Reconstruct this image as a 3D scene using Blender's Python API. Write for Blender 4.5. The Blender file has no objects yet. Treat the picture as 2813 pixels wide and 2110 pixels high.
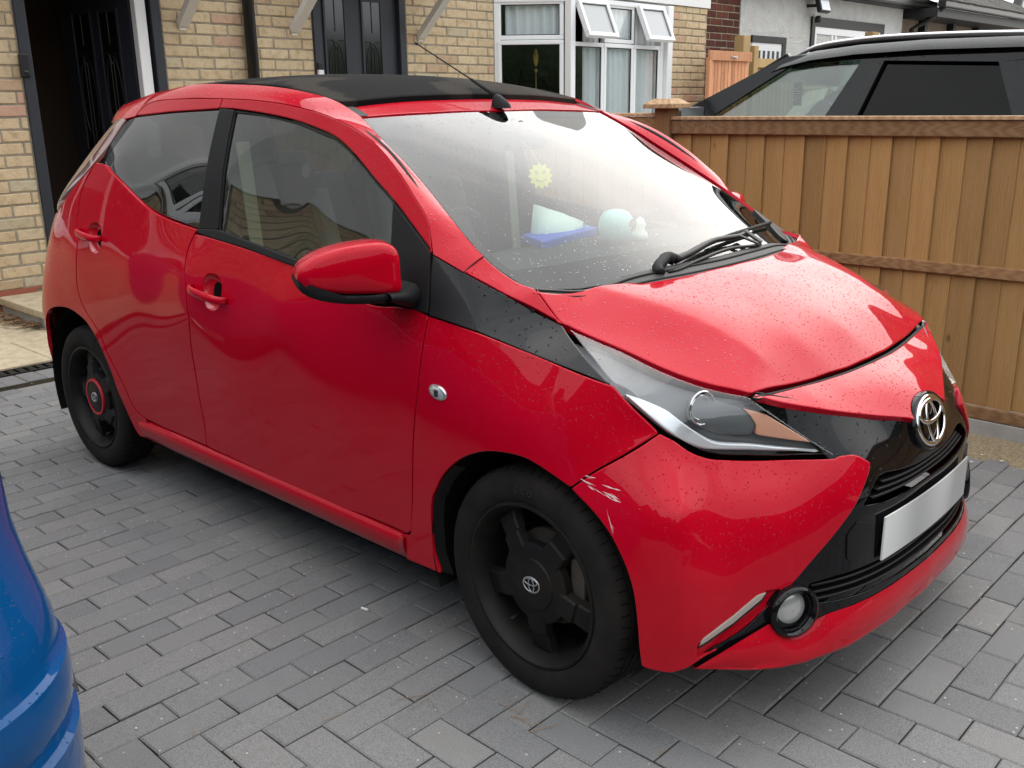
import bpy, bmesh, math, random
import numpy as np
from mathutils import Vector, Matrix
from mathutils.geometry import delaunay_2d_cdt
R = math.radians
random.seed(7); rng = np.random.default_rng(7)
scene = bpy.context.scene
col = scene.collection

# ---------------------------------------------------------------- camera (a phone held at chest height by the front corner of the car)
cam_d = bpy.data.cameras.new('camera'); cam = bpy.data.objects.new('camera', cam_d); col.objects.link(cam)
CAM = Vector((3.724, -2.2795, 1.380))
yaw, pitch, roll = 2.32899, .282337, -.0138964
fw = Vector((math.cos(pitch)*math.cos(yaw), math.cos(pitch)*math.sin(yaw), -math.sin(pitch)))
rt = fw.cross(Vector((0,0,1))).normalized(); up = rt.cross(fw)
rt, up = rt*math.cos(roll)+up*math.sin(roll), -rt*math.sin(roll)+up*math.cos(roll)
m = Matrix((rt, up, -fw)).transposed().to_4x4(); m.translation = CAM
cam.matrix_world = m
cam_d.sensor_width = 36; cam_d.sensor_fit = 'HORIZONTAL'; cam_d.lens = 36*2646.92/2813
cam_d.clip_start = .05; cam_d.clip_end = 600
scene.camera = cam
scene.render.resolution_x = 1024; scene.render.resolution_y = 768

# ---------------------------------------------------------------- sky: bright broken cloud, sun veiled behind it
SUN_AZ, SUN_EL = R(96), R(33)          # direction towards the sun (azimuth from +X towards +Y)
world = bpy.data.worlds.new('World'); scene.world = world; world.use_nodes = True
nt = world.node_tree; nt.nodes.clear()
def wn(t, **k):
    n = nt.nodes.new(t)
    for a, b in k.items(): setattr(n, a, b)
    return n
sky = wn('ShaderNodeTexSky', sky_type='NISHITA', sun_disc=False)
sky.sun_elevation = SUN_EL; sky.sun_rotation = R(90) - SUN_AZ
sky.air_density = 1.0; sky.dust_density = 4.0; sky.ozone_density = 1.0; sky.altitude = 50
hsv = wn('ShaderNodeHueSaturation'); hsv.inputs['Saturation'].default_value = .55
tc = wn('ShaderNodeTexCoord'); mp = wn('ShaderNodeMapping'); mp.inputs['Scale'].default_value = (1, 1, 2.2)
no = wn('ShaderNodeTexNoise'); no.inputs['Scale'].default_value = 1.7; no.inputs['Detail'].default_value = 6; no.inputs['Roughness'].default_value = .55
cr = wn('ShaderNodeValToRGB'); e_ = cr.color_ramp.elements
e_[0].position = .34; e_[0].color = (3.3, 3.5, 3.75, 1); e_[1].position = .68; e_[1].color = (5.8, 5.8, 5.7, 1)      # grey and bright parts of the cloud sheet
mul = wn('ShaderNodeMix', data_type='RGBA'); mul.inputs[0].default_value = .90
bg = wn('ShaderNodeBackground'); bg.inputs['Strength'].default_value = .13
wo = wn('ShaderNodeOutputWorld'); L = nt.links.new
L(sky.outputs[0], hsv.inputs['Color']); L(tc.outputs['Generated'], mp.inputs[0]); L(mp.outputs[0], no.inputs['Vector'])
sz = wn('ShaderNodeSeparateXYZ'); zr = wn('ShaderNodeMapRange'); zr.inputs['To Min'].default_value = .55; zr.inputs['To Max'].default_value = 1.6      # an overcast sky is brightest overhead
sca = wn('ShaderNodeVectorMath', operation='SCALE')
L(tc.outputs['Generated'], sz.inputs[0]); L(sz.outputs[2], zr.inputs['Value']); L(cr.outputs[0], sca.inputs[0]); L(zr.outputs[0], sca.inputs['Scale'])
L(no.outputs['Fac'], cr.inputs[0]); L(hsv.outputs[0], mul.inputs[6]); L(sca.outputs[0], mul.inputs[7])
L(mul.outputs[2], bg.inputs['Color']); L(bg.outputs[0], wo.inputs['Surface'])
sun_d = bpy.data.lights.new('sun', 'SUN'); sun = bpy.data.objects.new('sun', sun_d); col.objects.link(sun)
sun_d.energy = .5; sun_d.angle = R(110); sun_d.color = (1, .95, .87)
sd = Vector((math.cos(SUN_EL)*math.cos(SUN_AZ), math.cos(SUN_EL)*math.sin(SUN_AZ), math.sin(SUN_EL)))
sun.rotation_euler = sd.to_track_quat('Z', 'Y').to_euler(); sun.location = (0, 0, 20)
scene.render.engine = 'CYCLES'
vs = scene.view_settings; vs.view_transform = 'Standard'; vs.look = 'None'; vs.exposure = 1.6; vs.gamma = 1; vs.use_curve_mapping = False
# ---------------------------------------------------------------- objects
def tag(o, label=None, cat=None, group=None, kind=None):
    if label: o['label'] = label
    if cat: o['category'] = cat
    if group: o['group'] = group
    if kind: o['kind'] = kind
    return o
def empty(name, loc=(0,0,0), rz=0, label=None, cat=None, group=None):
    o = bpy.data.objects.new(name, None); col.objects.link(o); o.location = loc; o.rotation_euler = (0,0,rz)
    o.empty_display_size = .1
    return tag(o, label, cat, group)
def link(name, me, parent=None, loc=None):
    o = bpy.data.objects.new(name, me); col.objects.link(o)
    if parent is not None: o.parent = parent
    if loc is not None: o.location = loc
    return o
def mesh(name, V, F, mat, parent=None, smooth=False, normals=None, data_only=False):
    me = bpy.data.meshes.new(name)
    me.from_pydata([tuple(map(float, v)) for v in V], [], [tuple(map(int, f)) for f in F]); 
    mats = mat if isinstance(mat, (list, tuple)) else [mat]
    for m_ in mats: me.materials.append(M[m_] if isinstance(m_, str) else m_)
    if smooth: me.polygons.foreach_set('use_smooth', [True]*len(me.polygons))
    if normals is not None: me.normals_split_custom_set_from_vertices([tuple(map(float, n)) for n in normals])
    me.update()
    if data_only: return me
    return link(name, me, parent)
class MB:
    """collects simple solids for one mesh"""
    def __init__(s): s.V = []; s.F = []; s.n = 0; s.mi = []
    def add(s, V, F, mi=0):
        b = len(s.V); s.V += [tuple(map(float, v)) for v in V]; s.F += [tuple(int(i)+b for i in f) for f in F]; s.mi += [mi]*len(F); return s
    def box(s, a, b, mi=0):
        x0,y0,z0 = a; x1,y1,z1 = b
        return s.add([(x0,y0,z0),(x1,y0,z0),(x1,y1,z0),(x0,y1,z0),(x0,y0,z1),(x1,y0,z1),(x1,y1,z1),(x0,y1,z1)],
                     [(0,3,2,1),(4,5,6,7),(0,1,5,4),(1,2,6,5),(2,3,7,6),(3,0,4,7)], mi)
    def obox(s, c, ax, ay, az, mi=0):
        c, ax, ay, az = [np.array(v, float) for v in (c, ax, ay, az)]
        return s.add([c+i*ax+j*ay+k*az for k in (-1,1) for (i,j) in ((-1,-1),(1,-1),(1,1),(-1,1))],
                     [(0,3,2,1),(4,5,6,7),(0,1,5,4),(1,2,6,5),(2,3,7,6),(3,0,4,7)], mi)
    def bar(s, p, q, w, h, upv=(0,0,1), mi=0):
        p = np.array(p, float); q = np.array(q, float); d = q-p; d /= np.linalg.norm(d)
        a = np.cross(d, upv); a /= np.linalg.norm(a); b = np.cross(a, d)
        return s.obox((p+q)/2, (q-p)/2, a*w/2, b*h/2, mi)
    def tube(s, P, r, n=8, cap=True, mi=0):
        P = np.array(P, float); k = len(P); rr = np.full(k, r) if np.isscalar(r) else np.array(r, float)
        T = np.gradient(P, axis=0); T /= np.linalg.norm(T, axis=1)[:,None]
        ref = np.array([0,0,1.]) if abs(T[0][2]) < .9 else np.array([1.,0,0]); V = []
        a = np.cross(T[0], ref); a /= np.linalg.norm(a)
        for i in range(k):
            a = a - T[i]*(a@T[i]); a /= np.linalg.norm(a); b = np.cross(T[i], a)
            for j in range(n):
                t = 2*math.pi*j/n; V.append(P[i]+rr[i]*(a*math.cos(t)+b*math.sin(t)))
        F = [(i*n+j, i*n+(j+1)%n, (i+1)*n+(j+1)%n, (i+1)*n+j) for i in range(k-1) for j in range(n)]
        if cap: F += [tuple(range(n-1,-1,-1)), tuple(range((k-1)*n, k*n))]
        return s.add(V, F, mi)
    def lathe(s, prof, n=48, axis='Y', c=(0,0,0), mi=0, a0=0, a1=2*math.pi, closed=False):
        full = abs(a1-a0-2*math.pi) < 1e-6; k = len(prof); V = []
        m_ = n if full else n+1
        for i in range(m_):
            t = a0+(a1-a0)*i/n
            for r, h in prof:
                u, v = r*math.cos(t), r*math.sin(t)
                V.append({'Y':(c[0]+u, c[1]+h, c[2]+v), 'Z':(c[0]+u, c[1]+v, c[2]+h), 'X':(c[0]+h, c[1]+u, c[2]+v)}[axis])
        F = []
        kk = k if closed else k-1
        for i in range(n):
            for j in range(kk):
                a, b = i*k+j, i*k+(j+1)%k; c2, d = ((i+1)%m_)*k+(j+1)%k, ((i+1)%m_)*k+j
                F.append((a, b, c2, d) if axis != 'Y' else (a, d, c2, b))
        return s.add(V, F, mi)
    def build(s, name, mat, parent=None, smooth=False, bevel=0, seg=2, autosmooth=None, data_only=False, flip=False):
        V, F = s.V, s.F
        if flip: F = [tuple(reversed(f)) for f in F]
        me = bpy.data.meshes.new(name); me.from_pydata(V, [], F)
        for m_ in (mat if isinstance(mat, (list, tuple)) else [mat]): me.materials.append(M[m_] if isinstance(m_, str) else m_)
        if len(me.materials) > 1: me.polygons.foreach_set('material_index', s.mi)
        if bevel:
            bm = bmesh.new(); bm.from_mesh(me)
            bmesh.ops.bevel(bm, geom=[e for e in bm.edges if len(e.link_faces) == 2 and e.calc_face_angle(0) > .5], offset=bevel, segments=seg, profile=.6, affect='EDGES', clamp_overlap=True)
            bm.to_mesh(me); bm.free()
        if smooth or autosmooth: me.polygons.foreach_set('use_smooth', [True]*len(me.polygons))
        if autosmooth: me.set_sharp_from_angle(angle=R(autosmooth))
        me.update()
        if data_only: return me
        return link(name, me, parent)
def poly_prism(name, P, n, mat, parent=None, depth=.01, bevel=0):
    """flat outline P extruded by depth along -n"""
    P = np.array(P, float); n = np.array(n, float); k = len(P)
    V = list(P)+list(P-n*depth)
    F = [tuple(range(k)), tuple(range(2*k-1, k-1, -1))]+[(i, k+i, k+(i+1)%k, (i+1)%k) for i in range(k)]
    nn = np.cross(P[1]-P[0], P[2]-P[0])
    mb = MB(); mb.add(V, F); return mb.build(name, mat, parent, bevel=bevel, autosmooth=40)

# ---------------------------------------------------------------- panels cut from a master surface
def area2(p): return .5*np.sum(p[:,0]*np.roll(p[:,1],-1)-np.roll(p[:,0],-1)*p[:,1])
def inset(p, d):
    e = np.roll(p,-1,0)-p; e /= (np.linalg.norm(e,axis=1)[:,None]+1e-12); nin = np.column_stack([-e[:,1], e[:,0]])
    b = nin+np.roll(nin,1,0); L2 = np.maximum((b*b).sum(1), .8); return p+b*(2*d/L2)[:,None]
def inside(q, p):
    x, y = q[:,0], q[:,1]; c = np.zeros(len(q), bool)
    for a, b in zip(p, np.roll(p,-1,0)):
        k = (a[1] > y) != (b[1] > y)
        with np.errstate(divide='ignore', invalid='ignore'): c ^= k & (x < (b[0]-a[0])*(y-a[1])/(b[1]-a[1])+a[0])
    return c
def pdist(q, p):
    d = np.full(len(q), 9.)
    for a, b in zip(p, np.roll(p,-1,0)):
        ab = b-a; t = np.clip(((q-a)@ab)/(ab@ab+1e-12), 0, 1); d = np.minimum(d, np.linalg.norm(q-a-t[:,None]*ab, axis=1))
    return d
def clean(p, tol=1e-4):
    return np.array([a for a, b in zip(p, np.roll(p,-1,0)) if np.linalg.norm(a-b) > tol])
def panel(name, S, outline, mat, parent=None, off=0., gap=.0018, edge=.003, flange=.014, res=.016, holes=(), mirror=True, sym=False, bstep=.010, label=None, flat=False):
    """outline: list of 3D polylines (joined end to end); the region of surface S inside it becomes a pressed panel with folded edges"""
    P = np.vstack([np.array(o, float) for o in outline])
    uv = clean(S.uv(P), 5e-4)
    uv = clean(resample(uv, step=bstep, closed=True))
    # keep the real corners
    def ring_prep(u, d):
        if area2(u) < 0: u = u[::-1]
        return inset(u, d) if d else u
    o0 = ring_prep(uv, gap); r2 = inset(o0, edge); loops = [(o0, r2)]
    for h in holes:
        hu = clean(resample(clean(S.uv(np.vstack([np.array(x, float) for x in h])), 5e-4), step=bstep, closed=True))
        if area2(hu) < 0: hu = hu[::-1]
        ho = inset(hu, -gap); hr = inset(ho, -edge); loops.append((ho[::-1], hr[::-1]))
    lo, hi = o0.min(0), o0.max(0)
    gx = np.arange(lo[0], hi[0], res); gy = np.arange(lo[1], hi[1], res*.866)
    G = np.array([(x+(res/2 if j%2 else 0), y) for j, y in enumerate(gy) for x in gx]).reshape(-1,2)
    if len(G):
        k = inside(G, r2) & (pdist(G, r2) > res*.45)
        for ho, hr in loops[1:]: k &= ~inside(G, hr) & (pdist(G, hr) > res*.45)
        G = G[k]
    pts = [l[1] for l in loops]; base = 0; E = []
    for l in pts: E += [(base+i, base+(i+1)%len(l)) for i in range(len(l))]; base += len(l)
    allp = np.vstack(pts+[G]) if len(G) else np.vstack(pts)
    ov, oe, of, *_ = delaunay_2d_cdt([Vector(map(float, q)) for q in allp], E, [], 0, 1e-6)
    ov = np.array([(v[0], v[1]) for v in ov]); F = []
    cen = np.array([ov[list(f)].mean(0) for f in of]); ok = inside(cen, r2)
    for ho, hr in loops[1:]: ok &= ~inside(cen, hr)
    for f, g in zip(of, ok):
        if g:
            a, b, c = [ov[i] for i in f]
            F.append(tuple(f) if (b[0]-a[0])*(c[1]-a[1])-(b[1]-a[1])*(c[0]-a[0]) > 0 else tuple(reversed(f)))
    V = [S.at(ov, off)]; N = [S.nrm(ov)]; cnt = len(ov)
    for ho, hr in loops:
        k = len(ho); n_ = S.nrm(ho); nr = S.nrm(hr)
        out = S.at(ho)-S.at(hr); out /= (np.linalg.norm(out,axis=1)[:,None]+1e-9)
        a = cnt; V.append(S.at(hr, off)); N.append(nr)
        b = a+k; V.append(S.at(ho, off)-n_*edge*.28); q = n_*.75+out*.7; N.append(q/np.linalg.norm(q,axis=1)[:,None])
        c = b+k; V.append(S.at(ho, off)-n_*edge*.28); N.append(out)
        d = c+k; V.append(S.at(ho, off)-n_*(flange+edge*.28)); N.append(out); cnt += 4*k
        for i in range(k):
            j = (i+1)%k
            F += [(a+i, b+i, b+j, a+j), (c+i, d+i, d+j, c+j)]
    V = np.vstack(V); N = np.vstack(N)
    if sym: pass
    o = mesh(name, V, F, mat, parent, True, N)
    if label: o['label'] = label
    if mirror:
        mesh(name, V*[1,-1,1], [tuple(reversed(f)) for f in F], mat, parent, True, N*[1,-1,1])
    return o
def ribbon(name, A, B, bulge, mat, parent=None, n=8, mirror=True, step=.02, hint=None, skirt=.012):
    """curved strip between two 3D curves"""
    A = np.array(A, float); B = np.array(B, float); k = max(len(A), len(B), 12)
    if len(A) != len(B): A = resample(A, k); B = resample(B, k)
    T = np.gradient((A+B)/2, axis=0); W = B-A; nn = np.cross(T, W); nn /= np.linalg.norm(nn,axis=1)[:,None]
    if hint is not None and (nn.mean(0)@np.array(hint)) < 0: nn = -nn; flipf = True
    else: flipf = False
    bl = bulge if np.ndim(bulge) else np.full(len(A), bulge)
    S_ = np.linspace(0, 1, n+1); V = []
    for i in range(len(A)):
        V.append(A[i]-nn[i]*skirt)
        for s in S_: V.append(A[i]+W[i]*s+nn[i]*bl[i]*4*s*(1-s))
        V.append(B[i]-nn[i]*skirt)
    m_ = n+3
    F = [(i*m_+j, i*m_+j+1, (i+1)*m_+j+1, (i+1)*m_+j) for i in range(len(A)-1) for j in range(m_-1)]
    if not flipf: F = [tuple(reversed(f)) for f in F]
    V = np.array(V)
    o = mesh(name, V, F, mat, parent, True); o.data.set_sharp_from_angle(angle=R(50))
    if mirror:
        o2 = mesh(name, V*[1,-1,1], [tuple(reversed(f)) for f in F], mat, parent, True); o2.data.set_sharp_from_angle(angle=R(50))
    return o
def both(fn):
    for s in (-1, 1): fn(s)
# ---------------------------------------------------------------- surface maths
class TPS:
    """smooth surface through 3D points, seen along direction n (height field in the frame e1,e2,n)"""
    def __init__(s, pts, n, mirror=False, lam=1e-3, extra=None):
        P = np.array(pts, float)
        if mirror: P = np.vstack([P, P[np.abs(P[:,1]) > 1e-6]*[1,-1,1]])
        n = np.array(n, float); n /= np.linalg.norm(n)
        a = np.array([0,0,1.]) if abs(n[2]) < .9 else np.array([1.,0,0])
        e1 = np.cross(a, n); e1 /= np.linalg.norm(e1); e2 = np.cross(n, e1)
        s.F = np.stack([e1, e2, n]); L = P @ s.F.T
        s.c = L[:,:2]; N = len(P); s.x = extra or (lambda uv: 0.)
        K = s.k(s.c, s.c) + lam*np.eye(N)
        Q = np.hstack([np.ones((N,1)), s.c])
        A = np.block([[K, Q], [Q.T, np.zeros((3,3))]])
        w = np.linalg.lstsq(A, np.concatenate([L[:,2]-s.x(s.c), np.zeros(3)]), rcond=None)[0]
        s.w = w[:N]; s.a = w[N:]
    @staticmethod
    def k(a, b):
        r2 = ((a[:,None,:]-b[None,:,:])**2).sum(-1)
        return .5*r2*np.log(r2+1e-12)
    def h(s, uv):
        uv = np.atleast_2d(uv); return s.k(uv, s.c)@s.w + s.a[0] + uv@s.a[1:] + s.x(uv)
    def uv(s, P): return (np.atleast_2d(np.array(P, float)) @ s.F.T)[:,:2]
    def at(s, uv, off=0):
        uv = np.atleast_2d(uv); L = np.column_stack([uv, s.h(uv)])
        P = L @ s.F
        if np.any(off != 0): P = P + s.nrm(uv)*(off if np.isscalar(off) else np.asarray(off)[:,None])
        return P
    def nrm(s, uv):
        uv = np.atleast_2d(uv); e = 1e-3
        hu = (s.h(uv+[e,0])-s.h(uv-[e,0]))/(2*e); hv = (s.h(uv+[0,e])-s.h(uv-[0,e]))/(2*e)
        n = np.column_stack([-hu, -hv, np.ones(len(uv))]); n /= np.linalg.norm(n, axis=1)[:,None]
        return n @ s.F
    def snap(s, P, off=0): return s.at(s.uv(P), off)

def spline(P, n=0, step=None, closed=False):
    """centripetal-ish Catmull-Rom through points, resampled"""
    P = np.array(P, float)
    if closed: Q = np.vstack([P[-1], P, P[0], P[1]])
    else: Q = np.vstack([2*P[0]-P[1], P, 2*P[-1]-P[-2]])
    out = []
    for i in range(1, len(Q)-2):
        p0, p1, p2, p3 = Q[i-1], Q[i], Q[i+1], Q[i+2]
        d1 = np.linalg.norm(p2-p1)+1e-9; d0 = np.linalg.norm(p1-p0)+1e-9; d2 = np.linalg.norm(p3-p2)+1e-9
        m1 = ((p1-p0)/d0*d1 + (p2-p1)*d0/d1*1.0)/(d0+d1)*d1 if False else (p2-p0)*d1/(d0+d1)
        m2 = (p3-p1)*d1/(d1+d2)
        t = np.linspace(0, 1, 17)[:-1,None]
        out.append((2*t**3-3*t**2+1)*p1 + (t**3-2*t**2+t)*m1 + (-2*t**3+3*t**2)*p2 + (t**3-t**2)*m2)
    out = np.vstack(out + ([] if closed else [P[-1:]]))
    return resample(out, n, step, closed)
def resample(P, n=0, step=None, closed=False):
    P = np.array(P, float)
    Q = np.vstack([P, P[:1]]) if closed else P
    d = np.concatenate([[0], np.cumsum(np.linalg.norm(np.diff(Q, axis=0), axis=1))])
    if step: n = max(3, int(round(d[-1]/step))+1)
    t = np.linspace(0, d[-1], n + (1 if closed else 0))
    R = np.column_stack([np.interp(t, d, Q[:,k]) for k in range(Q.shape[1])])
    return R[:-1] if closed else R
# ---------------------------------------------------------------- the red car's master surfaces (metres, X forward, Z up, right side Y<0)
def Yp(rows): return [(x, -y, z) for x, z, y in rows]
SIDE = TPS(Yp([
 (.45,.29,.765),(.9,.29,.762),(1.4,.29,.762),(1.91,.29,.768),(.9,.36,.763),(1.4,.36,.763),(1.9,.36,.770),
 (.5,.5,.776),(.9,.5,.769),(1.4,.5,.769),(1.9,.5,.777),(.3,.62,.797),(.6,.65,.787),(.9,.65,.782),(1.4,.65,.780),(1.9,.65,.784),
 (.1,.78,.808),(.5,.78,.799),(.9,.78,.793),(1.4,.78,.788),(1.95,.78,.781),
 (.1,.88,.800),(.5,.88,.793),(.9,.88,.783),(1.4,.88,.771),(2.0,.89,.750),(1.7,.88,.763),
 (.15,.98,.778),(.5,.98,.772),(.9,.98,.752),(1.4,.96,.742),(.62,1.05,.752),(.92,1.03,.738),(.33,1.2,.728),(.15,1.1,.752),(.45,1.12,.745),
 (-.05,.66,.808),(-.05,.8,.802),(-.05,.95,.775),(-.05,1.05,.750),
 (-.2,.5,.802),(-.2,.65,.806),(-.2,.8,.788),(-.2,.95,.745),(-.2,1.05,.70),
 (-.32,.3,.775),(-.32,.45,.787),(-.32,.6,.788),(-.32,.75,.760),(-.32,.9,.705),
 (-.42,.3,.715),(-.42,.45,.725),(-.42,.6,.725),(-.42,.75,.685),(-.42,.9,.62),
 (.3,.4,.785),(.0,.66,.808),(-.3,.5,.79),(.4,.23,.765),
 (2.05,.24,.772),(2.05,.45,.784),(2.05,.6,.790),(2.05,.75,.783),(2.1,.83,.765),
 (2.2,.58,.798),(2.2,.7,.794),(2.2,.8,.772),(2.165,.873,.748),
 (2.35,.615,.802),(2.35,.7,.794),(2.35,.78,.766),(2.355,.842,.738),
 (2.478,.58,.785),(2.524,.622,.76),(2.575,.662,.725),(2.626,.709,.667),(2.5,.7,.752),(2.531,.804,.705),(2.582,.754,.69),
 (2.60,.45,.792),(2.66,.25,.787),(2.70,.4,.765),(2.742,.4,.737),(2.735,.2,.74),(2.73,.55,.722),(2.62,.56,.752),(2.67,.35,.782)]), (0,-1,0))
GREEN = TPS(Yp([
 (1.98,1.03,.71),(1.9,1.12,.685),(1.75,1.25,.645),(1.5,1.345,.607),(1.2,1.395,.597),(.9,1.41,.595),(.6,1.41,.592),(.43,1.40,.59),(.3,1.36,.60),
 (1.95,.93,.742),(1.7,.94,.742),(1.47,.955,.741),(1.2,.98,.738),(.93,1.01,.735),(.67,1.05,.735),(.49,1.13,.728),(.33,1.2,.722),
 (1.5,1.15,.698),(1.0,1.2,.685),(.6,1.25,.672),(.4,1.28,.662),(1.75,1.1,.705),(.2,1.25,.685),(.1,1.1,.73),(0,1.15,.715),(.1,1.3,.64)]), (0,-1,0), lam=.02)
FRONT = TPS([
 (2.945,0,.64),(2.930,0,.69),(2.962,0,.55),(2.968,0,.47),(2.97,0,.37),(2.985,0,.28),(2.985,0,.22),
 (2.920,-.26,.62),(2.955,-.26,.47),(2.958,-.26,.37),(2.97,-.26,.25),
 (2.878,-.37,.633),(2.916,-.37,.55),(2.932,-.37,.4),(2.945,-.37,.25),
 (2.786,-.46,.633),(2.745,-.52,.638),(2.83,-.5,.54),(2.866,-.5,.4),(2.893,-.5,.25),
 (2.668,-.6,.648),(2.745,-.6,.55),(2.82,-.6,.4),(2.838,-.6,.25),(2.805,-.66,.3),(2.785,-.66,.42),(2.735,-.67,.56),
 (2.765,-.71,.4),(2.73,-.715,.55),(2.742,-.737,.4),(2.735,-.74,.2),(2.76,-.71,.22),(2.654,-.64,.672),
 (2.738,-.475,.77),(2.829,-.33,.726),(2.888,-.2,.692),(2.937,-.09,.665)], (1,0,0), mirror=True)
def bonnet_crease(uv):
    # two crisp ridges running forward from the windscreen corners
    d = np.abs(uv[:,0])-(.475-.309*(uv[:,1]-2.35)); f = np.clip((2.78-uv[:,1])/.2, 0, 1)
    return .0085*f*np.exp(-np.sqrt(d*d+.006**2)/.055)
BONNET = TPS([
 (2.251,-.638,.966),(2.328,-.636,.897),(2.44,-.622,.858),(2.526,-.605,.832),(2.611,-.57,.808),(2.68,-.527,.791),(2.734,-.483,.775),
 (2.752,-.36,.768),(2.768,-.25,.765),(2.782,-.12,.764),(2.786,0,.764),
 (2.30,-.50,.957),(2.335,-.35,.955),(2.355,-.18,.956),(2.362,0,.957),
 (2.35,-.475,.952),(2.45,-.443,.930),(2.55,-.413,.898),(2.62,-.392,.866),(2.68,-.373,.832),
 (2.45,0,.946),(2.55,0,.914),(2.64,0,.876),(2.72,0,.827),(2.45,-.2,.941),(2.55,-.2,.908),(2.64,-.2,.868),(2.71,-.2,.824),
 (2.42,-.55,.892),(2.52,-.51,.866),(2.62,-.47,.838)], (0,0,1), mirror=True, extra=bonnet_crease)
NOSE = TPS([
 (2.736,-.483,.772),(2.756,-.36,.765),(2.772,-.25,.762),(2.786,-.12,.761),(2.790,0,.761),
 (2.742,-.475,.768),(2.832,-.33,.727),(2.893,-.2,.694),(2.945,-.09,.664),(2.80,-.33,.747),(2.82,-.2,.742),(2.84,0,.742),(2.89,-.09,.712),(2.905,0,.708),(2.95,0,.672)], (.4,0,.9), mirror=True)
GLASS = TPS([
 (1.509,-.539,1.353),(1.60,-.556,1.308),(1.75,-.585,1.226),(1.9,-.612,1.14),(2.05,-.636,1.05),(2.2,-.65,.955),
 (1.54,0,1.363),(1.53,-.3,1.360),(1.7,0,1.300),(1.9,0,1.205),(2.1,0,1.095),(2.3,0,.982),(2.4,0,.922),(1.9,-.35,1.190),(2.1,-.35,1.080),(2.3,-.4,.955)], (.4,0,.9), mirror=True)
def cheek_crease(uv):
    d = uv[:,0]-1.409-.03*uv[:,1]; f = np.clip((.345-uv[:,1])/.10, 0, 1)
    return .009*f*np.exp(-np.sqrt(d*d+.006**2)/.045)
CHEEK = TPS([
 (2.910,-.30,.628),(2.924,-.30,.60),(2.931,-.30,.57),(2.878,-.37,.633),(2.899,-.37,.60),(2.915,-.37,.56),(2.923,-.37,.52),(2.925,-.37,.49),
 (2.786,-.46,.633),(2.824,-.46,.60),(2.854,-.46,.56),(2.872,-.46,.52),(2.884,-.46,.46),(2.888,-.46,.40),
 (2.718,-.55,.640),(2.764,-.55,.60),(2.797,-.55,.56),(2.818,-.55,.52),(2.838,-.55,.45),(2.849,-.55,.36),
 (2.656,-.64,.674),(2.700,-.64,.62),(2.735,-.64,.57),(2.757,-.64,.52),(2.779,-.64,.45),(2.795,-.64,.36),(2.797,-.64,.28),
 (2.748,-.70,.50),(2.765,-.70,.42),(2.775,-.70,.32),(2.770,-.70,.24),
 (2.724,-.722,.572),(2.742,-.743,.43),(2.746,-.746,.3),(2.739,-.747,.2),
 (2.478,-.785,.58),(2.55,-.787,.51),(2.60,-.790,.45),(2.65,-.788,.34),(2.665,-.785,.23),(2.524,-.76,.622),(2.575,-.725,.662),(2.626,-.667,.709),
 (2.62,-.767,.55),(2.68,-.774,.42),(2.70,-.770,.30),(2.65,-.728,.615),(2.70,-.745,.55)], (1,-1,.15), lam=.0015, extra=cheek_crease)
LAMP = TPS([
 (2.328,-.640,.893),(2.44,-.628,.853),(2.526,-.612,.827),(2.611,-.577,.803),(2.68,-.533,.786),(2.734,-.488,.769),
 (2.531,-.705,.804),(2.582,-.690,.754),(2.626,-.667,.709),(2.654,-.640,.676),(2.664,-.602,.652),(2.702,-.562,.640),(2.786,-.462,.633),(2.878,-.370,.634),
 (2.79,-.44,.72),(2.835,-.405,.675),(2.55,-.665,.80),(2.62,-.63,.757),(2.69,-.575,.712),(2.75,-.508,.690),(2.44,-.668,.850)], (.6,-.6,.55), lam=2e-4)
STRIP = TPS([
 (1.979,-.712,1.034),(2.068,-.697,.998),(2.193,-.672,.950),(2.328,-.640,.897),(1.99,-.742,.95),(1.999,-.752,.890),(2.165,-.750,.873),(2.355,-.740,.842),(2.531,-.707,.804),
 (2.08,-.728,.94),(2.2,-.702,.905),(2.34,-.682,.872),(2.44,-.680,.845),(2.25,-.728,.870),(2.40,-.712,.838)], (0,-1,.6))
ROOF = TPS([
 (.30,-.53,1.415),(.45,-.535,1.432),(.7,-.54,1.446),(.95,-.54,1.441),(1.2,-.54,1.420),(1.38,-.54,1.386),(1.45,-.54,1.369),(1.509,-.539,1.353),
 (.30,0,1.455),(.5,0,1.470),(.75,0,1.478),(1.0,0,1.470),(1.25,0,1.444),(1.4,0,1.408),(1.535,0,1.364),(.5,-.3,1.458),(.9,-.3,1.466),(1.25,-.3,1.437),(1.42,-.3,1.397),(1.53,-.3,1.361),
 (.12,0,1.432),(.12,-.50,1.385),(.0,0,1.405),(.0,-.48,1.362)], (0,0,1), mirror=True)
LIP = TPS([
 (2.985,0,.25),(2.99,0,.222),(2.955,0,.275),(2.930,0,.295),(2.975,0,.196),
 (2.968,-.3,.25),(2.97,-.3,.222),(2.935,-.3,.275),(2.912,-.3,.297),(2.955,-.3,.195),
 (2.915,-.48,.24),(2.922,-.48,.215),(2.885,-.48,.275),(2.862,-.5,.297),(2.905,-.48,.193),
 (2.855,-.566,.303),(2.812,-.645,.267),(2.762,-.708,.220),(2.85,-.6,.235),(2.80,-.665,.215),(2.85,-.58,.195),(2.79,-.67,.192)], (1,-.25,.35))
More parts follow.
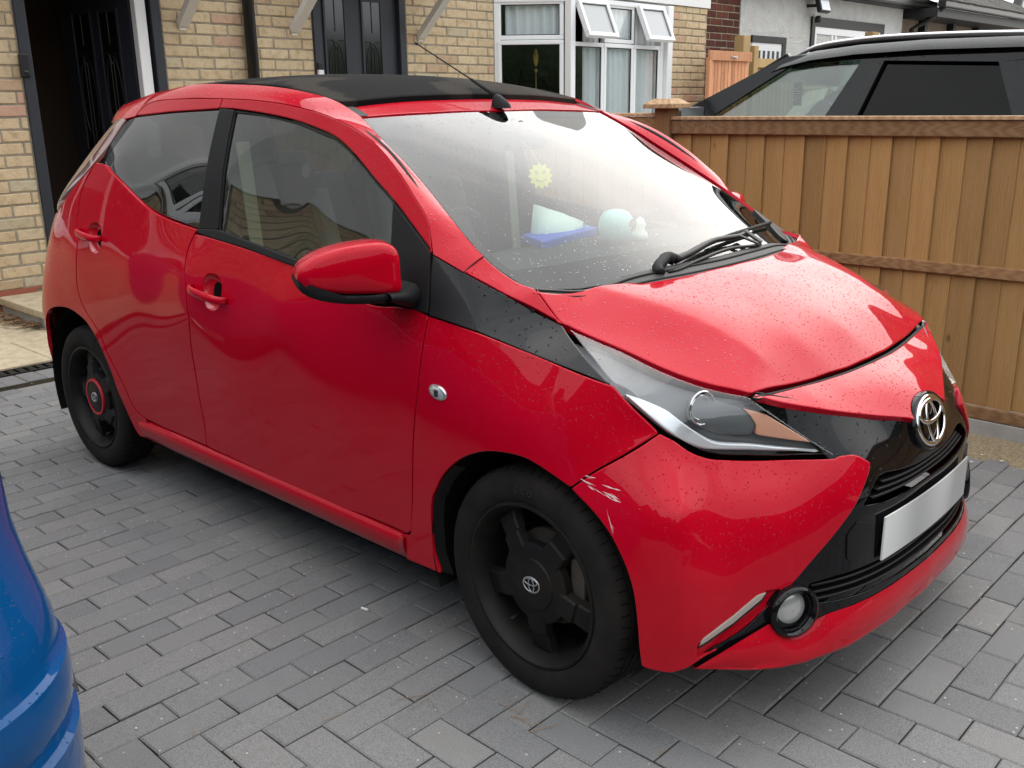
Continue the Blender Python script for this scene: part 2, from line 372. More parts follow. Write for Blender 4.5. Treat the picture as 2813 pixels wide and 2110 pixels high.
# ---------------------------------------------------------------- feature lines of the red car, in metres (right-hand side)
C = {
 'door_b': [(0.9032,-0.7459,1.0024),(0.8917,-0.7521,0.9825),(0.8785,-0.7625,0.9513),(0.8795,-0.7804,0.8906),(0.8928,-0.7909,0.8249),(0.8923,-0.7909,0.7341),(0.869,-0.7818,0.6418),(0.86,-0.7717,0.5322),(0.8589,-0.766,0.4454),(0.8656,-0.7632,0.3712),(0.8646,-0.7619,0.3123),(0.865,-0.7614,0.2857)],
 'door_bot': [(0.865,-0.7614,0.2857),(1.1108,-0.7621,0.28),(1.3821,-0.7616,0.2742),(1.6266,-0.7628,0.2764),(1.7339,-0.7641,0.2844),(1.8704,-0.7667,0.2874),(1.8979,-0.7674,0.2851),(1.9187,-0.7685,0.2995)],
 'door_f': [(1.9366,-0.774,0.4102),(1.9555,-0.7821,0.5398),(1.9695,-0.7861,0.61),(1.9888,-0.7873,0.7002),(1.9958,-0.782,0.7634),(1.9976,-0.7697,0.8235),(1.9983,-0.7574,0.8666),(1.9989,-0.7503,0.89)],
 'belt': [(0.9032,-0.7459,1.0024),(0.9586,-0.7452,1.0005),(1.1971,-0.744,0.9805),(1.4559,-0.7462,0.9519),(1.7736,-0.7589,0.893),(1.927,-0.7516,0.9012),(1.9989,-0.7503,0.89)],
 'rdoor_r': [(0.2131,-0.7259,1.2015),(0.1819,-0.7344,1.1682),(0.1391,-0.7462,1.1204),(0.1172,-0.7567,1.0768),(0.1088,-0.7677,1.0295),(0.1071,-0.7765,0.9902),(0.1102,-0.7853,0.9511),(0.1267,-0.7942,0.9091),(0.114,-0.8063,0.8147),(0.1084,-0.8086,0.7278),(0.1474,-0.8067,0.6639),(0.1956,-0.8032,0.6201),(0.2304,-0.7995,0.5809),(0.2573,-0.7949,0.5217),(0.2951,-0.789,0.4641),(0.3312,-0.7823,0.4061),(0.3567,-0.7763,0.3527),(0.387,-0.7709,0.313),(0.4471,-0.7653,0.2927),(0.571,-0.7606,0.2843),(0.865,-0.7614,0.2857)],
 'rwin_low': [(0.2131,-0.7259,1.2015),(0.2833,-0.7284,1.1979),(0.3415,-0.7349,1.1738),(0.4198,-0.7401,1.1454),(0.516,-0.7452,1.1041),(0.6143,-0.7486,1.0662),(0.7197,-0.7482,1.0423),(0.8304,-0.7443,1.0267),(0.9188,-0.7414,1.0174)],
 'arch_r': [(-0.219,-0.8057,0.6068),(-0.156,-0.8081,0.6335),(-0.0885,-0.8085,0.647),(0.0022,-0.8081,0.6512),(0.0839,-0.8076,0.6366),(0.1426,-0.8054,0.6129),(0.1983,-0.8006,0.5573),(0.2361,-0.7952,0.493),(0.2622,-0.7902,0.4331),(0.2774,-0.7857,0.3775),(0.3032,-0.7797,0.3234),(0.3291,-0.7736,0.2692),(0.3585,-0.7684,0.2226),(0.377,-0.7663,0.21)],
 'arch_f1': [(2.0333,-0.7704,0.2214),(2.011,-0.7708,0.2693),(2.0076,-0.7735,0.3249),(2.0121,-0.7774,0.3871),(2.0253,-0.7813,0.4371),(2.0329,-0.7823,0.4443),(2.0651,-0.7873,0.4942),(2.1141,-0.7924,0.5428),(2.171,-0.7964,0.5812),(2.2366,-0.8009,0.6088),(2.3023,-0.8034,0.6222),(2.3605,-0.8008,0.6232),(2.4138,-0.795,0.6078),(2.4558,-0.7886,0.59),(2.4785,-0.785,0.5796)],
 'arch_f2': [(2.4788,-0.7854,0.5798),(2.5029,-0.7838,0.563),(2.4906,-0.7856,0.5676),(2.5336,-0.7822,0.5443),(2.5791,-0.7829,0.5087),(2.6163,-0.7848,0.4641),(2.6393,-0.7855,0.4225),(2.653,-0.7853,0.3813),(2.6631,-0.7849,0.315),(2.668,-0.7839,0.2654),(2.6742,-0.7818,0.2212)],
 'sill_low': [(0.3411,-0.75,0.1974),(0.8202,-0.75,0.2029),(1.5159,-0.75,0.202),(1.8757,-0.75,0.2039),(2.0104,-0.75,0.2057)],
 'F3': [(1.9989,-0.7503,0.89),(2.1651,-0.748,0.8735),(2.3553,-0.7381,0.8424),(2.5308,-0.7048,0.804)],
 'F4a': [(2.5308,-0.7048,0.804),(2.5813,-0.6897,0.754),(2.627,-0.6688,0.7093)],
 'bline': [(2.627,-0.6688,0.7093),(2.5748,-0.7243,0.6621),(2.524,-0.7603,0.6223),(2.4785,-0.785,0.5796)],
 'ch_top': [(2.6247,-0.6653,0.7078),(2.6452,-0.6446,0.6926),(2.6663,-0.6252,0.6715),(2.684,-0.6059,0.6571),(2.7062,-0.5727,0.6442),(2.769,-0.4874,0.6334),(2.8286,-0.4234,0.6322),(2.8803,-0.3671,0.6312)],
 'ch_in': [(2.8817,-0.3608,0.6346),(2.9019,-0.3187,0.6324),(2.9184,-0.2937,0.6172),(2.9263,-0.283,0.608),(2.9291,-0.2918,0.5908),(2.9302,-0.3152,0.5627),(2.9279,-0.3545,0.5227),(2.9134,-0.3996,0.4763),(2.8968,-0.4399,0.4309),(2.8977,-0.4368,0.4397),(2.8693,-0.5069,0.3742),(2.8489,-0.5511,0.3397),(2.8145,-0.6104,0.2925),(2.7833,-0.675,0.2541),(2.7552,-0.7245,0.2248)],
 'ch_bot': [(2.7552,-0.7245,0.2248),(2.7349,-0.7495,0.2173),(2.7288,-0.7534,0.2143),(2.6918,-0.7732,0.2166),(2.6742,-0.7818,0.2212)],
 'drl': [(2.7678,-0.708,0.2782),(2.7717,-0.702,0.2924),(2.8015,-0.6325,0.3289),(2.8286,-0.5811,0.367),(2.8388,-0.5642,0.3709),(2.8343,-0.5733,0.3565),(2.8022,-0.632,0.3125),(2.7726,-0.6988,0.2814)],
 'slot': [(2.7685,-0.7063,0.2753),(2.7726,-0.6984,0.2774),(2.8023,-0.6318,0.3078),(2.8358,-0.5713,0.3516),(2.8401,-0.5622,0.3706),(2.8574,-0.5318,0.3693),(2.855,-0.5385,0.3558),(2.8142,-0.6105,0.2996),(2.7852,-0.6707,0.26),(2.7658,-0.7084,0.248)],
 'lamp_up': [(2.348,-0.6337,0.8872),(2.3827,-0.6241,0.8768),(2.4602,-0.603,0.8531),(2.5586,-0.5899,0.8221),(2.6284,-0.566,0.7995),(2.6771,-0.5376,0.7847),(2.7308,-0.4913,0.7699),(2.7545,-0.475,0.7492),(2.798,-0.4348,0.7077),(2.8434,-0.3975,0.6681),(2.8805,-0.3657,0.6379)],
 'lamp_lo': [(2.8805,-0.3657,0.6379),(2.8271,-0.4215,0.6383),(2.7678,-0.4861,0.6401),(2.7105,-0.5534,0.6467),(2.6856,-0.5771,0.6539),(2.6699,-0.5949,0.6655),(2.6559,-0.6254,0.6869),(2.6414,-0.6447,0.7065),(2.6205,-0.6593,0.7276),(2.5844,-0.6721,0.7642),(2.5508,-0.6837,0.7938),(2.5249,-0.7007,0.8087),(2.4412,-0.6729,0.8486),(2.348,-0.6337,0.8872)],
 'lamp_drl': [(2.5531,-0.6867,0.7905),(2.577,-0.6624,0.778),(2.6188,-0.6339,0.7548),(2.6367,-0.625,0.7402),(2.6618,-0.6061,0.7129),(2.6853,-0.579,0.6829),(2.7056,-0.5582,0.6715),(2.7665,-0.4863,0.6619),(2.8585,-0.3875,0.6462),(2.7852,-0.4615,0.6484),(2.6895,-0.5733,0.6583),(2.6637,-0.6064,0.6747),(2.6368,-0.648,0.7122),(2.5971,-0.6702,0.7502)],
 'lamp_ind': [(2.7335,-0.5048,0.7491),(2.769,-0.4649,0.7305),(2.8033,-0.4317,0.6981),(2.8441,-0.3981,0.6639),(2.7614,-0.4914,0.6862),(2.7608,-0.4871,0.7074),(2.7484,-0.4956,0.7306)],
 'lamp_bowl': [(2.6464,-0.567,0.786),(2.7046,-0.5279,0.7649),(2.7424,-0.4975,0.7417),(2.7604,-0.4867,0.7102),(2.7576,-0.4963,0.6911),(2.7437,-0.516,0.6871),(2.699,-0.5654,0.6944),(2.6725,-0.5922,0.7147),(2.6548,-0.6022,0.7399)],
 'lamp_proj': [(2.6243,-0.582,0.791),(2.6418,-0.5728,0.785),(2.6538,-0.5654,0.7812),(2.655,-0.6002,0.7424),(2.6459,-0.6068,0.748),(2.6328,-0.6151,0.7561),(2.6294,-0.6177,0.7575)],
 'st_up': [(1.9805,-0.7115,1.0329),(2.07,-0.6965,0.998),(2.1933,-0.6705,0.9506),(2.3307,-0.6393,0.898)],
 'st_end': [(2.3307,-0.6393,0.898),(2.3661,-0.6552,0.8793),(2.4534,-0.6866,0.8375),(2.5259,-0.7069,0.8053)],
 'st_lo': [(2.527,-0.7083,0.804),(2.4344,-0.7197,0.8225),(2.3544,-0.7372,0.842),(2.1658,-0.7487,0.8737),(2.0019,-0.7529,0.8917)],
 'st_mid': [(1.9808,-0.7118,1.0321),(2.0297,-0.7155,0.9915),(2.092,-0.7226,0.942),(2.1647,-0.7475,0.8753)],
 'st_f': [(2.0019,-0.7529,0.8917),(1.9995,-0.7413,0.9415),(1.9887,-0.725,0.9984),(1.9805,-0.7115,1.0329)],
 'ws_edge': [(1.5117,-0.5384,1.3518),(1.6405,-0.5635,1.2866),(1.7311,-0.5744,1.2378),(1.834,-0.594,1.1797),(1.9511,-0.6202,1.1102),(2.0366,-0.6369,1.0577),(2.0813,-0.64,1.0301),(2.12,-0.6377,1.0067),(2.1545,-0.6287,0.9873),(2.1874,-0.6183,0.9698),(2.2165,-0.6012,0.9569)],
 'frit_in': [(1.5578,-0.5157,1.3324),(1.6959,-0.5544,1.2594),(1.835,-0.5835,1.1811),(1.9692,-0.6094,1.1023),(2.0932,-0.621,1.0269),(2.1312,-0.6095,1.0061),(2.1826,-0.4808,1.0064),(2.2384,-0.2864,1.0069),(2.2585,-0.0534,1.0059)],
 'frit_top': [(1.5578,-0.5157,1.3324),(1.5788,-0.3571,1.3357),(1.595,-0.2078,1.3372),(1.6372,-0.0602,1.3246),(1.6365,0.1565,1.3223),(1.6486,0.2583,1.3123)],
 'gap': [(1.9745,-0.7093,1.0332),(1.9541,-0.693,1.087),(1.9301,-0.6832,1.1205),(1.8847,-0.6735,1.1572),(1.8056,-0.656,1.2175),(1.692,-0.6339,1.2837),(1.5699,-0.6167,1.3283),(1.4472,-0.6052,1.3584),(1.3737,-0.6017,1.372),(1.2072,-0.5975,1.3938),(1.0311,-0.5967,1.4064),(0.8863,-0.5947,1.4112),(0.7086,-0.5915,1.4147),(0.5023,-0.5875,1.4122),(0.4565,-0.5857,1.4113),(0.3795,-0.5883,1.3997),(0.3378,-0.5985,1.3786),(0.3193,-0.6102,1.3583)],
 'dlo_f': [(0.8867,-0.6088,1.38),(0.9734,-0.6101,1.3774),(1.1393,-0.6125,1.3641),(1.3105,-0.6159,1.343),(1.4358,-0.6229,1.319),(1.5117,-0.6299,1.3001),(1.6004,-0.6451,1.2633),(1.7284,-0.6696,1.1926),(1.8088,-0.682,1.1476),(1.8785,-0.6928,1.1017),(1.9693,-0.7075,1.0397)],
 'glass_f': [(0.9878,-0.6156,1.3647),(1.1442,-0.6168,1.3537),(1.3161,-0.6209,1.3308),(1.4432,-0.6295,1.3037),(1.518,-0.6357,1.2873),(1.649,-0.6582,1.229),(1.8026,-0.6821,1.1485),(1.8257,-0.7133,1.0462),(1.5186,-0.7396,0.9688),(1.4685,-0.7397,0.9684),(1.0266,-0.7313,1.0231)],
 'bpost': [(0.8906,-0.6095,1.3784),(0.9786,-0.6105,1.3764),(1.0243,-0.7318,1.0215),(0.9129,-0.7357,1.0155)],
 'beltstrip': [(0.9098,-0.7356,1.0163),(1.027,-0.7317,1.0217),(1.4686,-0.7399,0.9675),(1.4525,-0.7437,0.9526),(1.1893,-0.7391,0.9802),(0.948,-0.7392,1),(0.9131,-0.7387,1.005)],
 'sail': [(1.8055,-0.6819,1.1487),(1.9696,-0.7078,1.0386),(2.001,-0.7521,0.8926),(1.9265,-0.7512,0.9019),(1.8766,-0.7513,0.9054),(1.8078,-0.7538,0.9008),(1.8257,-0.7133,1.0462)],
 'rglass': [(0.3214,-0.6115,1.3564),(0.5891,-0.6125,1.3695),(0.8866,-0.61,1.3771),(0.9103,-0.6764,1.214),(0.9116,-0.7355,1.0163),(0.8152,-0.736,1.0277),(0.6994,-0.7374,1.0429),(0.5963,-0.7394,1.0672),(0.4996,-0.7369,1.1056),(0.402,-0.7315,1.1471),(0.319,-0.7242,1.1754),(0.2408,-0.7089,1.1987)],
 'rframe': [(0.3193,-0.6102,1.3583),(0.3378,-0.5985,1.3786),(0.3795,-0.5883,1.3997),(0.4572,-0.5862,1.4106),(0.6322,-0.5908,1.4137),(0.8861,-0.5944,1.4119),(0.8876,-0.6093,1.3788),(0.588,-0.6117,1.3709)],
 'cstrip': [(0.3214,-0.6115,1.3564),(0.2418,-0.7095,1.1977),(0.1549,-0.7,1.1993),(0.2038,-0.6763,1.2548),(0.2617,-0.6286,1.3303),(0.2804,-0.6171,1.3472)],
 'rail_in': [(0.5551,-0.535,1.4556),(0.7103,-0.54,1.4587),(0.8367,-0.54,1.4545),(0.9799,-0.54,1.4488),(1.1143,-0.54,1.4399),(1.2404,-0.54,1.4256),(1.3638,-0.54,1.4053),(1.4306,-0.54,1.3865)],
 'rail_in2': [(0.053,-0.52,1.3973),(0.1564,-0.525,1.4159),(0.255,-0.53,1.4299),(0.3714,-0.53,1.4393)],
 'fab_front': [(1.3907,-0.5093,1.3866),(1.425,-0.2825,1.3961),(1.4107,0.0113,1.4047),(1.3995,0.1303,1.407)],
 'bon_gap': [(2.2495,-0.6362,0.9659),(2.2915,-0.637,0.9288),(2.3295,-0.6378,0.8976),(2.3436,-0.6284,0.8917),(2.4607,-0.6038,0.8564),(2.5834,-0.5757,0.8177),(2.6623,-0.5409,0.795),(2.7269,-0.4908,0.777)],
 'bon_cut': [(2.7338,-0.482,0.7747),(2.76,-0.2768,0.7694),(2.7807,-0.063,0.7686)],
 'nose_lo': [(2.7396,-0.4742,0.7697),(2.7819,-0.4207,0.7487),(2.843,-0.3228,0.7207),(2.898,-0.2018,0.6905),(2.9396,-0.1032,0.6681)],
 'logo_arc': [(2.9396,-0.1032,0.6681),(2.9281,-0.0441,0.6866),(2.9223,0.0185,0.6939),(2.9212,0.0744,0.6882)],
 'gr_up': [(2.9404,-0.3204,0.5194),(2.9415,-0.2577,0.5675),(2.9437,-0.2325,0.5702),(2.9553,-0.1488,0.5612),(2.9618,-0.0607,0.5532),(2.962,0.0114,0.5519),(2.9606,0.0724,0.5617)],
 'gr_lo': [(2.9399,-0.3244,0.515),(2.9562,-0.2342,0.5029),(2.9651,-0.1239,0.499),(2.9664,0.0139,0.5016)],
 'fog': [(2.8667,-0.5347,0.3253),(2.8702,-0.5145,0.3539),(2.8826,-0.4893,0.353)],
 'fogring': [(2.8532,-0.5665,0.3147),(2.8549,-0.5536,0.3407),(2.8609,-0.5325,0.3579),(2.8704,-0.5079,0.3667),(2.8855,-0.4786,0.3651),(2.8983,-0.46,0.3468),(2.9049,-0.4553,0.3209),(2.903,-0.4697,0.29),(2.8927,-0.4968,0.2711),(2.8769,-0.5289,0.2693),(2.8632,-0.5532,0.2842)],
 'lgr': [(2.8872,-0.4735,0.3697),(2.9268,-0.39,0.37),(2.9512,-0.3037,0.3744),(2.9645,-0.2123,0.3844)],
 'lgr2': [(2.9055,-0.4557,0.3164),(2.9325,-0.3916,0.312),(2.9505,-0.331,0.3136),(2.9678,-0.2104,0.3422)],
 'lip_up': [(2.7622,-0.7085,0.2202),(2.8125,-0.645,0.2667),(2.854,-0.5644,0.3022),(2.8668,-0.5456,0.2751),(2.8782,-0.5215,0.2629),(2.8883,-0.5004,0.2607),(2.898,-0.4572,0.2742),(2.8923,-0.4249,0.2963),(2.9154,-0.3505,0.2876),(2.9308,-0.2811,0.285),(2.9301,-0.1068,0.289),(2.9273,-0.0476,0.2961),(2.9383,0.0657,0.3158),(2.9486,0.157,0.336)],
 'lip_lo': [(2.7622,-0.7084,0.2197),(2.8408,-0.6058,0.2099),(2.9013,-0.4979,0.1957),(2.9292,-0.4375,0.1991),(2.953,-0.3394,0.1993),(2.9678,-0.2862,0.2382),(2.9647,-0.0845,0.2184),(2.9854,0.0662,0.2437)],
 'cap': [(2.9277,-0.3725,0.4616),(2.9372,-0.3419,0.4893),(2.9504,-0.2913,0.4713),(2.9528,-0.28,0.4538),(2.954,-0.2812,0.3987),(2.9346,-0.363,0.3984),(2.9311,-0.3716,0.4052)],
 'lampr_out': [(-0.1452,-0.725,0.9933),(-0.1956,-0.715,1.0063),(-0.1752,-0.71,1.041),(-0.0712,-0.655,1.1754),(0.0195,-0.615,1.2692),(0.0599,-0.585,1.3167),(0.0764,-0.56,1.3401)],
 'mirror': [(1.8457,-1.0186,1.0026),(1.8498,-1.0105,1.0256),(1.8632,-0.9835,1.0472),(1.8818,-0.9463,1.0617),(1.9063,-0.8975,1.0713),(1.9407,-0.8285,1.0721),(1.9538,-0.8024,1.0516),(1.9562,-0.7977,0.9958),(1.9548,-0.8005,0.9523),(1.9229,-0.8641,0.9522),(1.8741,-0.9619,0.963),(1.8516,-1.0069,0.98)],
 'mirror_bot': [(1.8456,-1.0189,0.9994),(1.8502,-1.0096,0.9671),(1.8735,-0.9631,0.9433),(1.9124,-0.8852,0.9306),(1.9544,-0.8013,0.9342),(1.9548,-0.8005,0.9523),(1.9229,-0.8641,0.9522),(1.8741,-0.9619,0.963),(1.8516,-1.0069,0.98)],
 'handle_f': [(0.9122,-0.7869,0.853),(0.957,-0.7828,0.8601),(1.0284,-0.7805,0.8421),(1.0903,-0.7782,0.8339),(1.126,-0.7778,0.8281),(1.1172,-0.7798,0.8121),(1.0464,-0.7819,0.8214),(0.9583,-0.7865,0.8347)],
 'cup_f': [(0.9882,-0.7812,0.8556),(1.0027,-0.7753,0.8822),(1.0412,-0.7713,0.8899),(1.0734,-0.7718,0.8793),(1.0846,-0.7753,0.8557),(1.0772,-0.7815,0.8098),(1.0629,-0.7838,0.7903),(1.0353,-0.7857,0.7808),(1.0049,-0.787,0.7884),(0.9934,-0.7859,0.8154)],
 'handle_r': [(0.1522,-0.781,0.9679),(0.2117,-0.7807,0.9703),(0.2979,-0.7843,0.9499),(0.3371,-0.7862,0.9359),(0.334,-0.7893,0.9166),(0.2652,-0.7886,0.9262),(0.1555,-0.7848,0.9506)],
 'cup_r': [(0.2117,-0.7807,0.9703),(0.2321,-0.7775,0.9872),(0.2669,-0.7763,0.9934),(0.2985,-0.7779,0.9842),(0.3099,-0.7826,0.9584),(0.3047,-0.791,0.9084),(0.2751,-0.7942,0.8884),(0.2408,-0.7942,0.8932),(0.218,-0.7908,0.9165)],
 'repeater': [(2.0657,-0.7873,0.7165),(2.0357,-0.7868,0.7176),(2.0978,-0.7882,0.7156),(2.0603,-0.7853,0.7332),(2.0713,-0.7889,0.6993)],
 'scuff': [(2.5331,-0.7656,0.5998),(2.5619,-0.7626,0.5916),(2.5863,-0.7601,0.5863),(2.5488,-0.7683,0.5823),(2.5053,-0.7705,0.6053),(2.5788,-0.7774,0.5332),(2.5953,-0.7811,0.5054)],
 'wiper_arm': [(2.3354,-0.2726,0.95),(2.3194,-0.2629,0.9606),(2.3081,-0.2308,0.97),(2.2999,-0.1879,0.9777),(2.3137,-0.1758,0.97),(2.3062,-0.0997,0.9772),(2.2818,0.0598,0.9923),(2.2785,0.193,0.9902),(2.2694,0.2451,0.9922)],
 'wiper_blade': [(2.2803,0.0495,0.9933),(2.265,0.1786,0.9989),(2.2406,0.3318,1.0004),(2.1644,0.5956,0.9891)],
 'wiper_rod': [(2.3381,-0.2402,0.9511),(2.3404,-0.1955,0.9528),(2.3318,-0.0984,0.962),(2.3163,0.0872,0.9715),(2.3165,0.2414,0.9642),(2.3124,0.2674,0.9644)],
 'wiper_plate': [(2.2627,0.2563,0.9953),(2.3124,0.2674,0.9644),(2.2694,0.2451,0.9922),(2.1709,0.584,0.988),(2.2785,0.193,0.9902),(2.3165,0.2414,0.9642)],
 'cowl_line': [(2.3072,-0.3219,0.962),(2.3292,-0.2092,0.9587),(2.3346,-0.022,0.9615),(2.3229,0.1701,0.9647),(2.2942,0.3634,0.9643),(2.2694,0.5139,0.9481)],
 'rub_cor': [(2.0777,0.665,1.027),(2.144,0.6887,0.9814),(2.1794,0.7396,0.9515),(2.2145,0.7203,0.9343),(2.2579,0.6143,0.9307),(2.2915,0.4891,0.9412),(2.2843,0.4753,0.9485),(2.1841,0.5602,0.986),(2.0976,0.614,1.0258)],
 'tissue': [(1.7459,-0.1534,1),(1.918,-0.2433,1),(1.8249,0.1404,1),(1.623,0.2578,1),(1.8095,-0.1282,1),(1.7514,0.1276,1)],
 'tissue_top': [(1.7775,-0.0878,1.0795),(1.7775,-0.0311,1.0733),(1.7775,0.0958,1.0076)],
 'mint': [(1.9837,0.0052,1),(1.98,0.0101,0.9992),(1.98,0.0078,1.0837),(1.98,-0.0447,1.0574),(1.98,0.0635,1.0475)],
 'figur': [(2.0005,0.0884,1),(1.98,0.1166,0.9955),(1.98,0.106,1.0559)],
 'sunface': [(1.72,-0.0185,1.1702),(1.72,-0.0183,1.2023),(1.72,0.0316,1.1672)],
 'antenna': [(1.5286,0,1.398),(1.5111,0,1.4182),(1.4238,0,1.4551),(1.1412,0,1.5826)],
}
C = {k: np.array(v, float) for k, v in C.items()}
# ---------------------------------------------------------------- materials
M = {}
def mat(name, base=(.5,.5,.5), rough=.5, metal=0., spec=.5, coat=0., coat_r=.03, trans=0., ior=1.45, emis=None, alpha=1.):
    m_ = bpy.data.materials.new(name); m_.use_nodes = True; b = m_.node_tree.nodes['Principled BSDF']; I = b.inputs
    I['Base Color'].default_value = (*base, 1); I['Roughness'].default_value = rough; I['Metallic'].default_value = metal
    I['Specular IOR Level'].default_value = spec; I['Coat Weight'].default_value = coat; I['Coat Roughness'].default_value = coat_r
    I['Transmission Weight'].default_value = trans; I['IOR'].default_value = ior
    M[name] = m_; return m_
def nd(m_, t, **k):
    n = m_.node_tree.nodes.new(t)
    for a, b in k.items():
        if a in n.inputs.keys() if hasattr(n.inputs, 'keys') else False: n.inputs[a].default_value = b
        else: setattr(n, a, b)
    return n
def lk(m_, a, b): m_.node_tree.links.new(a, b)
def pb(m_): return m_.node_tree.nodes['Principled BSDF']
def coords(m_, kind='Object', scale=(1,1,1)):
    t = nd(m_, 'ShaderNodeTexCoord'); p = nd(m_, 'ShaderNodeMapping'); p.inputs['Scale'].default_value = scale
    lk(m_, t.outputs[kind], p.inputs[0]); return p.outputs[0]
def ramp(m_, fac, stops):
    r = nd(m_, 'ShaderNodeValToRGB'); e = r.color_ramp.elements
    while len(e) < len(stops): e.new(.5)
    for q, (pos, c) in zip(e, stops): q.position = pos; q.color = (*c, 1) if len(c) == 3 else c
    lk(m_, fac, r.inputs[0]); return r.outputs[0]
def noise(m_, vec, scale, detail=4, rough=.55):
    n = nd(m_, 'ShaderNodeTexNoise'); n.inputs['Scale'].default_value = scale; n.inputs['Detail'].default_value = detail; n.inputs['Roughness'].default_value = rough
    if vec is not None: lk(m_, vec, n.inputs['Vector'])
    return n.outputs['Fac']
def bump(m_, h, strength=.3, dist=.01, target='Normal'):
    b = nd(m_, 'ShaderNodeBump'); b.inputs['Strength'].default_value = strength; b.inputs['Distance'].default_value = dist
    lk(m_, h, b.inputs['Height']); lk(m_, b.outputs[0], pb(m_).inputs[target]); return b
def mixc(m_, f, a, b):
    x = nd(m_, 'ShaderNodeMix', data_type='RGBA')
    for s, v in ((x.inputs[0], f), (x.inputs[6], a), (x.inputs[7], b)):
        if hasattr(v, 'links'): lk(m_, v, s)
        elif np.isscalar(v): s.default_value = v
        else: s.default_value = (*v, 1)
    return x.outputs[2]
def mth(m_, op, a, b=0.):
    x = nd(m_, 'ShaderNodeMath', operation=op)
    for s, v in zip(x.inputs, (a, b)):
        if hasattr(v, 'links'): lk(m_, v, s)
        else: s.default_value = v
    return x.outputs[0]
def droplets(m_, scale=95, cover=.42):
    """height of rain beads lying on faces that look upwards"""
    g = nd(m_, 'ShaderNodeNewGeometry'); v = nd(m_, 'ShaderNodeTexVoronoi'); v.inputs['Scale'].default_value = scale
    co = coords(m_); ns = nd(m_, 'ShaderNodeTexNoise'); ns.inputs['Scale'].default_value = 60; lk(m_, co, ns.inputs['Vector'])
    vm = nd(m_, 'ShaderNodeVectorMath', operation='MULTIPLY_ADD'); vm.inputs[1].default_value = (.012,.012,.012)
    lk(m_, ns.outputs['Color'], vm.inputs[0]); lk(m_, co, vm.inputs[2]); lk(m_, vm.outputs[0], v.inputs['Vector'])
    sx = nd(m_, 'ShaderNodeSeparateXYZ'); lk(m_, g.outputs['True Normal'] if False else g.outputs['Normal'], sx.inputs[0])
    upf = nd(m_, 'ShaderNodeMapRange'); upf.inputs['From Min'].default_value = .12; upf.inputs['From Max'].default_value = .55; lk(m_, sx.outputs[2], upf.inputs['Value'])
    sc = nd(m_, 'ShaderNodeSeparateColor'); lk(m_, v.outputs['Color'], sc.inputs[0])
    size = mth(m_, 'MULTIPLY', mth(m_, 'SUBTRACT', sc.outputs[0], 1-cover), .9)          # some cells hold a bead, of varying size
    d = mth(m_, 'SUBTRACT', size, v.outputs['Distance']); d = mth(m_, 'MAXIMUM', d, 0.)
    h = mth(m_, 'POWER', mth(m_, 'MULTIPLY', d, 3.), .6)
    return mth(m_, 'MULTIPLY', h, upf.outputs[0])
def mk_paint(name, base, rough=.35, drops=True):
    m_ = mat(name, base, rough, 0., .02, 1., .025)
    I = pb(m_).inputs; I['Coat IOR'].default_value = 1.30          # a film of rain over the lacquer
    co = coords(m_)
    if drops:
        h = droplets(m_, 165, .50); bump(m_, h, .9, .003, 'Coat Normal')
    dirt = nd(m_, 'ShaderNodeSeparateXYZ'); lk(m_, co, dirt.inputs[0])
    mr = nd(m_, 'ShaderNodeMapRange'); mr.inputs['From Min'].default_value = .52; mr.inputs['From Max'].default_value = .16; mr.inputs['To Max'].default_value = .12
    lk(m_, dirt.outputs[2], mr.inputs['Value'])
    nz = noise(m_, co, 9, 5); f = mth(m_, 'MULTIPLY', mr.outputs[0], mth(m_, 'ADD', nz, .15))
    pc_ = mixc(m_, f, base, (.09,.065,.05))
    if drops: pc_ = mixc(m_, mth(m_, 'MULTIPLY', mth(m_, 'GREATER_THAN', h, .12), .4), pc_, tuple(v*.35 for v in base))  # dark lensing of the rain beads is put into the base colour
    lk(m_, pc_, I['Base Color'])
    lk(m_, mth(m_, 'ADD', mth(m_, 'MULTIPLY', f, .5), .02), I['Coat Roughness'])
    return m_
mk_paint('paint_red', (.42,.0003,.012))
mk_paint('paint_blue', (.002,.055,.18))
mk_paint('paint_black', (.006,.0065,.008))
m_ = mat('gloss_black', (.004,.004,.005), .06, 0, .32, 0., .02); bump(m_, droplets(m_), .7, .004, 'Normal')
mat('satin_black', (.007,.007,.008), .38, 0, .28)
m_ = mat('trim_black', (.010,.010,.011), .55, 0, .22); bump(m_, noise(m_, coords(m_), 900, 2), .15, .002)
m_ = mat('void_black', (.003,.003,.003), .9, 0, .1)
m_ = mat('rubber', (.012,.012,.012), .7, 0, .3); bump(m_, noise(m_, coords(m_), 120, 3), .1, .002)
m_ = mat('tyre', (.016,.015,.014), .82, 0, .25); c = coords(m_)
lk(m_, ramp(m_, noise(m_, c, 14, 6), [(.3,(.007,.0065,.006)),(.75,(.022,.019,.017))]), pb(m_).inputs['Base Color']); bump(m_, noise(m_, c, 300, 3), .2, .002)
m_ = mat('wheel_black', (.013,.013,.014), .5, 0, .22); c = coords(m_)
lk(m_, ramp(m_, noise(m_, c, 10, 5), [(.35,(.006,.006,.0065)),(.8,(.018,.015,.012))]), pb(m_).inputs['Base Color'])
mat('brake_metal', (.10,.085,.07), .6, .5)
mat('chrome', (.75,.76,.78), .10, 1.)
mat('silver', (.55,.56,.58), .28, .9)
mat('red_ring', (.42,.008,.02), .35)
m_ = mat('fabric_roof', (.013,.0125,.012), .95, 0, .15); c = coords(m_)
lk(m_, ramp(m_, noise(m_, coords(m_, scale=(1,1,1)), 3.2, 3, .5), [(.40,(.008,.008,.008)),(.47,(.009,.009,.009)),(.50,(.028,.024,.020)),(.75,(.040,.034,.028))]), pb(m_).inputs['Base Color'])
bump(m_, noise(m_, c, 700, 2), .5, .002)
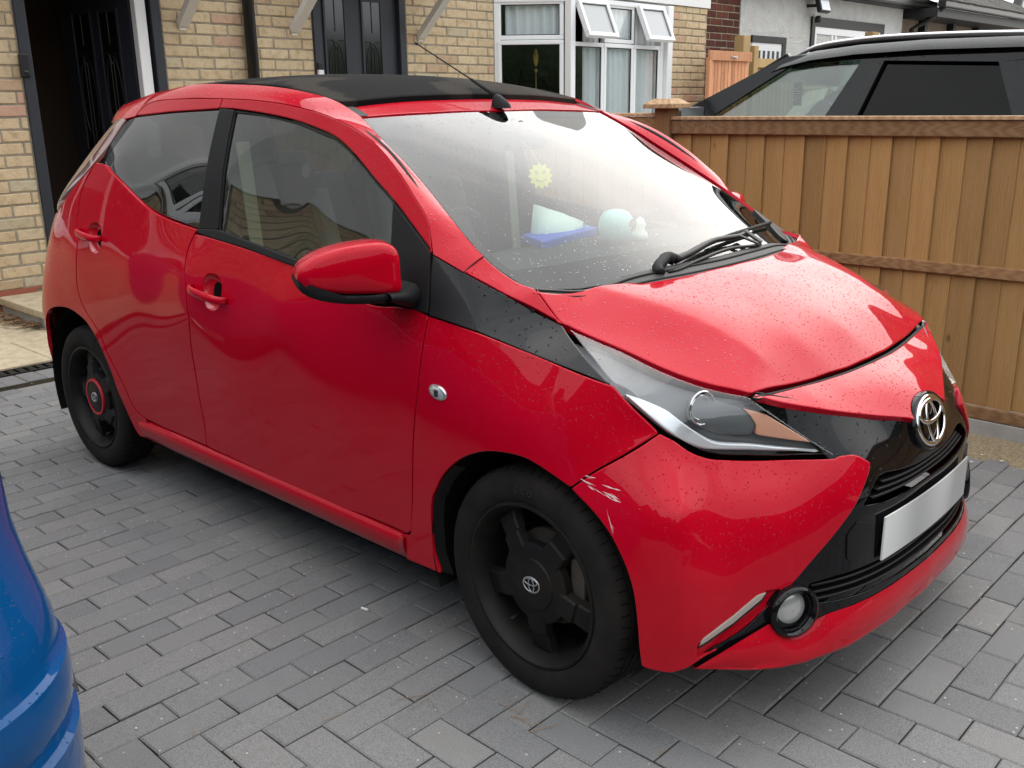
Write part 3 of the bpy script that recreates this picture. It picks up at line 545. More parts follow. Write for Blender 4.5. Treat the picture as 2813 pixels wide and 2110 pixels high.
def mk_glass(name, tint, rough=0., drops=False, refl=1.0, ior=1.5):
    m_ = bpy.data.materials.new(name); m_.use_nodes = True; t = m_.node_tree; t.nodes.clear(); M[name] = m_
    o = t.nodes.new('ShaderNodeOutputMaterial'); tr = t.nodes.new('ShaderNodeBsdfTransparent'); tr.inputs[0].default_value = (*tint, 1)
    gl = t.nodes.new('ShaderNodeBsdfGlossy'); gl.inputs['Roughness'].default_value = rough; gl.inputs['Color'].default_value = (1,1,1,1)
    fr = t.nodes.new('ShaderNodeFresnel'); fr.inputs['IOR'].default_value = ior
    mx = t.nodes.new('ShaderNodeMixShader')
    ad = t.nodes.new('ShaderNodeMath'); ad.inputs[1].default_value = 1.; dv = t.nodes.new('ShaderNodeMath'); dv.operation = 'DIVIDE'
    mu = t.nodes.new('ShaderNodeMath'); mu.operation = 'MULTIPLY'; mu.use_clamp = True; mu.inputs[1].default_value = 2*refl      # two surfaces of one pane: 2F/(1+F)
    gg = t.nodes.new('ShaderNodeNewGeometry'); io = t.nodes.new('ShaderNodeMapRange'); io.inputs['To Min'].default_value = ior; io.inputs['To Max'].default_value = 1/ior; t.links.new(gg.outputs['Backfacing'], io.inputs['Value']); t.links.new(io.outputs[0], fr.inputs['IOR'])
    t.links.new(fr.outputs[0], ad.inputs[0]); t.links.new(fr.outputs[0], dv.inputs[0]); t.links.new(ad.outputs[0], dv.inputs[1]); t.links.new(dv.outputs[0], mu.inputs[0]); t.links.new(mu.outputs[0], mx.inputs[0]); t.links.new(tr.outputs[0], mx.inputs[1]); t.links.new(gl.outputs[0], mx.inputs[2]); t.links.new(mx.outputs[0], o.inputs[0])
    if drops:
        h = droplets(m_, 150, .34); b = t.nodes.new('ShaderNodeBump'); b.inputs['Strength'].default_value = .55; b.inputs['Distance'].default_value = .0025
        t.links.new(h, b.inputs['Height']); t.links.new(b.outputs[0], gl.inputs['Normal']); t.links.new(b.outputs[0], fr.inputs['Normal'])
    return m_
mk_glass('windscreen_glass', (.58,.65,.62), .0, True, 1., 1.31)
mk_glass('side_glass', (.55,.64,.60))
mk_glass('dark_glass', (.16,.20,.19))
mk_glass('house_glass', (.93,.95,.95))
mk_glass('privacy_glass', (.03,.033,.036), 0., False, 1., 1.17)
mk_glass('lens_glass', (.93,.95,.96), .03, True, .8)

mat('drl_lens', (.33,.28,.25), .25, 0, .5, .6)
mat('drl_white', (.72,.73,.75), .18, .35, .5)
mat('lamp_grey', (.10,.105,.11), .4, .2)
mat('lamp_bowl', (.12,.125,.13), .4, .3)
mat('lamp_orange', (.60,.30,.20), .3)
mat('frit_black', (.004,.004,.005), .6, 0, .1)
m_ = mat('scuttle_grey', (.045,.044,.042), .6); bump(m_, droplets(m_), .6, .004)
mat('tail_lens', (.16,.06,.05), .12, 0, .5, 1.)
mat('liner_black', (.006,.006,.006), .9, 0, .15)
mat('white_plastic', (.72,.72,.72), .35)
mat('seat_cloth', (.10,.105,.11), .9); mat('seat_light', (.34,.35,.34), .9)
mat('dash_black', (.020,.021,.022), .75)
mat('headliner', (.10,.10,.095), .95)
mat('tissue_white', (.75,.82,.78), .9); mat('tissue_blue', (.05,.10,.55), .6)
mat('mint', (.25,.62,.58), .35); mat('mint_white', (.7,.75,.7), .5); mat('sun_yellow', (.80,.72,.05), .6)
mat('amber', (.55,.35,.08), .4)
m_ = mat('tyre_tread', (.014,.0135,.013), .85, 0, .25); c = coords(m_)
lk(m_, ramp(m_, noise(m_, c, 12, 6), [(.3,(.0065,.006,.0055)),(.75,(.020,.017,.015))]), pb(m_).inputs['Base Color']); bump(m_, noise(m_, c, 260, 3), .25, .002)
mat('fog_glass', (.42,.42,.41), .15, .3, .5, 1.)
m_ = mat('plate_white', (.62,.63,.62), .3); c = coords(m_)
lk(m_, ramp(m_, noise(m_, coords(m_, scale=(1,3.2,1)), 1.5, 0), [(.3,(.36,.36,.36)),(.7,(.66,.67,.65))]), pb(m_).inputs['Base Color'])
mat('handle_red', (.46,.003,.014), .3, 0, .5, 1.)
mat('repeater_lens', (.62,.60,.58), .1, .5, .5, 1.)
mat('belt_cream', (.42,.40,.30), .9)
mat('scuff_pale', (.62,.42,.42), .7)
mat('tyre_mark', (.035,.033,.031), .8, 0, .2)
# ---------------------------------------------------------------- materials of the place
def rnd_src(m_, attr):
    if attr:
        a = nd(m_, 'ShaderNodeAttribute'); a.attribute_name = 'rnd'; return a.outputs['Fac']
    return nd(m_, 'ShaderNodeObjectInfo').outputs['Random']
def mk_paver(name, attr):
    m_ = mat(name, (.15,.15,.15), .85, 0, .3); c = coords(m_, 'Object' if attr else 'Object')
    g = nd(m_, 'ShaderNodeNewGeometry'); pos = g.outputs['Position']; r = rnd_src(m_, attr)
    base = ramp(m_, r, [(0,(.166,.167,.172)),(.35,(.188,.188,.191)),(.7,(.203,.202,.203)),(1,(.228,.224,.219))])
    n1 = noise(m_, pos, 1.7, 5); n2 = noise(m_, pos, 420, 3, .7); n3 = noise(m_, pos, 34, 5, .6)
    x = mixc(m_, mth(m_, 'MULTIPLY', n3, .45), base, (.152,.149,.145))
    sp = ramp(m_, n2, [(.30,(.35,.35,.35)),(.5,(1,1,1)),(.70,(1.45,1.43,1.40))])
    mm = nd(m_, 'ShaderNodeMix', data_type='RGBA', blend_type='MULTIPLY'); mm.inputs[0].default_value = .85; lk(m_, x, mm.inputs[6]); lk(m_, sp, mm.inputs[7])
    st = ramp(m_, n1, [(.30,(.78,.77,.77)),(.48,(1,1,1)),(.62,(1.02,1.01,1.0)),(.75,(1.18,1.15,1.10))]); m2 = nd(m_, 'ShaderNodeMix', data_type='RGBA', blend_type='MULTIPLY'); m2.inputs[0].default_value = 1; lk(m_, mm.outputs[2], m2.inputs[6]); lk(m_, st, m2.inputs[7])
    # pale grains of sand and lime
    v = nd(m_, 'ShaderNodeTexVoronoi'); v.inputs['Scale'].default_value = 55; lk(m_, pos, v.inputs['Vector'])
    sc = nd(m_, 'ShaderNodeSeparateColor'); lk(m_, v.outputs['Color'], sc.inputs[0])
    f = mth(m_, 'MULTIPLY', mth(m_, 'LESS_THAN', v.outputs['Distance'], .16), mth(m_, 'GREATER_THAN', sc.outputs[0], .93))
    lk(m_, mixc(m_, f, m2.outputs[2], (.42,.40,.37)), pb(m_).inputs['Base Color']); bump(m_, n2, .55, .0016)
    return m_
mk_paver('paver', False); mk_paver('paver_stuff', True)
m_ = mat('joint_soil', (.03,.026,.02), .95, 0, .1); g = nd(m_, 'ShaderNodeNewGeometry').outputs['Position']
lk(m_, ramp(m_, noise(m_, g, 5, 6, .7), [(.38,(.012,.010,.008)),(.55,(.030,.024,.017)),(.68,(.040,.042,.018)),(.85,(.10,.085,.06))]), pb(m_).inputs['Base Color']); bump(m_, noise(m_, g, 160, 4), .8, .006)
def mk_brick(name, attr, red=False):
    m_ = mat(name, (.4,.3,.2), .9, 0, .2); pos = nd(m_, 'ShaderNodeNewGeometry').outputs['Position']; r = rnd_src(m_, attr)
    if red: base = ramp(m_, r, [(0,(.075,.028,.020)),(.5,(.11,.038,.027)),(1,(.15,.052,.035))])
    else:
        base = ramp(m_, r, [(0,(.58,.45,.29)),(.25,(.63,.50,.33)),(.5,(.55,.43,.275)),(.74,(.60,.46,.295)),(.84,(.50,.44,.32)),(.93,(.45,.36,.22)),(.97,(.55,.34,.25)),(1,(.58,.36,.27))])
        base.node.color_ramp.interpolation = 'LINEAR'
    n1 = noise(m_, pos, 16, 4, .6); x = mixc(m_, mth(m_, 'MULTIPLY', ramp(m_, n1, [(.48,(0,0,0)),(.7,(1,1,1))]), .55), base, (.33,.235,.12) if not red else (.05,.02,.015))
    n2 = noise(m_, pos, 220, 4, .7); mm = nd(m_, 'ShaderNodeMix', data_type='RGBA', blend_type='MULTIPLY'); mm.inputs[0].default_value = .6
    lk(m_, x, mm.inputs[6]); lk(m_, ramp(m_, n2, [(.3,(.55,.52,.5)),(.55,(1,1,1)),(.8,(1.25,1.25,1.25))]), mm.inputs[7])
    v = nd(m_, 'ShaderNodeTexVoronoi'); v.inputs['Scale'].default_value = 26; lk(m_, pos, v.inputs['Vector']); sc = nd(m_, 'ShaderNodeSeparateColor'); lk(m_, v.outputs['Color'], sc.inputs[0])
    f = mth(m_, 'MULTIPLY', mth(m_, 'LESS_THAN', v.outputs['Distance'], .13), mth(m_, 'GREATER_THAN', sc.outputs[0], .88))
    lk(m_, mixc(m_, f, mm.outputs[2], (.05,.03,.015)), pb(m_).inputs['Base Color']); bump(m_, mth(m_, 'ADD', mth(m_, 'MULTIPLY', n2, .5), noise(m_, pos, 40, 4)), .5, .006)
mk_brick('brick', False); mk_brick('brick_stuff', True); mk_brick('brick_red', False, True); mk_brick('brick_red_stuff', True, True)
m_ = mat('mortar', (.36,.31,.24), .95, 0, .1); pos = nd(m_, 'ShaderNodeNewGeometry').outputs['Position']
lk(m_, ramp(m_, noise(m_, pos, 12, 6, .7), [(.3,(.20,.17,.13)),(.6,(.34,.30,.23)),(.85,(.46,.43,.37))]), pb(m_).inputs['Base Color']); bump(m_, noise(m_, pos, 200, 4), .6, .006)
def mk_wood(name, cols, grain=(3,3,.35), scale=9, rough=.75):
    m_ = mat(name, cols[1], rough, 0, .25); t = nd(m_, 'ShaderNodeTexCoord'); oi = nd(m_, 'ShaderNodeObjectInfo')
    va = nd(m_, 'ShaderNodeVectorMath', operation='MULTIPLY_ADD'); lk(m_, oi.outputs['Random'], va.inputs[0]); va.inputs[1].default_value = (13,17,29); lk(m_, t.outputs['Object'], va.inputs[2])
    mp_ = nd(m_, 'ShaderNodeMapping'); mp_.inputs['Scale'].default_value = grain; lk(m_, va.outputs[0], mp_.inputs[0]); v = mp_.outputs[0]
    n1 = noise(m_, v, scale, 5, .6); w = nd(m_, 'ShaderNodeTexWave'); w.inputs['Scale'].default_value = scale*1.6; w.inputs['Distortion'].default_value = 9; w.inputs['Detail'].default_value = 3; w.inputs['Detail Scale'].default_value = 1.2; lk(m_, v, w.inputs['Vector'])
    f = mth(m_, 'ADD', mth(m_, 'MULTIPLY', n1, .65), mth(m_, 'MULTIPLY', w.outputs['Fac'], .35))
    base = ramp(m_, f, [(.25,cols[0]),(.5,cols[1]),(.78,cols[2])])
    tone = ramp(m_, oi.outputs['Random'], [(0,(.78,.78,.76)),(.5,(1,1,1)),(1,(1.18,1.15,1.1))])
    mm = nd(m_, 'ShaderNodeMix', data_type='RGBA', blend_type='MULTIPLY'); mm.inputs[0].default_value = 1; lk(m_, base, mm.inputs[6]); lk(m_, tone, mm.inputs[7])
    # knots
    vo = nd(m_, 'ShaderNodeTexVoronoi'); vo.inputs['Scale'].default_value = 5.5; mk = nd(m_, 'ShaderNodeMapping'); mk.inputs['Scale'].default_value = (1.4,1.4,.75); lk(m_, va.outputs[0], mk.inputs[0]); lk(m_, mk.outputs[0], vo.inputs['Vector'])
    kn = ramp(m_, vo.outputs['Distance'], [(.03,(1,1,1)),(.10,(.0,.0,.0))])
    lk(m_, mixc(m_, mth(m_, 'MULTIPLY', kn, .75), mm.outputs[2], tuple(c_*.35 for c_ in cols[0])), pb(m_).inputs['Base Color']); bump(m_, f, .25, .004)
mk_wood('fence_wood', [(.30,.165,.062),(.355,.205,.082),(.39,.235,.100)])
mk_wood('rail_wood', [(.18,.095,.046),(.235,.130,.064),(.28,.165,.085)], (.35,3,3))
mk_wood('post_wood', [(.13,.065,.030),(.20,.105,.048),(.26,.145,.07)])
mk_wood('cap_wood', [(.32,.19,.10),(.44,.28,.16),(.52,.35,.21)], (.5,2,2))
mk_wood('gate_wood', [(.50,.22,.11),(.60,.28,.15),(.66,.33,.19)])
mk_wood('new_wood', [(.30,.20,.09),(.38,.26,.12),(.45,.32,.16)])
m_ = mat('concrete', (.42,.40,.36), .9); pos = nd(m_, 'ShaderNodeNewGeometry').outputs['Position']
lk(m_, ramp(m_, noise(m_, pos, 7, 6, .65), [(.3,(.27,.26,.24)),(.6,(.36,.35,.33)),(.85,(.45,.44,.41))]), pb(m_).inputs['Base Color']); bump(m_, noise(m_, pos, 90, 4), .3, .004)
m_ = mat('patio_slab', (.50,.42,.30), .9, 0, .2); pos = nd(m_, 'ShaderNodeNewGeometry').outputs['Position']
lk(m_, ramp(m_, noise(m_, pos, 13, 6, .7), [(.3,(.36,.30,.20)),(.55,(.50,.42,.30)),(.8,(.58,.50,.38))]), pb(m_).inputs['Base Color'])
mp_ = nd(m_, 'ShaderNodeMapping'); mp_.inputs['Scale'].default_value = (2.2,1,1); lk(m_, pos, mp_.inputs[0]); bump(m_, noise(m_, mp_.outputs[0], 34, 5, .6), .6, .012)
m_ = mat('sand_grit', (.40,.31,.19), .95); pos = nd(m_, 'ShaderNodeNewGeometry').outputs['Position']
lk(m_, ramp(m_, noise(m_, pos, 80, 5, .7), [(.3,(.20,.15,.09)),(.55,(.42,.33,.21)),(.8,(.55,.47,.34))]), pb(m_).inputs['Base Color']); bump(m_, noise(m_, pos, 110, 4, .7), 1., .02)
m_ = mat('render_white', (.74,.73,.70), .9); pos = nd(m_, 'ShaderNodeNewGeometry').outputs['Position']
lk(m_, ramp(m_, noise(m_, pos, 6, 6, .7), [(.3,(.62,.61,.58)),(.6,(.74,.73,.71)),(.85,(.78,.77,.76))]), pb(m_).inputs['Base Color'])
h = noise(m_, pos, 38, 4, .65); bump(m_, h, 1., .035)
m_ = mat('smooth_render', (.74,.74,.73), .85); bump(m_, noise(m_, coords(m_), 60, 4), .1, .004)
m_ = mat('upvc', (.78,.79,.80), .28, 0, .5)
mat('anthracite', (.022,.026,.034), .45); m_ = mat('door_dark', (.020,.023,.032), .42); bump(m_, noise(m_, coords(m_, scale=(8,8,.6)), 12, 5), .12, .003)
mat('pipe_black', (.008,.008,.008), .3); mat('bracket_white', (.64,.62,.58), .5); mat('lead', (.03,.03,.03), .4, .6)
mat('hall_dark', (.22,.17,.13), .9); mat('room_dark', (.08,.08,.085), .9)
m_ = mat('curtain', (.80,.82,.84), .9); mat('gold', (.45,.33,.10), .35, .7)
m_ = mat('roof_tile', (.03,.026,.022), .85); bump(m_, noise(m_, coords(m_), 30, 5), .4, .01)
mat('black_trim', (.010,.010,.011), .5); mat('cast_iron', (.010,.010,.011), .55, .2)
mat('bell_white', (.74,.74,.74), .3); mat('bell_black', (.012,.012,.013), .3)
mk_glass('leaded_glass', (.45,.50,.50), .12)
mat('lamp_glass', (.45,.47,.5), .15, .2); mat('leaf_brown', (.16,.09,.045), .9); mat('straw', (.30,.19,.10), .9); mat('stone_white', (.6,.59,.56), .9)
mat('air_brick', (.30,.09,.055), .85)
mat('reflector_red', (.5,.01,.01), .15, 0, .5, 1.)
mat('frosted_pane', (.40,.41,.42), .12, 0, .5)
m_ = mat('hedge_green', (.03,.05,.02), .9); bump(m_, noise(m_, coords(m_), 3, 6), 1., .3)
# ================================================================ the red car
car = empty('red_car', (0,0,0), 0, 'red five-door hatchback with black fabric roof and black wheels, wet with rain', 'car')
mir = lambda P: np.array(P)*[1,-1,1]
rev = lambda P: np.array(P)[::-1]
def sp(P, step=.012): return spline(P, step=step)
def XZ(S, pts): return S.snap([(x, -.75, z) for x, z in pts])
def part_to(parent, before):
    pass
E = {}
E['door_b'] = sp(C['door_b']); E['door_bot'] = C['door_bot']; E['door_f'] = sp(C['door_f']); E['belt'] = sp(C['belt'])
E['rdr'] = np.vstack([sp(C['rdoor_r'][:-2]), C['rdoor_r'][-2:]]); E['rwl'] = sp(C['rwin_low'])
E['archr'] = np.vstack([sp(np.vstack([rev(C['arch_r']), XZ(SIDE, [(-.285,.545),(-.322,.47),(-.338,.41),(-.342,.385)])]))])
E['archf'] = sp(C['arch_f1']); E['archf2'] = sp(np.delete(C['arch_f2'], 2, 0))
# --- doors, wings, quarters
fd = panel('front_door', SIDE, [E['door_b'], E['door_bot'], E['door_f'], rev(E['belt'])], 'paint_red', car, holes=[[spline(C['cup_f'], step=.008, closed=True)]])
rd = panel('rear_door', SIDE, [E['rdr'], rev(E['door_b']), rev(E['rwl'])], 'paint_red', car, holes=[[spline(C['cup_r'], step=.008, closed=True)]])
panel('front_wing', SIDE, [rev(E['door_f']), XZ(SIDE, [(1.912,.287),(1.8865,.283),(1.8875,.207),(2.03,.214)]), E['archf'], rev(sp(C['bline'])), rev(sp(C['F4a'])), rev(sp(C['F3']))], 'paint_red', car)
nq = len(C['rdoor_r'])-3
quarter_back = XZ(SIDE, [(-.40,.375),(-.452,.44),(-.46,.60),(-.445,.74),(-.40,.85),(-.33,.93),(-.24,.985),(-.145,1.003)])
panel('rear_quarter', SIDE, [sp(C['rdoor_r'][:nq+1]), XZ(SIDE, [(.445,.265),(.42,.212)]), E['archr'], quarter_back, XZ(SIDE, [(-.02,1.072),(.09,1.135),(.19,1.19)])], 'paint_red', car)
# --- sills
xs = np.linspace(.395, 1.8895, 60); prof = [(.752,.283),(.7635,.2775),(.7725,.270),(.7745,.262),(.7735,.25),(.768,.228),(.757,.207),(.745,.199),(.70,.192)]
V = []; F = []
for x in xs:
    dz = .0
    for y, z_ in prof: V.append((x, -y, z_+dz))
k = len(prof); F = [(i*k+j, (i+1)*k+j, (i+1)*k+j+1, i*k+j+1) for i in range(len(xs)-1) for j in range(k-1)]
V = np.array(V); F.append(tuple((len(xs)-1)*k+j for j in range(k)))
mesh('sill', V, [tuple(reversed(f)) for f in F], 'paint_red', car, True); mesh('sill', V*[1,-1,1], F, 'paint_red', car, True)
# --- front bumper
cheek = [sp(C['ch_top']), sp(C['ch_in'][:4]), sp(np.delete(C['ch_in'][3:], 5, 0)), C['ch_bot'][1:], rev(E['archf2']), rev(sp(C['bline']))]
panel('bumper_corner', CHEEK, cheek, 'paint_red', car, label='glossy red front bumper corner', holes=[[C['slot']]])
panel('lamp_slot', CHEEK, [C['slot']], 'paint_red', car, off=-.008, gap=-.004, edge=.001, flange=.002)
panel('daytime_lamp', CHEEK, [C['drl']], 'drl_lens', car, off=.0035, gap=0, edge=.002, flange=.004, res=.012)
panel('daytime_lamp_gap_shade', CHEEK, [C['drl']+[0,0,-.004]], 'satin_black', car, off=.0018, gap=-.002, edge=.0015, flange=.002, res=.012)  # raised dark sheet stands in for the shaded gap round the lens
lip_up = np.vstack([C['lip_up'][:3], C['lip_up'][3:10], [(2.926,-.20,.290),(2.932,-.1,.293),(2.934,0,.294)]])
for q_ in range(7, len(lip_up)):
    lip_up[q_] = FRONT.snap([(2.95, lip_up[q_][1], .289)], -.006)[0]
lip_lo = np.array([(2.762,-.708,.219),(2.80,-.655,.208),(2.841,-.606,.201),(2.875,-.55,.194),(2.903,-.49,.190),(2.945,-.36,.189),(2.965,-.2,.190),(2.972,0,.191)])
lip_cr = np.array([(2.762,-.708,.2195),(2.803,-.658,.213),(2.848,-.604,.208),(2.885,-.548,.206),(2.912,-.49,.206),(2.948,-.38,.208),(2.972,-.22,.211),(2.982,0,.213)])
def lipmesh():
    A = resample(lip_up, 70); B = resample(lip_lo, 70); K_ = spline(lip_cr, n=70); V = []; n = 12
    fa = np.linspace(0, 1, 70)
    # pair the curves by their sideways position
    ya = A[:,1]; K_ = np.column_stack([np.interp(np.maximum.accumulate(ya), K_[:,1], K_[:,k]) for k in range(3)]); B = np.column_stack([np.interp(np.maximum.accumulate(ya), B[:,1], B[:,k]) for k in range(3)])
    for i in range(70):
        a, c_, b = A[i], K_[i], B[i]; oy = np.array([.85,-.35*min(1,abs(a[1])/.6),.3]); w = min(1., max(0, np.linalg.norm(a-c_)/.08))
        for j in range(7):
            s = j/6; V.append(a*(1-s)+c_*s+oy*.007*w*4*s*(1-s))
        for s in (.08,.2,.5,.8,.95,1.): V.append(c_*(1-s)+b*s+oy*.004*w*math.sin(math.pi*s))
        V.append(b+np.array([-.05,.02,-.003]))
    k = n+2; F = [(i*k+j, i*k+j+1, (i+1)*k+j+1, (i+1)*k+j) for i in range(69) for j in range(k-1)]
    V = np.array(V); V2 = V*[1,-1,1]
    W = np.vstack([V, V2]); F2 = F+[tuple(reversed([q+len(V) for q in f])) for f in F]
    bm = bmesh.new(); vs_ = [bm.verts.new(v) for v in W]
    for f in F2:
        try: bm.faces.new([vs_[i] for i in f])
        except ValueError: pass
    bmesh.ops.remove_doubles(bm, verts=bm.verts, dist=.0006); bmesh.ops.recalc_face_normals(bm, faces=bm.faces)
    me = bpy.data.meshes.new('lower_bumper_lip'); bm.to_mesh(me); bm.free(); me.materials.append(M['paint_red']); me.polygons.foreach_set('use_smooth', [True]*len(me.polygons)); me.set_sharp_from_angle(angle=R(55))
    return link('lower_bumper_lip', me, car)
lipmesh()
def YZ(S, pts): return S.snap([(2.9, y, z) for y, z in pts])
half = [(0,.70),(-.1,.678),(-.2,.703),(-.33,.738),(-.47,.778),(-.50,.77),(-.43,.70),(-.385,.655),(-.375,.625),(-.32,.62),(-.30,.60),(-.315,.575),(-.34,.54),(-.39,.49),(-.455,.425),(-.512,.378),(-.556,.345),(-.615,.298),(-.68,.26),(-.73,.228),(-.70,.214),(-.64,.25),(-.57,.275),(-.45,.285),(-.3,.285),(0,.287)]
full = half+[(-y, z) for y, z in reversed(half[1:-1])]
ug = [(0,.553),(-.08,.555),(-.16,.562),(-.225,.572),(-.255,.570),(-.285,.55),(-.322,.519),(-.235,.505),(-.125,.500),(0,.500)]
ug = ug+[(-y, z) for y, z in reversed(ug[1:-1])]
lg = [(0,.366),(-.2,.366),(-.31,.370),(-.40,.371),(-.465,.367),(-.462,.32),(-.39,.312),(-.3,.306),(0,.304)]
lg = lg+[(-y, z) for y, z in reversed(lg[1:-1])]
mask = panel('front_mask', FRONT, [YZ(FRONT, full)], 'gloss_black', car, off=-.008, gap=0, flange=.004, holes=[[YZ(FRONT, ug)], [YZ(FRONT, lg)]], mirror=False, res=.014)
panel('grille_back', FRONT, [YZ(FRONT, [(y*1.06, .535+(z-.535)*1.5) for y, z in ug])], 'void_black', mask, off=-.055, gap=0, flange=.002, mirror=False, res=.03)
panel('lower_grille_back', FRONT, [YZ(FRONT, [(y*1.03, .338+(z-.338)*1.5) for y, z in lg])], 'void_black', mask, off=-.055, gap=0, flange=.002, mirror=False, res=.03)
def slat(S, ys, zf, off, w, h, name, mat_, par):
    V = []; 
    for y in ys:
        q = S.snap([(2.9, y, zf(y))], off)[0]; V += [q+[w/2,0,-h/2], q+[w/2,0,h/2], q+[-w/2,0,h/2], q+[-w/2,0,-h/2]]
    k = 4; F = [(i*k+j, i*k+(j+1)%k, (i+1)*k+(j+1)%k, (i+1)*k+j) for i in range(len(ys)-1) for j in range(4)]+[(3,2,1,0), tuple(range(len(V)-4, len(V)))]
    mb = MB(); mb.add(V, F); return mb.build(name, mat_, par, bevel=.0012, seg=1, autosmooth=40)
for f in (.28, .52, .76):
    lim = .31-.10*f; ys = np.linspace(-lim, lim, 41)
    slat(FRONT, ys, lambda y: .501+.010*(abs(y)/.3)**2+(.052+.012*(abs(y)/.25)**2*(1 if abs(y) < .25 else .8))*f, -.026, .024, .006, 'grille_slat', 'satin_black', mask)
for f in (.2, .5, .8):
    ys = np.linspace(-.458, .458, 51)
    slat(FRONT, ys, lambda y: (.304+.012*(abs(y)/.46)**2)+(.062-.008*(abs(y)/.46))*f, -.026, .024, .006, 'lower_grille_slat', 'satin_black', mask)
for s in (-1, 1):
    panel('tow_cover', FRONT, [C['cap']*[1,-s if s > 0 else 1,1]], 'satin_black', mask, off=-.0045, gap=.001, edge=.002, flange=.003, mirror=False, res=.014)
# nose panel, bonnet
nl = C['nose_lo']; arc = np.array([(2.9475,-.096,.667),(2.938,-.088,.684),(2.926,-.065,.700),(2.919,-.035,.708),(2.917,0,.711)])
cut = np.array([(2.734,-.483,.775),(2.752,-.36,.768),(2.768,-.25,.765),(2.782,-.12,.764),(2.786,0,.764)])
cutN = spline(cut, step=.012)+[.009,0,-.004]
nh = np.vstack([rev(cutN), sp(nl), sp(arc)])
panel('nose_panel', NOSE, [nh, mir(nh)[::-1]], 'paint_red', car, gap=.001, mirror=False, edge=.004)
bg_ = sp(C['bon_gap']); rear = spline(np.array([(2.251,-.638,.966),(2.30,-.50,.957),(2.335,-.35,.955),(2.355,-.18,.956),(2.362,0,.957)]), step=.012)
bh = np.vstack([rev(rear), bg_, spline(cut, step=.012)])
bonnet = panel('bonnet', BONNET, [bh, mir(bh)[::-1]], 'paint_red', car, gap=.0022, mirror=False, edge=.004, flange=.02, res=.014)
seal = MB(); cs = spline(np.vstack([cut, mir(cut)[::-1][1:]]), step=.02); seal.tube(cs+[.0035,0,-.011], .0065, 8); seal.build('bonnet_seal', 'rubber', bonnet, smooth=True)
mesh('engine_bay', np.array([(2.2,-.62,.84),(2.2,.62,.84),(2.45,.6,.80),(2.45,-.6,.80),(2.76,.46,.735),(2.76,-.46,.735),(2.82,.26,.60),(2.82,-.26,.60)]), [(0,3,2,1),(3,5,4,2),(5,7,6,4)], 'void_black', car)
# --- headlights
for s in (-1, 1):
    hl = car
    def lp(name, outl, mt, off, gap=0., edge=.002, fl=.004, res=.012):
        o = panel(name, LAMP, outl, mt, hl, off=off, gap=gap, edge=edge, flange=fl, res=res, mirror=False)
        if s > 0:
            me = o.data; V = np.array([v.co for v in me.vertices])*[1,-1,1]; F = [tuple(reversed(p_.vertices)) for p_ in me.polygons]
            bpy.data.objects.remove(o); o = mesh(name, V, F, mt, hl, True)
            o.data.set_sharp_from_angle(angle=R(60))
        return o
    lo = [sp(C['lamp_up'][:7]), sp(C['lamp_up'][6:]), sp(C['lamp_lo'])]
    hl = lp('headlight', lo, 'lens_glass', .0, .0016, .003, .022)
    lp('housing', lo, 'lamp_grey', -.030, .003, .003, .004)
    lp('daytime_strip', [sp(np.vstack([C['lamp_drl'], C['lamp_drl'][:1]]), .008)], 'drl_white', -.010, .0, .004, .012)
    lp('indicator', [C['lamp_ind']], 'lamp_orange', -.016, .0, .003, .010)
    lp('reflector_bowl', [spline(C['lamp_bowl'], step=.008, closed=True)], 'lamp_bowl', -.019, .0, .006, .010)
    pr = MB(); c0 = LAMP.snap([(2.672,-.575,.755)], -.012)[0]; n0 = LAMP.nrm(LAMP.uv([c0]))[0]
    ax = np.array([.94,-.25,.1]); ax /= np.linalg.norm(ax)
    e1 = np.cross(ax, [0,0,1]); e1 /= np.linalg.norm(e1); e2 = np.cross(e1, ax)
    pr.tube([c0+(e1*math.cos(t)+e2*math.sin(t))*.036+ax*.002 for t in np.linspace(0, 2*math.pi, 41)], .0022, 6, cap=False)
    pr.tube([c0+(e1*math.cos(t)+e2*math.sin(t))*.026-ax*.004 for t in np.linspace(0, 2*math.pi, 41)], .0016, 6, cap=False)
    o = pr.build('projector', 'chrome', hl, autosmooth=35)
    if s > 0: o.data.transform(Matrix.Scale(-1, 4, (0,1,0))); o.data.flip_normals()
# --- black strip behind the headlight, base of the windscreen pillar
panel('wing_strip', STRIP, [sp(C['st_up']), sp(C['st_end']), sp(C['st_lo']), sp(C['st_f'])], 'gloss_black', car, off=-.002)
panel('strip_base', STRIP, [C['st_mid'], rev(C['st_lo'])[:2][::-1], sp(C['st_f'])], 'trim_black', car, off=.0008, gap=.001, edge=.002, flange=.004)
FAIR = TPS(np.vstack([C['st_up'][1:], [(2.081,-.642,1.031),(2.12,-.640,1.008),(2.154,-.634,.989),(2.187,-.628,.974),(2.235,-.630,.968),(2.251,-.638,.966),(2.291,-.639,.929),(2.328,-.638,.897),(2.15,-.662,.982),(2.22,-.652,.955)]]), (.1,-.75,.6))
panel('pillar_base', FAIR, [sp(C['st_up'][1:]), np.array([(2.328,-.638,.897),(2.291,-.639,.929),(2.251,-.638,.966),(2.235,-.630,.968)]), rev(sp(np.array([(2.081,-.642,1.031),(2.12,-.640,1.008),(2.154,-.634,.989),(2.187,-.628,.974),(2.235,-.630,.968)])))], 'paint_red', car, gap=.0012)
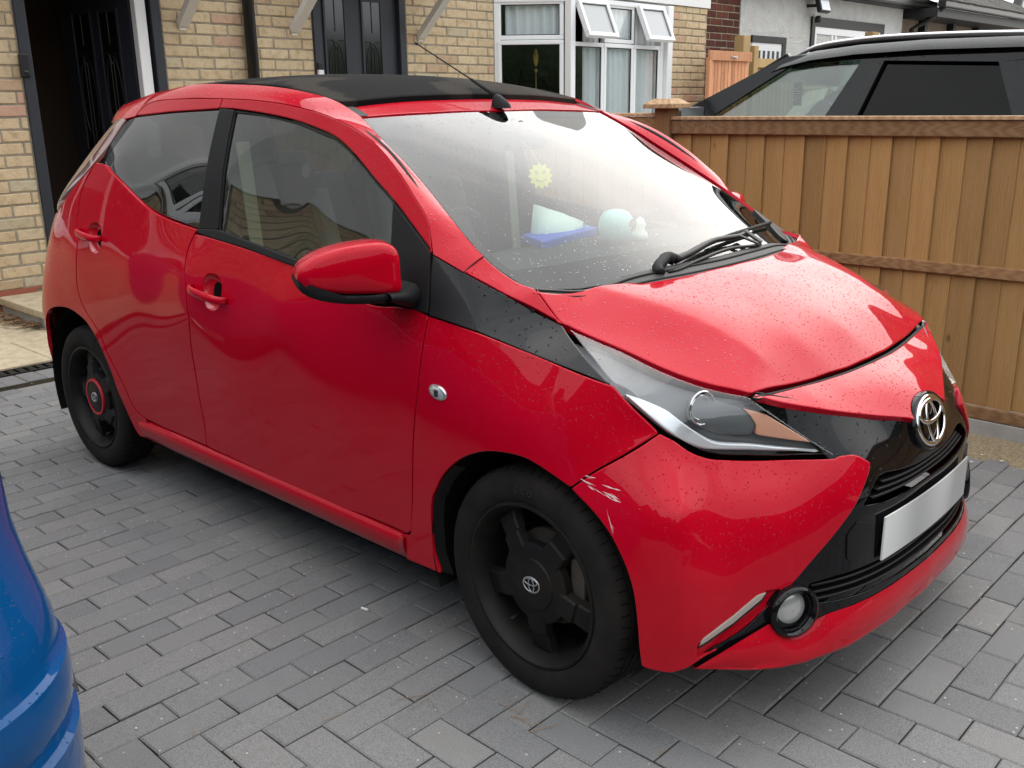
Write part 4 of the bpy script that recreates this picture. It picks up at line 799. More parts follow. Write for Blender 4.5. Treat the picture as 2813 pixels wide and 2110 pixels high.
# --- roof rail / pillar strip
gapc = spline(C['gap'], step=.012)
ia = np.vstack([[(2.071,-.697,.998),(1.982,-.712,1.034)], C['gap'][1:8]]); ib = rev(C['ws_edge'][:7])
A1 = np.vstack([resample(ia[:2], 6)[:-1], spline(ia[1:], n=44)]); B1 = spline(ib, n=len(A1))+[0,-.003,.002]; B1[0] += [.004,0,-.002]
ga = C['gap'][7:]; rb = np.vstack([C['ws_edge'][:1], rev(C['rail_in']), rev(C['rail_in2'])])
A2 = np.vstack([spline(ga, n=50), spline(np.array([ga[-1], (.22,-.612,1.347),(.13,-.598,1.344),(.065,-.580,1.337)]), n=14)[1:]])
rs = spline(rb, n=200); tgt = np.clip(A2[:,0]+.06*np.clip((A2[:,0]-.1)/1.2, -.1, 1), .053, 1.512)
oi = np.argsort(rs[:,0]); B2 = np.column_stack([np.interp(tgt, rs[oi,0], rs[oi,k]) for k in range(3)])
B2[-13:] = np.column_stack([np.linspace(B2[-13][k], rb[-1][k], 13) for k in range(3)])
ribbon('roof_rail', np.vstack([A1, A2[1:]]), np.vstack([B1, B2[1:]]), .004, 'paint_red', car, n=10, hint=(0,-.6,.8))
tb = MB(); tb.tube(gapc+[0,.024,-.010], .009, 8); tb.build('door_seal', 'rubber', car, smooth=True)
tb = MB(); tb.tube(mir(gapc+[0,.024,-.010]), .009, 8); tb.build('door_seal', 'rubber', car, smooth=True)
# --- door frames, side windows
dl = sp(C['dlo_f']); gi = int(np.argmin(np.abs(C['gap'][:,0]-.886)))
gf = spline(C['gap'][:gi+1], step=.012)
panel('door_frame', GREEN, [dl, gf], 'paint_red', fd, gap=.0022, mirror=False)
gl = C['glass_f']
panel('window_seal', GREEN, [dl, GREEN.snap([(1.965,-.7,1.03),(1.82,-.7,1.02),(1.8,-.72,.955),(1.467,-.73,.952),(1.0,-.73,1.0),(.97,-.7,1.02),(.93,-.6,1.378)])], 'rubber', fd, off=-.003, gap=.003, holes=[[sp(gl[:7]), gl[6:8], gl[8:]]], mirror=False, flange=.006)
panel('window', GREEN, [sp(gl[:7]), gl[6:8], gl[8:]], 'side_glass', fd, off=-.007, gap=-.004, edge=.001, flange=.002, mirror=False)
panel('belt_strip', GREEN, [np.array(C['beltstrip'])[:2], GREEN.snap([(1.467,-.73,.968),(1.85,-.73,.915),(1.84,-.73,.896),(1.455,-.73,.951)]), C['beltstrip'][4:]], 'rubber', fd, off=.006, gap=0, edge=.004, flange=.012, mirror=False)
panel('mirror_base', GREEN, [C['sail'][:2], C['sail'][2:]], 'trim_black', fd, off=.002, gap=.001, mirror=False)
panel('pillar_trim', GREEN, [C['bpost']], 'trim_black', fd, off=.002, gap=.001, mirror=False)
panel('door_frame', GREEN, [sp(C['rframe'][:6]), C['rframe'][6:]], 'paint_red', rd, gap=.0022, mirror=False)
panel('window', GREEN, [sp(C['rglass'][:3], .02), sp(C['rglass'][2:5], .02), sp(C['rglass'][4:])], 'dark_glass', rd, off=-.002, gap=.0015, mirror=False, flange=.005)
panel('quarter_trim', GREEN, [C['cstrip']], 'gloss_black', car, off=-.003, gap=0)
# far-side copies of what hangs on the two doors
lfd, lrd = None, None
for o in list(car.children):
    if o.name.startswith('front_door') and o is not fd: lfd = o
    if o.name.startswith('rear_door') and o is not rd: lrd = o
def mirror_children(src, dst):
    for ch in list(src.children):
        me = ch.data; V = np.array([v.co for v in me.vertices])*[1,-1,1]; F = [tuple(reversed(p_.vertices)) for p_ in me.polygons]
        N = np.array([c_.vector for c_ in me.corner_normals]); L_ = np.array([l.vertex_index for l in me.loops]); VN = np.zeros_like(V); VN[L_] = N*[1,-1,1]
        mesh(ch.name.split('.')[0], V, F, me.materials[0], dst, True, VN)
# --- windscreen, scuttle
we = spline(C['ws_edge'], step=.012); top = spline(np.array([(1.512,-.538,1.352),(1.53,-.3,1.36),(1.54,0,1.363)]), step=.02)
bot = np.array([(2.216,-.601,.957),(2.27,-.5,.955),(2.33,-.3,.955),(2.375,0,.94)])
wh = np.vstack([rev(top), we, bot])
windscreen = panel('windscreen', GLASS, [wh, mir(wh)[::-1]], 'windscreen_glass', car, off=-.003, gap=.002, mirror=False, flange=.005, res=.02)
fi = np.array([(1.585,0,1.34),(1.572,-.25,1.34),(1.562,-.46,1.335),(1.575,-.512,1.33),(1.60,-.528,1.31),(1.696,-.554,1.259),(1.835,-.583,1.181),(1.969,-.607,1.102),(2.085,-.622,1.027),(2.12,-.618,1.0),(2.138,-.600,1.0),(2.183,-.481,1.006),(2.225,-.287,1.007),(2.245,0,1.006)])
fi[3:10,1] += .014; fi[2,1] += .008
panel('windscreen_border', GLASS, [wh, mir(wh)[::-1]], 'frit_black', windscreen, off=-.0065, gap=.003, mirror=False, flange=.003, res=.03, holes=[[fi, mir(fi)[::-1]]])
cl = GLASS.snap(np.array([(2.285,-.50,.95),(2.30,-.35,.96),(2.315,-.18,.96),(2.325,0,.96)]), .010)
cl2 = GLASS.snap(np.array([(2.335,-.52,.92),(2.37,-.35,.92),(2.395,-.18,.92),(2.40,0,.92)]), .016)
sc_a = spline(np.vstack([[GLASS.snap([(2.205,-.612,.95)], .006)[0]], cl, mir(cl)[::-1][1:], [GLASS.snap([(2.205,.612,.95)], .006)[0]]]), n=60)
sc_b = spline(np.vstack([[(2.27,-.63,.93)], cl2, mir(cl2)[::-1][1:], [(2.27,.63,.93)]]), n=60)
ribbon('scuttle', sc_a, sc_b, .004, 'scuttle_grey', car, n=5, mirror=False, hint=(0,0,1))
for i, f in enumerate((.25, .55)):
    tb = MB(); tb.tube(sc_a*(1-f)+sc_b*f+[0,0,.004], .0035, 6); tb.build('scuttle_rib', 'trim_black', car, smooth=True)
# rubber corner of the scuttle
rc = GLASS.snap(np.array([(2.085,-.630,1.03),(2.14,-.652,.99),(2.19,-.664,.96),(2.235,-.652,.95),(2.258,-.615,.94),(2.262,-.56,.94),(2.24,-.535,.95),(2.184,-.575,.98)]))
panel('scuttle_corner', GLASS, [spline(rc*[1,-1,1], step=.012, closed=True)], 'satin_black', car, off=.006, gap=0, edge=.005, flange=.012, mirror=False)
for sg in (1, -1):
    tb = MB(); tb.tube(GLASS.snap(spline(C['ws_edge'], step=.02), -.014)*[1,sg,1], .004, 6); tb.build('windscreen_seal', 'rubber', windscreen, smooth=True)
# --- roof
re = np.array(rev(C['rail_in'])); re[:,1] += .004
fabr = np.vstack([spline(np.vstack([[(1.425,0,1.40)], [(1.427,-.28,1.396)], [(1.418,-.46,1.387)], [(1.405,-.525,1.386)]]), step=.02), spline(re[1:], step=.02), np.array([(.42,-.53,1.43),(.34,-.50,1.43),(.30,-.42,1.43),(.29,0,1.45)])])
panel('fabric_roof', ROOF, [fabr, mir(fabr)[::-1]], 'fabric_roof', car, off=.015, gap=.002, edge=.010, flange=.016, mirror=False, res=.03)
hd = np.vstack([spline(np.array([(1.43,0,1.40),(1.432,-.28,1.396),(1.424,-.46,1.387),(1.430,-.532,1.383)]), step=.02), spline(np.array([(1.45,-.537,1.37),(1.506,-.538,1.353)]), n=4), rev(top)[::-1]])
panel('roof_header', ROOF, [hd, mir(hd)[::-1]], 'paint_red', car, gap=.0015, mirror=False, res=.018)
tail = np.vstack([np.array([(.285,0,1.45),(.295,-.42,1.43),(.34,-.505,1.43)]), spline(np.array([(.371,-.53,1.439),(.255,-.53,1.43),(.156,-.525,1.416),(.053,-.52,1.397)]), step=.02), np.array([(.02,-.3,1.40),(.0,0,1.405)])])
panel('roof_tail', ROOF, [tail, mir(tail)[::-1]], 'paint_red', car, gap=.0015, mirror=False, res=.03)
panel('roof_corner_trim', ROOF, [np.array([(1.416,-.545,1.386),(1.424,-.497,1.387),(1.455,-.500,1.37),(1.512,-.512,1.352),(1.509,-.540,1.352)])], 'satin_black', car, off=.002, gap=0, edge=.003, flange=.008)
# --- tail: lamps, hatch, rear bumper
lo_ = C['lampr_out']; li = np.vstack([XZ(SIDE, [(-.14,1.004),(-.02,1.073),(.09,1.137),(.19,1.192)]), GREEN.snap([(.225,-.68,1.26),(.25,-.63,1.325),(.262,-.61,1.346)])])
ribbon('tail_lamp', spline(li, n=24), spline(np.vstack([lo_[:1], lo_[2:]]), n=24), .012, 'tail_lens', car, n=6, hint=(-.2,-.9,.3))
T = spline(np.vstack([lo_[:1], lo_[2:], [(.053,-.52,1.397)]]), n=26); 
ribbon('hatch', T, mir(T), .14, 'dark_glass', car, n=16, mirror=False, hint=(-1,0,.3))
qb = spline(quarter_back, n=24); ribbon('rear_bumper', qb, mir(qb), .06, 'paint_red', car, n=16, mirror=False, hint=(-1,0,0))
# --- closed dark shell behind the gaps, floor, wheel housings
for nm, ol in (('a', [E['door_b'], E['door_bot'], E['door_f'], rev(E['belt'])]), ('b', [E['rdr'], rev(E['door_b']), rev(E['rwl'])])):
    panel('inner_skin', SIDE, ol, 'void_black', fd if nm == 'a' else rd, off=-.022, gap=-.010, edge=.001, flange=.002, res=.05, mirror=False)
mirror_children(fd, lfd); mirror_children(rd, lrd)
ub = MB(); ub.box((-.42,-.50,.25),(-.34,.50,.34)); ub.box((.36,-.735,.185),(1.98,.735,.24)); ub.box((-.36,-.42,.20),(.36,.42,.30)); ub.box((1.98,-.42,.185),(2.72,.42,.30)); ub.box((2.66,-.52,.20),(2.82,.52,.25))
ub.box((1.9,-.70,.26),(1.96,.70,.88)); ub.box((2.66,-.45,.28),(2.72,.45,.55)); ub.box((2.1,-.42,.30),(2.7,.42,.70)); ub.box((-.38,-.50,.36),(-.2,.50,.9)); ub.build('underbody', 'void_black', car)
ae_ = spline(C['arch_f1'][:8], n=30); ribbon('arch_edging', ae_+[.003,.004,0], ae_+[.034,.012,0], .002, 'liner_black', car, n=3, hint=(.3,-1,0), skirt=.004)
def liner(x, zc, r, s, a0, a1, y1=.40, y0=.772):
    mb = MB(); n = 40; V = []
    for i in range(n+1):
        t = a0+(a1-a0)*i/n
        for y, rr in ((y0, r), (y1, r), (y1, .02)): V.append((x+rr*math.cos(t), s*y, zc+rr*math.sin(t)))
    F = [(i*3+j, i*3+j+1, (i+1)*3+j+1, (i+1)*3+j) for i in range(n) for j in range(2)]
    mb.add(V, F); o = mb.build('wheel_housing', 'liner_black', car, autosmooth=40); return o
for s in (-1, 1):
    liner(2.335, .30, .330, s, R(-22), R(202)); liner(-.005, .30, .340, s, R(-22), R(202))
# ---------------------------------------------------------------- wheels
def ell_ring(mb, c, e1, e2, n, a, b, r, k=48, sq=.5, mi=0):
    P = [np.array(c)+e1*a*math.cos(t)+e2*b*math.sin(t) for t in np.linspace(0, 2*math.pi, k, endpoint=False)]
    V = []
    for i in range(k):
        t = P[(i+1)%k]-P[i-1]; t /= np.linalg.norm(t); o = np.cross(t, n)
        for j in range(6):
            q = 2*math.pi*j/6; V.append(P[i]+o*r*math.cos(q)+n*r*sq*math.sin(q))
    mb.add(V, [(i*6+j, i*6+(j+1)%6, ((i+1)%k)*6+(j+1)%6, ((i+1)%k)*6+j) for i in range(k) for j in range(6)], mi)
def emblem(name, c, e1, e2, n, w, h, r, mat_, parent):
    """three interlaced ovals"""
    c, e1, e2, n = [np.array(v, float) for v in (c, e1, e2, n)]; mb = MB()
    ell_ring(mb, c, e1, e2, n, w/2, h/2, r)
    ell_ring(mb, c+e2*h*.20+n*r*.35, e1, e2, n, w*.40, h*.225, r*.85)
    ell_ring(mb, c-e2*h*.02+n*r*.2, e1, e2, n, w*.165, h*.44, r*.85)
    return mb.build(name, mat_, parent, smooth=True)
RL, RT_ = .205, .287
def make_wheel(x, y, zc, side, steer, ring, spin):
    """side -1: right-hand wheel (outer face towards -Y)"""
    w = link('wheel', bpy.data.meshes.new('wheel'), car, (x, side*.70, zc)); bpy.data.meshes.remove(w.data) if False else None
    bpy.data.objects.remove(w)
    # local frame: axis Y, outer face at negative local y for the right-hand wheel
    t = MB(); hw = .078
    p = [(RL-.010,-hw*.70),(RL+.004,-hw*.90),(RL+.022,-hw*.985),(RL+.042,-hw*1.0),(RL+.060,-hw*.955),(RL+.071,-hw*.86),(RT_-.006,-hw*.76),(RT_-.002,-hw*.66)]
    tread = []
    for g0 in (-.036,-.012,.012,.036): tread += [(RT_, g0-.0035),(RT_-.007, g0-.003),(RT_-.007, g0+.003),(RT_, g0+.0035)]
    p = p+tread+[(r, -h) for r, h in reversed(p)]
    t.lathe(p, 96, 'Y'); 
    # lateral sipes along both shoulders
    for i in range(70):
        a = 2*math.pi*i/70
        for sg in (-1, 1):
            rr = RT_-.0015; ca, sa = math.cos(a), math.sin(a)
    ty = t.build('wheel', 'tyre_tread', car, autosmooth=35); ty.location = (x, side*.697, zc); ty.rotation_euler = (0, 0, steer if side < 0 else steer+math.pi)
    s = MB(); 
    for i in range(64):
        a = 2*math.pi*i/64; e_r = np.array([math.cos(a),0,math.sin(a)]); e_t = np.array([-math.sin(a),0,math.cos(a)])
        for sg in (-1, 1): s.obox(e_r*(RT_-.0090)+np.array([0,sg*.0525,0]), e_t*.0011, np.array([0,.0090,0])+e_r*-.0040*sg, e_r*.0070)  # raised dark bars stand in for the shaded tread slots
    tag(s.build('sipe_shade', 'void_black', ty), kind='stuff')
    # rim: barrel + lip
    r = MB(); r.lathe([(RL-.004,-.052),(RL+.002,-.068),(RL,-.0725),(RL-.006,-.0735),(RL-.010,-.069),(RL-.018,-.055),(RL-.028,-.02),(RL-.032,.05),(RL-.01,.06)], 72, 'Y')
    rim = r.build('rim', 'wheel_black', ty, autosmooth=40)
    sp_ = MB(); yo = -.060
    for i in range(5):
        a = R(spin)+2*math.pi*i/5; er = np.array([math.cos(a),0,math.sin(a)]); et = np.array([-math.sin(a),0,math.cos(a)]); ny = np.array([0,-1.,0])
        sec = []
        for rr, hwd, yy, dp in ((.060,.038,.050,.02),(.095,.036,.0545,.022),(.128,.034,.050,.022),(.132,.034,.044,.022),(.155,.035,.041,.022),(.178,.040,.036,.02)):
            c_ = er*rr; f_ = ny*yy
            sec.append([c_+et*hwd+ny*(yy-dp), c_+et*hwd*.86+ny*(yy-.004), c_+et*hwd*.72+f_, c_-et*hwd*.72+f_, c_-et*hwd*.86+ny*(yy-.004), c_-et*hwd+ny*(yy-dp)])
        V = [v for q in sec for v in q]; k = 6
        F = [(q*k+j, (q+1)*k+j, (q+1)*k+(j+1)%k, q*k+(j+1)%k) for q in range(len(sec)-1) for j in range(k)]
        one = MB(); one.add(V, F); 
        one.build('spoke', 'wheel_black', rim, autosmooth=30, flip=False)
    h = MB(); h.lathe([(.001,-.060),(.060,-.060),(.064,-.0585),(.066,-.055),(.070,-.0535),(.096,-.0515),(.102,-.048),(.104,-.030),(.09,-.01)], 48, 'Y'); h.build('hub_cap', 'wheel_black', rim, autosmooth=35)
    if ring:
        q = MB(); q.lathe([(.0640,-.0555),(.0640,-.0605),(.0655,-.0615),(.0725,-.0610),(.0738,-.0590),(.0738,-.0500)], 48, 'Y'); q.build('red_hub_ring', 'red_ring', rim, autosmooth=35)
    e1 = np.array([math.cos(R(ring and 20 or 8)),0,math.sin(R(ring and 20 or 8))]); e2 = np.array([-e1[2],0,e1[0]])
    emblem('hub_emblem', (0,-.0615,0), e1, e2, np.array([0,-1.,0]), .052, .036, .0021, 'silver', rim) if ring else emblem('hub_emblem', (0,-.0615,0), e1, e2, np.array([0,-1.,0]), .054, .038, .0021, 'silver', rim)
    d = MB(); d.lathe([(.045,.005),(.12,.005),(.12,.018),(.045,.018)], 48, 'Y'); d.build('brake_disc', 'brake_metal', rim, autosmooth=35)
    cpr = MB(); cpr.obox((.115 if side < 0 else -.115,-.003,.035),(.022,0,0),(0,.022,0),(0,0,.055)); cpr.build('brake_caliper', 'brake_metal', rim, bevel=.006)
    vv = MB(); a = R(spin-36+72*3); vv.tube([(.150*math.cos(a),-.028,.150*math.sin(a)),(.155*math.cos(a),-.05,.155*math.sin(a))], .0045, 8); vv.build('valve', 'rubber', rim, smooth=True)
    if side < 0:
        for q, ch in enumerate('ECO'):
            cu = bpy.data.curves.new('t', 'FONT'); cu.body = ch; cu.size = .020; cu.extrude = .0006; cu.align_x = 'CENTER'; cu.align_y = 'CENTER'
            to = bpy.data.objects.new('t', cu); col.objects.link(to); bpy.context.view_layer.update(); me_ = bpy.data.meshes.new_from_object(to.evaluated_get(bpy.context.evaluated_depsgraph_get())); bpy.data.objects.remove(to)
            a = R(97-q*5.2); me_.transform(Matrix.Translation((.240*math.cos(a), -.0790, .240*math.sin(a))) @ Matrix.Rotation(math.pi/2-a, 4, 'Y') @ Matrix.Rotation(math.pi/2, 4, 'X')); me_.materials.clear(); me_.materials.append(M['tyre_mark']); link('sidewall_letter', me_, ty)
    bk = MB(); bk.lathe([(.002,.045),(RL-.012,.045),(RL-.012,.05)], 32, 'Y'); bk.build('back_plate', 'void_black', rim)
    return ty
make_wheel(2.34, 0, RT_, -1, -.0555, False, 57)
make_wheel(0, 0, RT_, -1, 0, True, 105)
make_wheel(2.34, 0, RT_, 1, -.0555, False, 30)
make_wheel(0, 0, RT_, 1, 0, False, 80)
# ---------------------------------------------------------------- front badge, fog lamps, plate
ez = np.array([-.30,0,.954]); nx = np.array([.954,0,.30]); ey = np.array([0,1.,0])
cb = np.array([2.942,0,.640])
b = MB(); V = []; k = 48
for (aa, bb, d) in ((.098,.069,-.030),(.098,.069,.001),(.095,.066,.004),(.087,.060,.004),(.085,.058,-.002),(.001,.001,-.001)):
    for i in range(k):
        t = 2*math.pi*i/k; V.append(cb+ey*aa*math.cos(t)+ez*bb*math.sin(t)+nx*d)
b.add(V, [(q*k+j, q*k+(j+1)%k, (q+1)*k+(j+1)%k, (q+1)*k+j) for q in range(5) for j in range(k)])
badge = b.build('badge', 'gloss_black', car, autosmooth=35)
emblem('badge_emblem', cb+nx*.0055, ey, ez, nx, .158, .112, .0066, 'chrome', badge)
for s in (-1, 1):
    c0 = np.array([2.878, s*.511, .318]); ax = np.array([.90, s*.42, .06]); ax /= np.linalg.norm(ax); e1 = np.cross([0,0,1], ax); e1 /= np.linalg.norm(e1); e2 = np.cross(ax, e1)
    def lath(prof, n=40):
        V = [c0+(e1*math.cos(2*math.pi*i/n)*1.06+e2*math.sin(2*math.pi*i/n))*r+ax*h for i in range(n) for r, h in prof]; k = len(prof)
        mb = MB(); mb.add(V, [(i*k+j, i*k+j+1, ((i+1)%n)*k+j+1, ((i+1)%n)*k+j) for i in range(n) for j in range(k-1)]); return mb
    fo = lath([(.058,-.03),(.059,.006),(.056,.013),(.050,.015),(.044,.009),(.041,-.012),(.041,-.03)]).build('fog_lamp', 'gloss_black', car, autosmooth=50, flip=True)
    lath([(.041,-.012),(.030,-.004),(.016,-.0005),(.001,.0)]).build('fog_lens', 'fog_glass', fo, smooth=True, flip=True)
pc = np.array([2.968,0,.425]); npl = 25; V = []
for i in range(npl):
    y = -.26+.52*i/(npl-1); x = 2.974-.012*(y/.26)**2
    V += [(x, y, .372), (x, y, .478), (x-.004, y, .478), (x-.004, y, .372)]
F = [(i*4+j, (i+1)*4+j, (i+1)*4+(j+1)%4, i*4+(j+1)%4) for i in range(npl-1) for j in range(4)]+[(0,1,2,3), (npl*4-1, npl*4-2, npl*4-3, npl*4-4)]
mb = MB(); mb.add(V, F); plate = mb.build('number_plate', 'plate_white', car, autosmooth=40)
mb = MB(); mb.box((2.93,-.22,.385),(2.957,.22,.465)); mb.build('plate_holder', 'satin_black', plate, bevel=.004)
# ---------------------------------------------------------------- mirrors
P0 = C['mirror']; cen = P0.mean(0)
def rings(P, steps, n=np.array([.894,-.447,0])):
    P = spline(P, step=.012, closed=True); cc = P.mean(0); V = []; k = len(P)
    for sc, d in steps: V += list(cc+(P-cc)*sc+n*d)
    F = [(q*k+j, q*k+(j+1)%k, (q+1)*k+(j+1)%k, (q+1)*k+j) for q in range(len(steps)-1) for j in range(k)]
    F += [tuple(range((len(steps)-1)*k, len(steps)*k)), tuple(range(k-1, -1, -1))]
    return V, F
for s in (-1, 1):
    V, F = rings(P0, [(.90,-.085),(.97,-.075),(1.0,-.05),(1.0,-.014),(.995,.004),(.975,.016),(.935,.024),(.75,.030),(.45,.034),(.05,.036)]); V = np.array(V)*[1,-s,1] if s > 0 else np.array(V)
    bm = MB(); bm.add(V, F); mm = bm.build('door_mirror', 'paint_red', car, smooth=True, flip=(s > 0)); bb = bmesh.new(); bb.from_mesh(mm.data); bmesh.ops.recalc_face_normals(bb, faces=bb.faces); bb.to_mesh(mm.data); bb.free(); mm.data.set_sharp_from_angle(angle=R(60))
    B0 = np.vstack([P0[[11,0]], C['mirror_bot'][1:5], P0[[8,9,10]]])
    V, F = rings(C['mirror_bot'][[0,1,2,3,4,5,6,7,8]], [(.95,-.09),(1.0,-.07),(1.0,-.01),(.97,.018),(.7,.030),(.1,.034)]); V = np.array(V)*[1,-s,1] if s > 0 else np.array(V)
    bm = MB(); bm.add(V, F); o = bm.build('mirror_underside', 'trim_black', mm, smooth=True); bb = bmesh.new(); bb.from_mesh(o.data); bmesh.ops.recalc_face_normals(bb, faces=bb.faces); bb.to_mesh(o.data); bb.free(); o.data.set_sharp_from_angle(angle=R(60))
    st = MB(); V = []
    for (x, y, z_, hx, hz) in ((1.945,-.85,.945,.040,.012),(1.945,-.81,.940,.042,.016),(1.93,-.775,.932,.048,.022),(1.905,-.74,.93,.060,.034)):
        for j in range(12):
            t = 2*math.pi*j/12; V.append((x+hx*np.sign(math.cos(t))*abs(math.cos(t))**.7, y*(-s if s > 0 else 1), z_+hz*np.sign(math.sin(t))*abs(math.sin(t))**.7))
    st.add(V, [(a*12+j, a*12+(j+1)%12, (a+1)*12+(j+1)%12, (a+1)*12+j) for a in range(3) for j in range(12)]); st.build('mirror_stalk', 'trim_black', mm, smooth=True)
    if s > 0: fold = [mm]
    gm = MB(); cc = cen-np.array([.894,-.447,0])*.087
    gV, gF = rings(P0, [(.86,-.0865),(.86,-.0855)]); gV = np.array(gV)*[1,-s if s > 0 else 1,1]; gm.add(gV, gF); gm.build('mirror_glass', 'chrome', mm)
hm = Matrix.Translation((1.955,.80,0)) @ Matrix.Rotation(R(80), 4, 'Z') @ Matrix.Translation((-1.955,-.80,0))   # the far mirror is folded in
for o in [fold[0]]+list(fold[0].children):
    if 'stalk' not in o.name: o.data.transform(hm)
# ---------------------------------------------------------------- door handles
def handle(P, cup, par, s):
    c_ = C[cup]; q = spline(c_, step=.008, closed=True); k = len(q); cc = q.mean(0); n_ = np.array([0,-1.,.12]); V = []
    for sc, d in ((1.01,-.001),(.97,-.006),(.85,-.016),(.55,-.022),(.1,-.024)): V += list(SIDE.snap(cc+(q-cc)*sc)+n_*d)
    F = [(a*k+j, a*k+(j+1)%k, (a+1)*k+(j+1)%k, (a+1)*k+j) for a in range(4) for j in range(k)]+[tuple(range(4*k, 5*k))]
    V = np.array(V)*[1,-s if s > 0 else 1,1]; mb = MB(); mb.add(V, F); o = mb.build('handle_cup', 'handle_red', par, smooth=True)
    bb = bmesh.new(); bb.from_mesh(o.data); bmesh.ops.recalc_face_normals(bb, faces=bb.faces); bb.to_mesh(o.data); bb.free()
    h = C[P]; a0 = (h[0]+h[-1])/2; m1 = len(h)//2; a1 = (h[m1-1]+h[m1])/2 if P == 'handle_r' else (h[4]+h[5])/2
    pts = np.array([a0+(a1-a0)*t+np.array([0,-1,0])*d for t, d in ((0.,.004),(.06,.022),(.2,.031),(.5,.034),(.8,.031),(.94,.022),(1.,.004))]); pts = spline(pts, n=26)
    V = []; k = 12
    for i, p_ in enumerate(pts):
        w = .0135*(1-.25*abs(i/12.5-1)**3)
        for j in range(k):
            t = 2*math.pi*j/k; V.append(p_+np.array([0,-1,0])*.0075*math.cos(t)+np.array([0,.1,.99])*w*math.sin(t))
    F = [(i*k+j, i*k+(j+1)%k, (i+1)*k+(j+1)%k, (i+1)*k+j) for i in range(25) for j in range(k)]+[tuple(range(k-1,-1,-1)), tuple(range(25*k, 26*k))]
    V = np.array(V)*[1,-s if s > 0 else 1,1]; mb = MB(); mb.add(V, F); o = mb.build('door_handle', 'paint_red', par, smooth=True)
    bb = bmesh.new(); bb.from_mesh(o.data); bmesh.ops.recalc_face_normals(bb, faces=bb.faces); bb.to_mesh(o.data); bb.free()
for s, f_, r_ in ((-1, fd, rd), (1, lfd, lrd)):
    handle('handle_f', 'cup_f', f_, s); handle('handle_r', 'cup_r', r_, s)
# pale scuffs on the bumper corner above the wheel
sfm = MB(); rq = random.Random(5)
for (p0, p1, n_) in ((C['scuff'][0], C['scuff'][2], 9), (C['scuff'][4], C['scuff'][0], 6), (C['scuff'][5], C['scuff'][6], 5)):
    for i in range(n_):
        t = rq.random(); a = p0+(p1-p0)*t+np.array([0,0,rq.uniform(-.014,.014)]); d_ = (p1-p0)/np.linalg.norm(p1-p0)*rq.uniform(.008,.022)+np.array([0,0,rq.uniform(-.003,.003)]); w_ = rq.uniform(.0006,.0022)
        q_ = [CHEEK.snap([a-d_], .0006)[0], CHEEK.snap([a+[0,0,-w_]], .0006)[0], CHEEK.snap([a+d_], .0006)[0], CHEEK.snap([a+[0,0,w_]], .0006)[0]]
        sfm.add(q_, [(0,1,2,3)])
tag(sfm.build('paint_scuff', 'scuff_pale', car), kind='stuff')
# side repeaters
for s in (-1, 1):
    c0 = C['repeater'][0]; mb = MB(); V = []; k = 28
    for sc, d in ((1.0,-.002),(1.0,.003),(.85,.006),(.8,.0055)):
        for j in range(k):
            t = 2*math.pi*j/k; V.append(c0+np.array([math.cos(t)*.031*sc, -d, math.sin(t)*.0185*sc+math.cos(t)*-.003]))
    mb.add(np.array(V)*[1,-s if s > 0 else 1,1], [(a*k+j, a*k+(j+1)%k, (a+1)*k+(j+1)%k, (a+1)*k+j) for a in range(3) for j in range(k)]); o = mb.build('side_repeater', 'silver', car, smooth=True)
    mb = MB(); V = []
    for sc, d in ((.8,.0055),(.5,.009),(.05,.0105)):
        for j in range(k):
            t = 2*math.pi*j/k; V.append(c0+np.array([math.cos(t)*.031*sc, -d, math.sin(t)*.0185*sc+math.cos(t)*-.003]))
    mb.add(np.array(V)*[1,-s if s > 0 else 1,1], [(a*k+j, a*k+(j+1)%k, (a+1)*k+(j+1)%k, (a+1)*k+j) for a in range(2) for j in range(k)]+[tuple(range(2*k, 3*k))]); mb.build('repeater_lens', 'repeater_lens', o, smooth=True)
    mb = MB(); mb.obox(np.array([c0[0]+.003, (c0[1]-.0105)*(1 if s < 0 else -1), c0[2]]), (.006,0,0), (0,.0015,0), (0,0,.0085)); mb.build('repeater_bulb', 'dash_black', o, bevel=.001)
# ---------------------------------------------------------------- wiper, aerial
up_ = np.array([.45,0,.89])
wa = C['wiper_arm']+up_*.018; wb = C['wiper_blade']+up_*.012; wr = C['wiper_rod']+up_*.016
mb = MB(); mb.tube(spline(wa[4:], n=24), np.linspace(.011,.007,24), 8); arm = mb.build('wiper', 'satin_black', car, smooth=True)
mb = MB(); mb.tube(spline(wa[:5], n=16), np.linspace(.014,.016,16), 10); mb.build('wiper_pivot_cap', 'trim_black', arm, smooth=True)
mb = MB(); mb.tube(spline(wb, n=20), .006, 6); mb.build('wiper_blade', 'rubber', arm, smooth=True)
mb = MB(); mb.tube(spline(wr, n=20), .005, 6); mb.build('wiper_rod', 'satin_black', arm, smooth=True)
wp = C['wiper_plate']+up_*.022; mb = MB(); mb.bar(wp[0], wp[1], .020, .008, up_); mb.bar(wp[4], wp[5], .012, .006, up_); mb.build('wiper_link', 'scuttle_grey', arm, bevel=.002)
an = C['antenna']; ab = np.array([1.535,0,1.373])
mb = MB(); V = []; k = 20
for i, (h, lx, ly, dx) in enumerate(((-.004,.040,.020,.0),(.006,.038,.019,-.001),(.018,.031,.016,-.006),(.028,.022,.012,-.012),(.036,.013,.009,-.018),(.040,.004,.004,-.022))):
    for j in range(k):
        t = 2*math.pi*j/k; V.append(ab+np.array([lx*math.cos(t)+dx, ly*math.sin(t), h+.35*0]))
mb.add(V, [(a*k+j, a*k+(j+1)%k, (a+1)*k+(j+1)%k, (a+1)*k+j) for a in range(5) for j in range(k)]+[tuple(range(5*k, 6*k))]); ae = mb.build('aerial', 'trim_black', car, smooth=True)
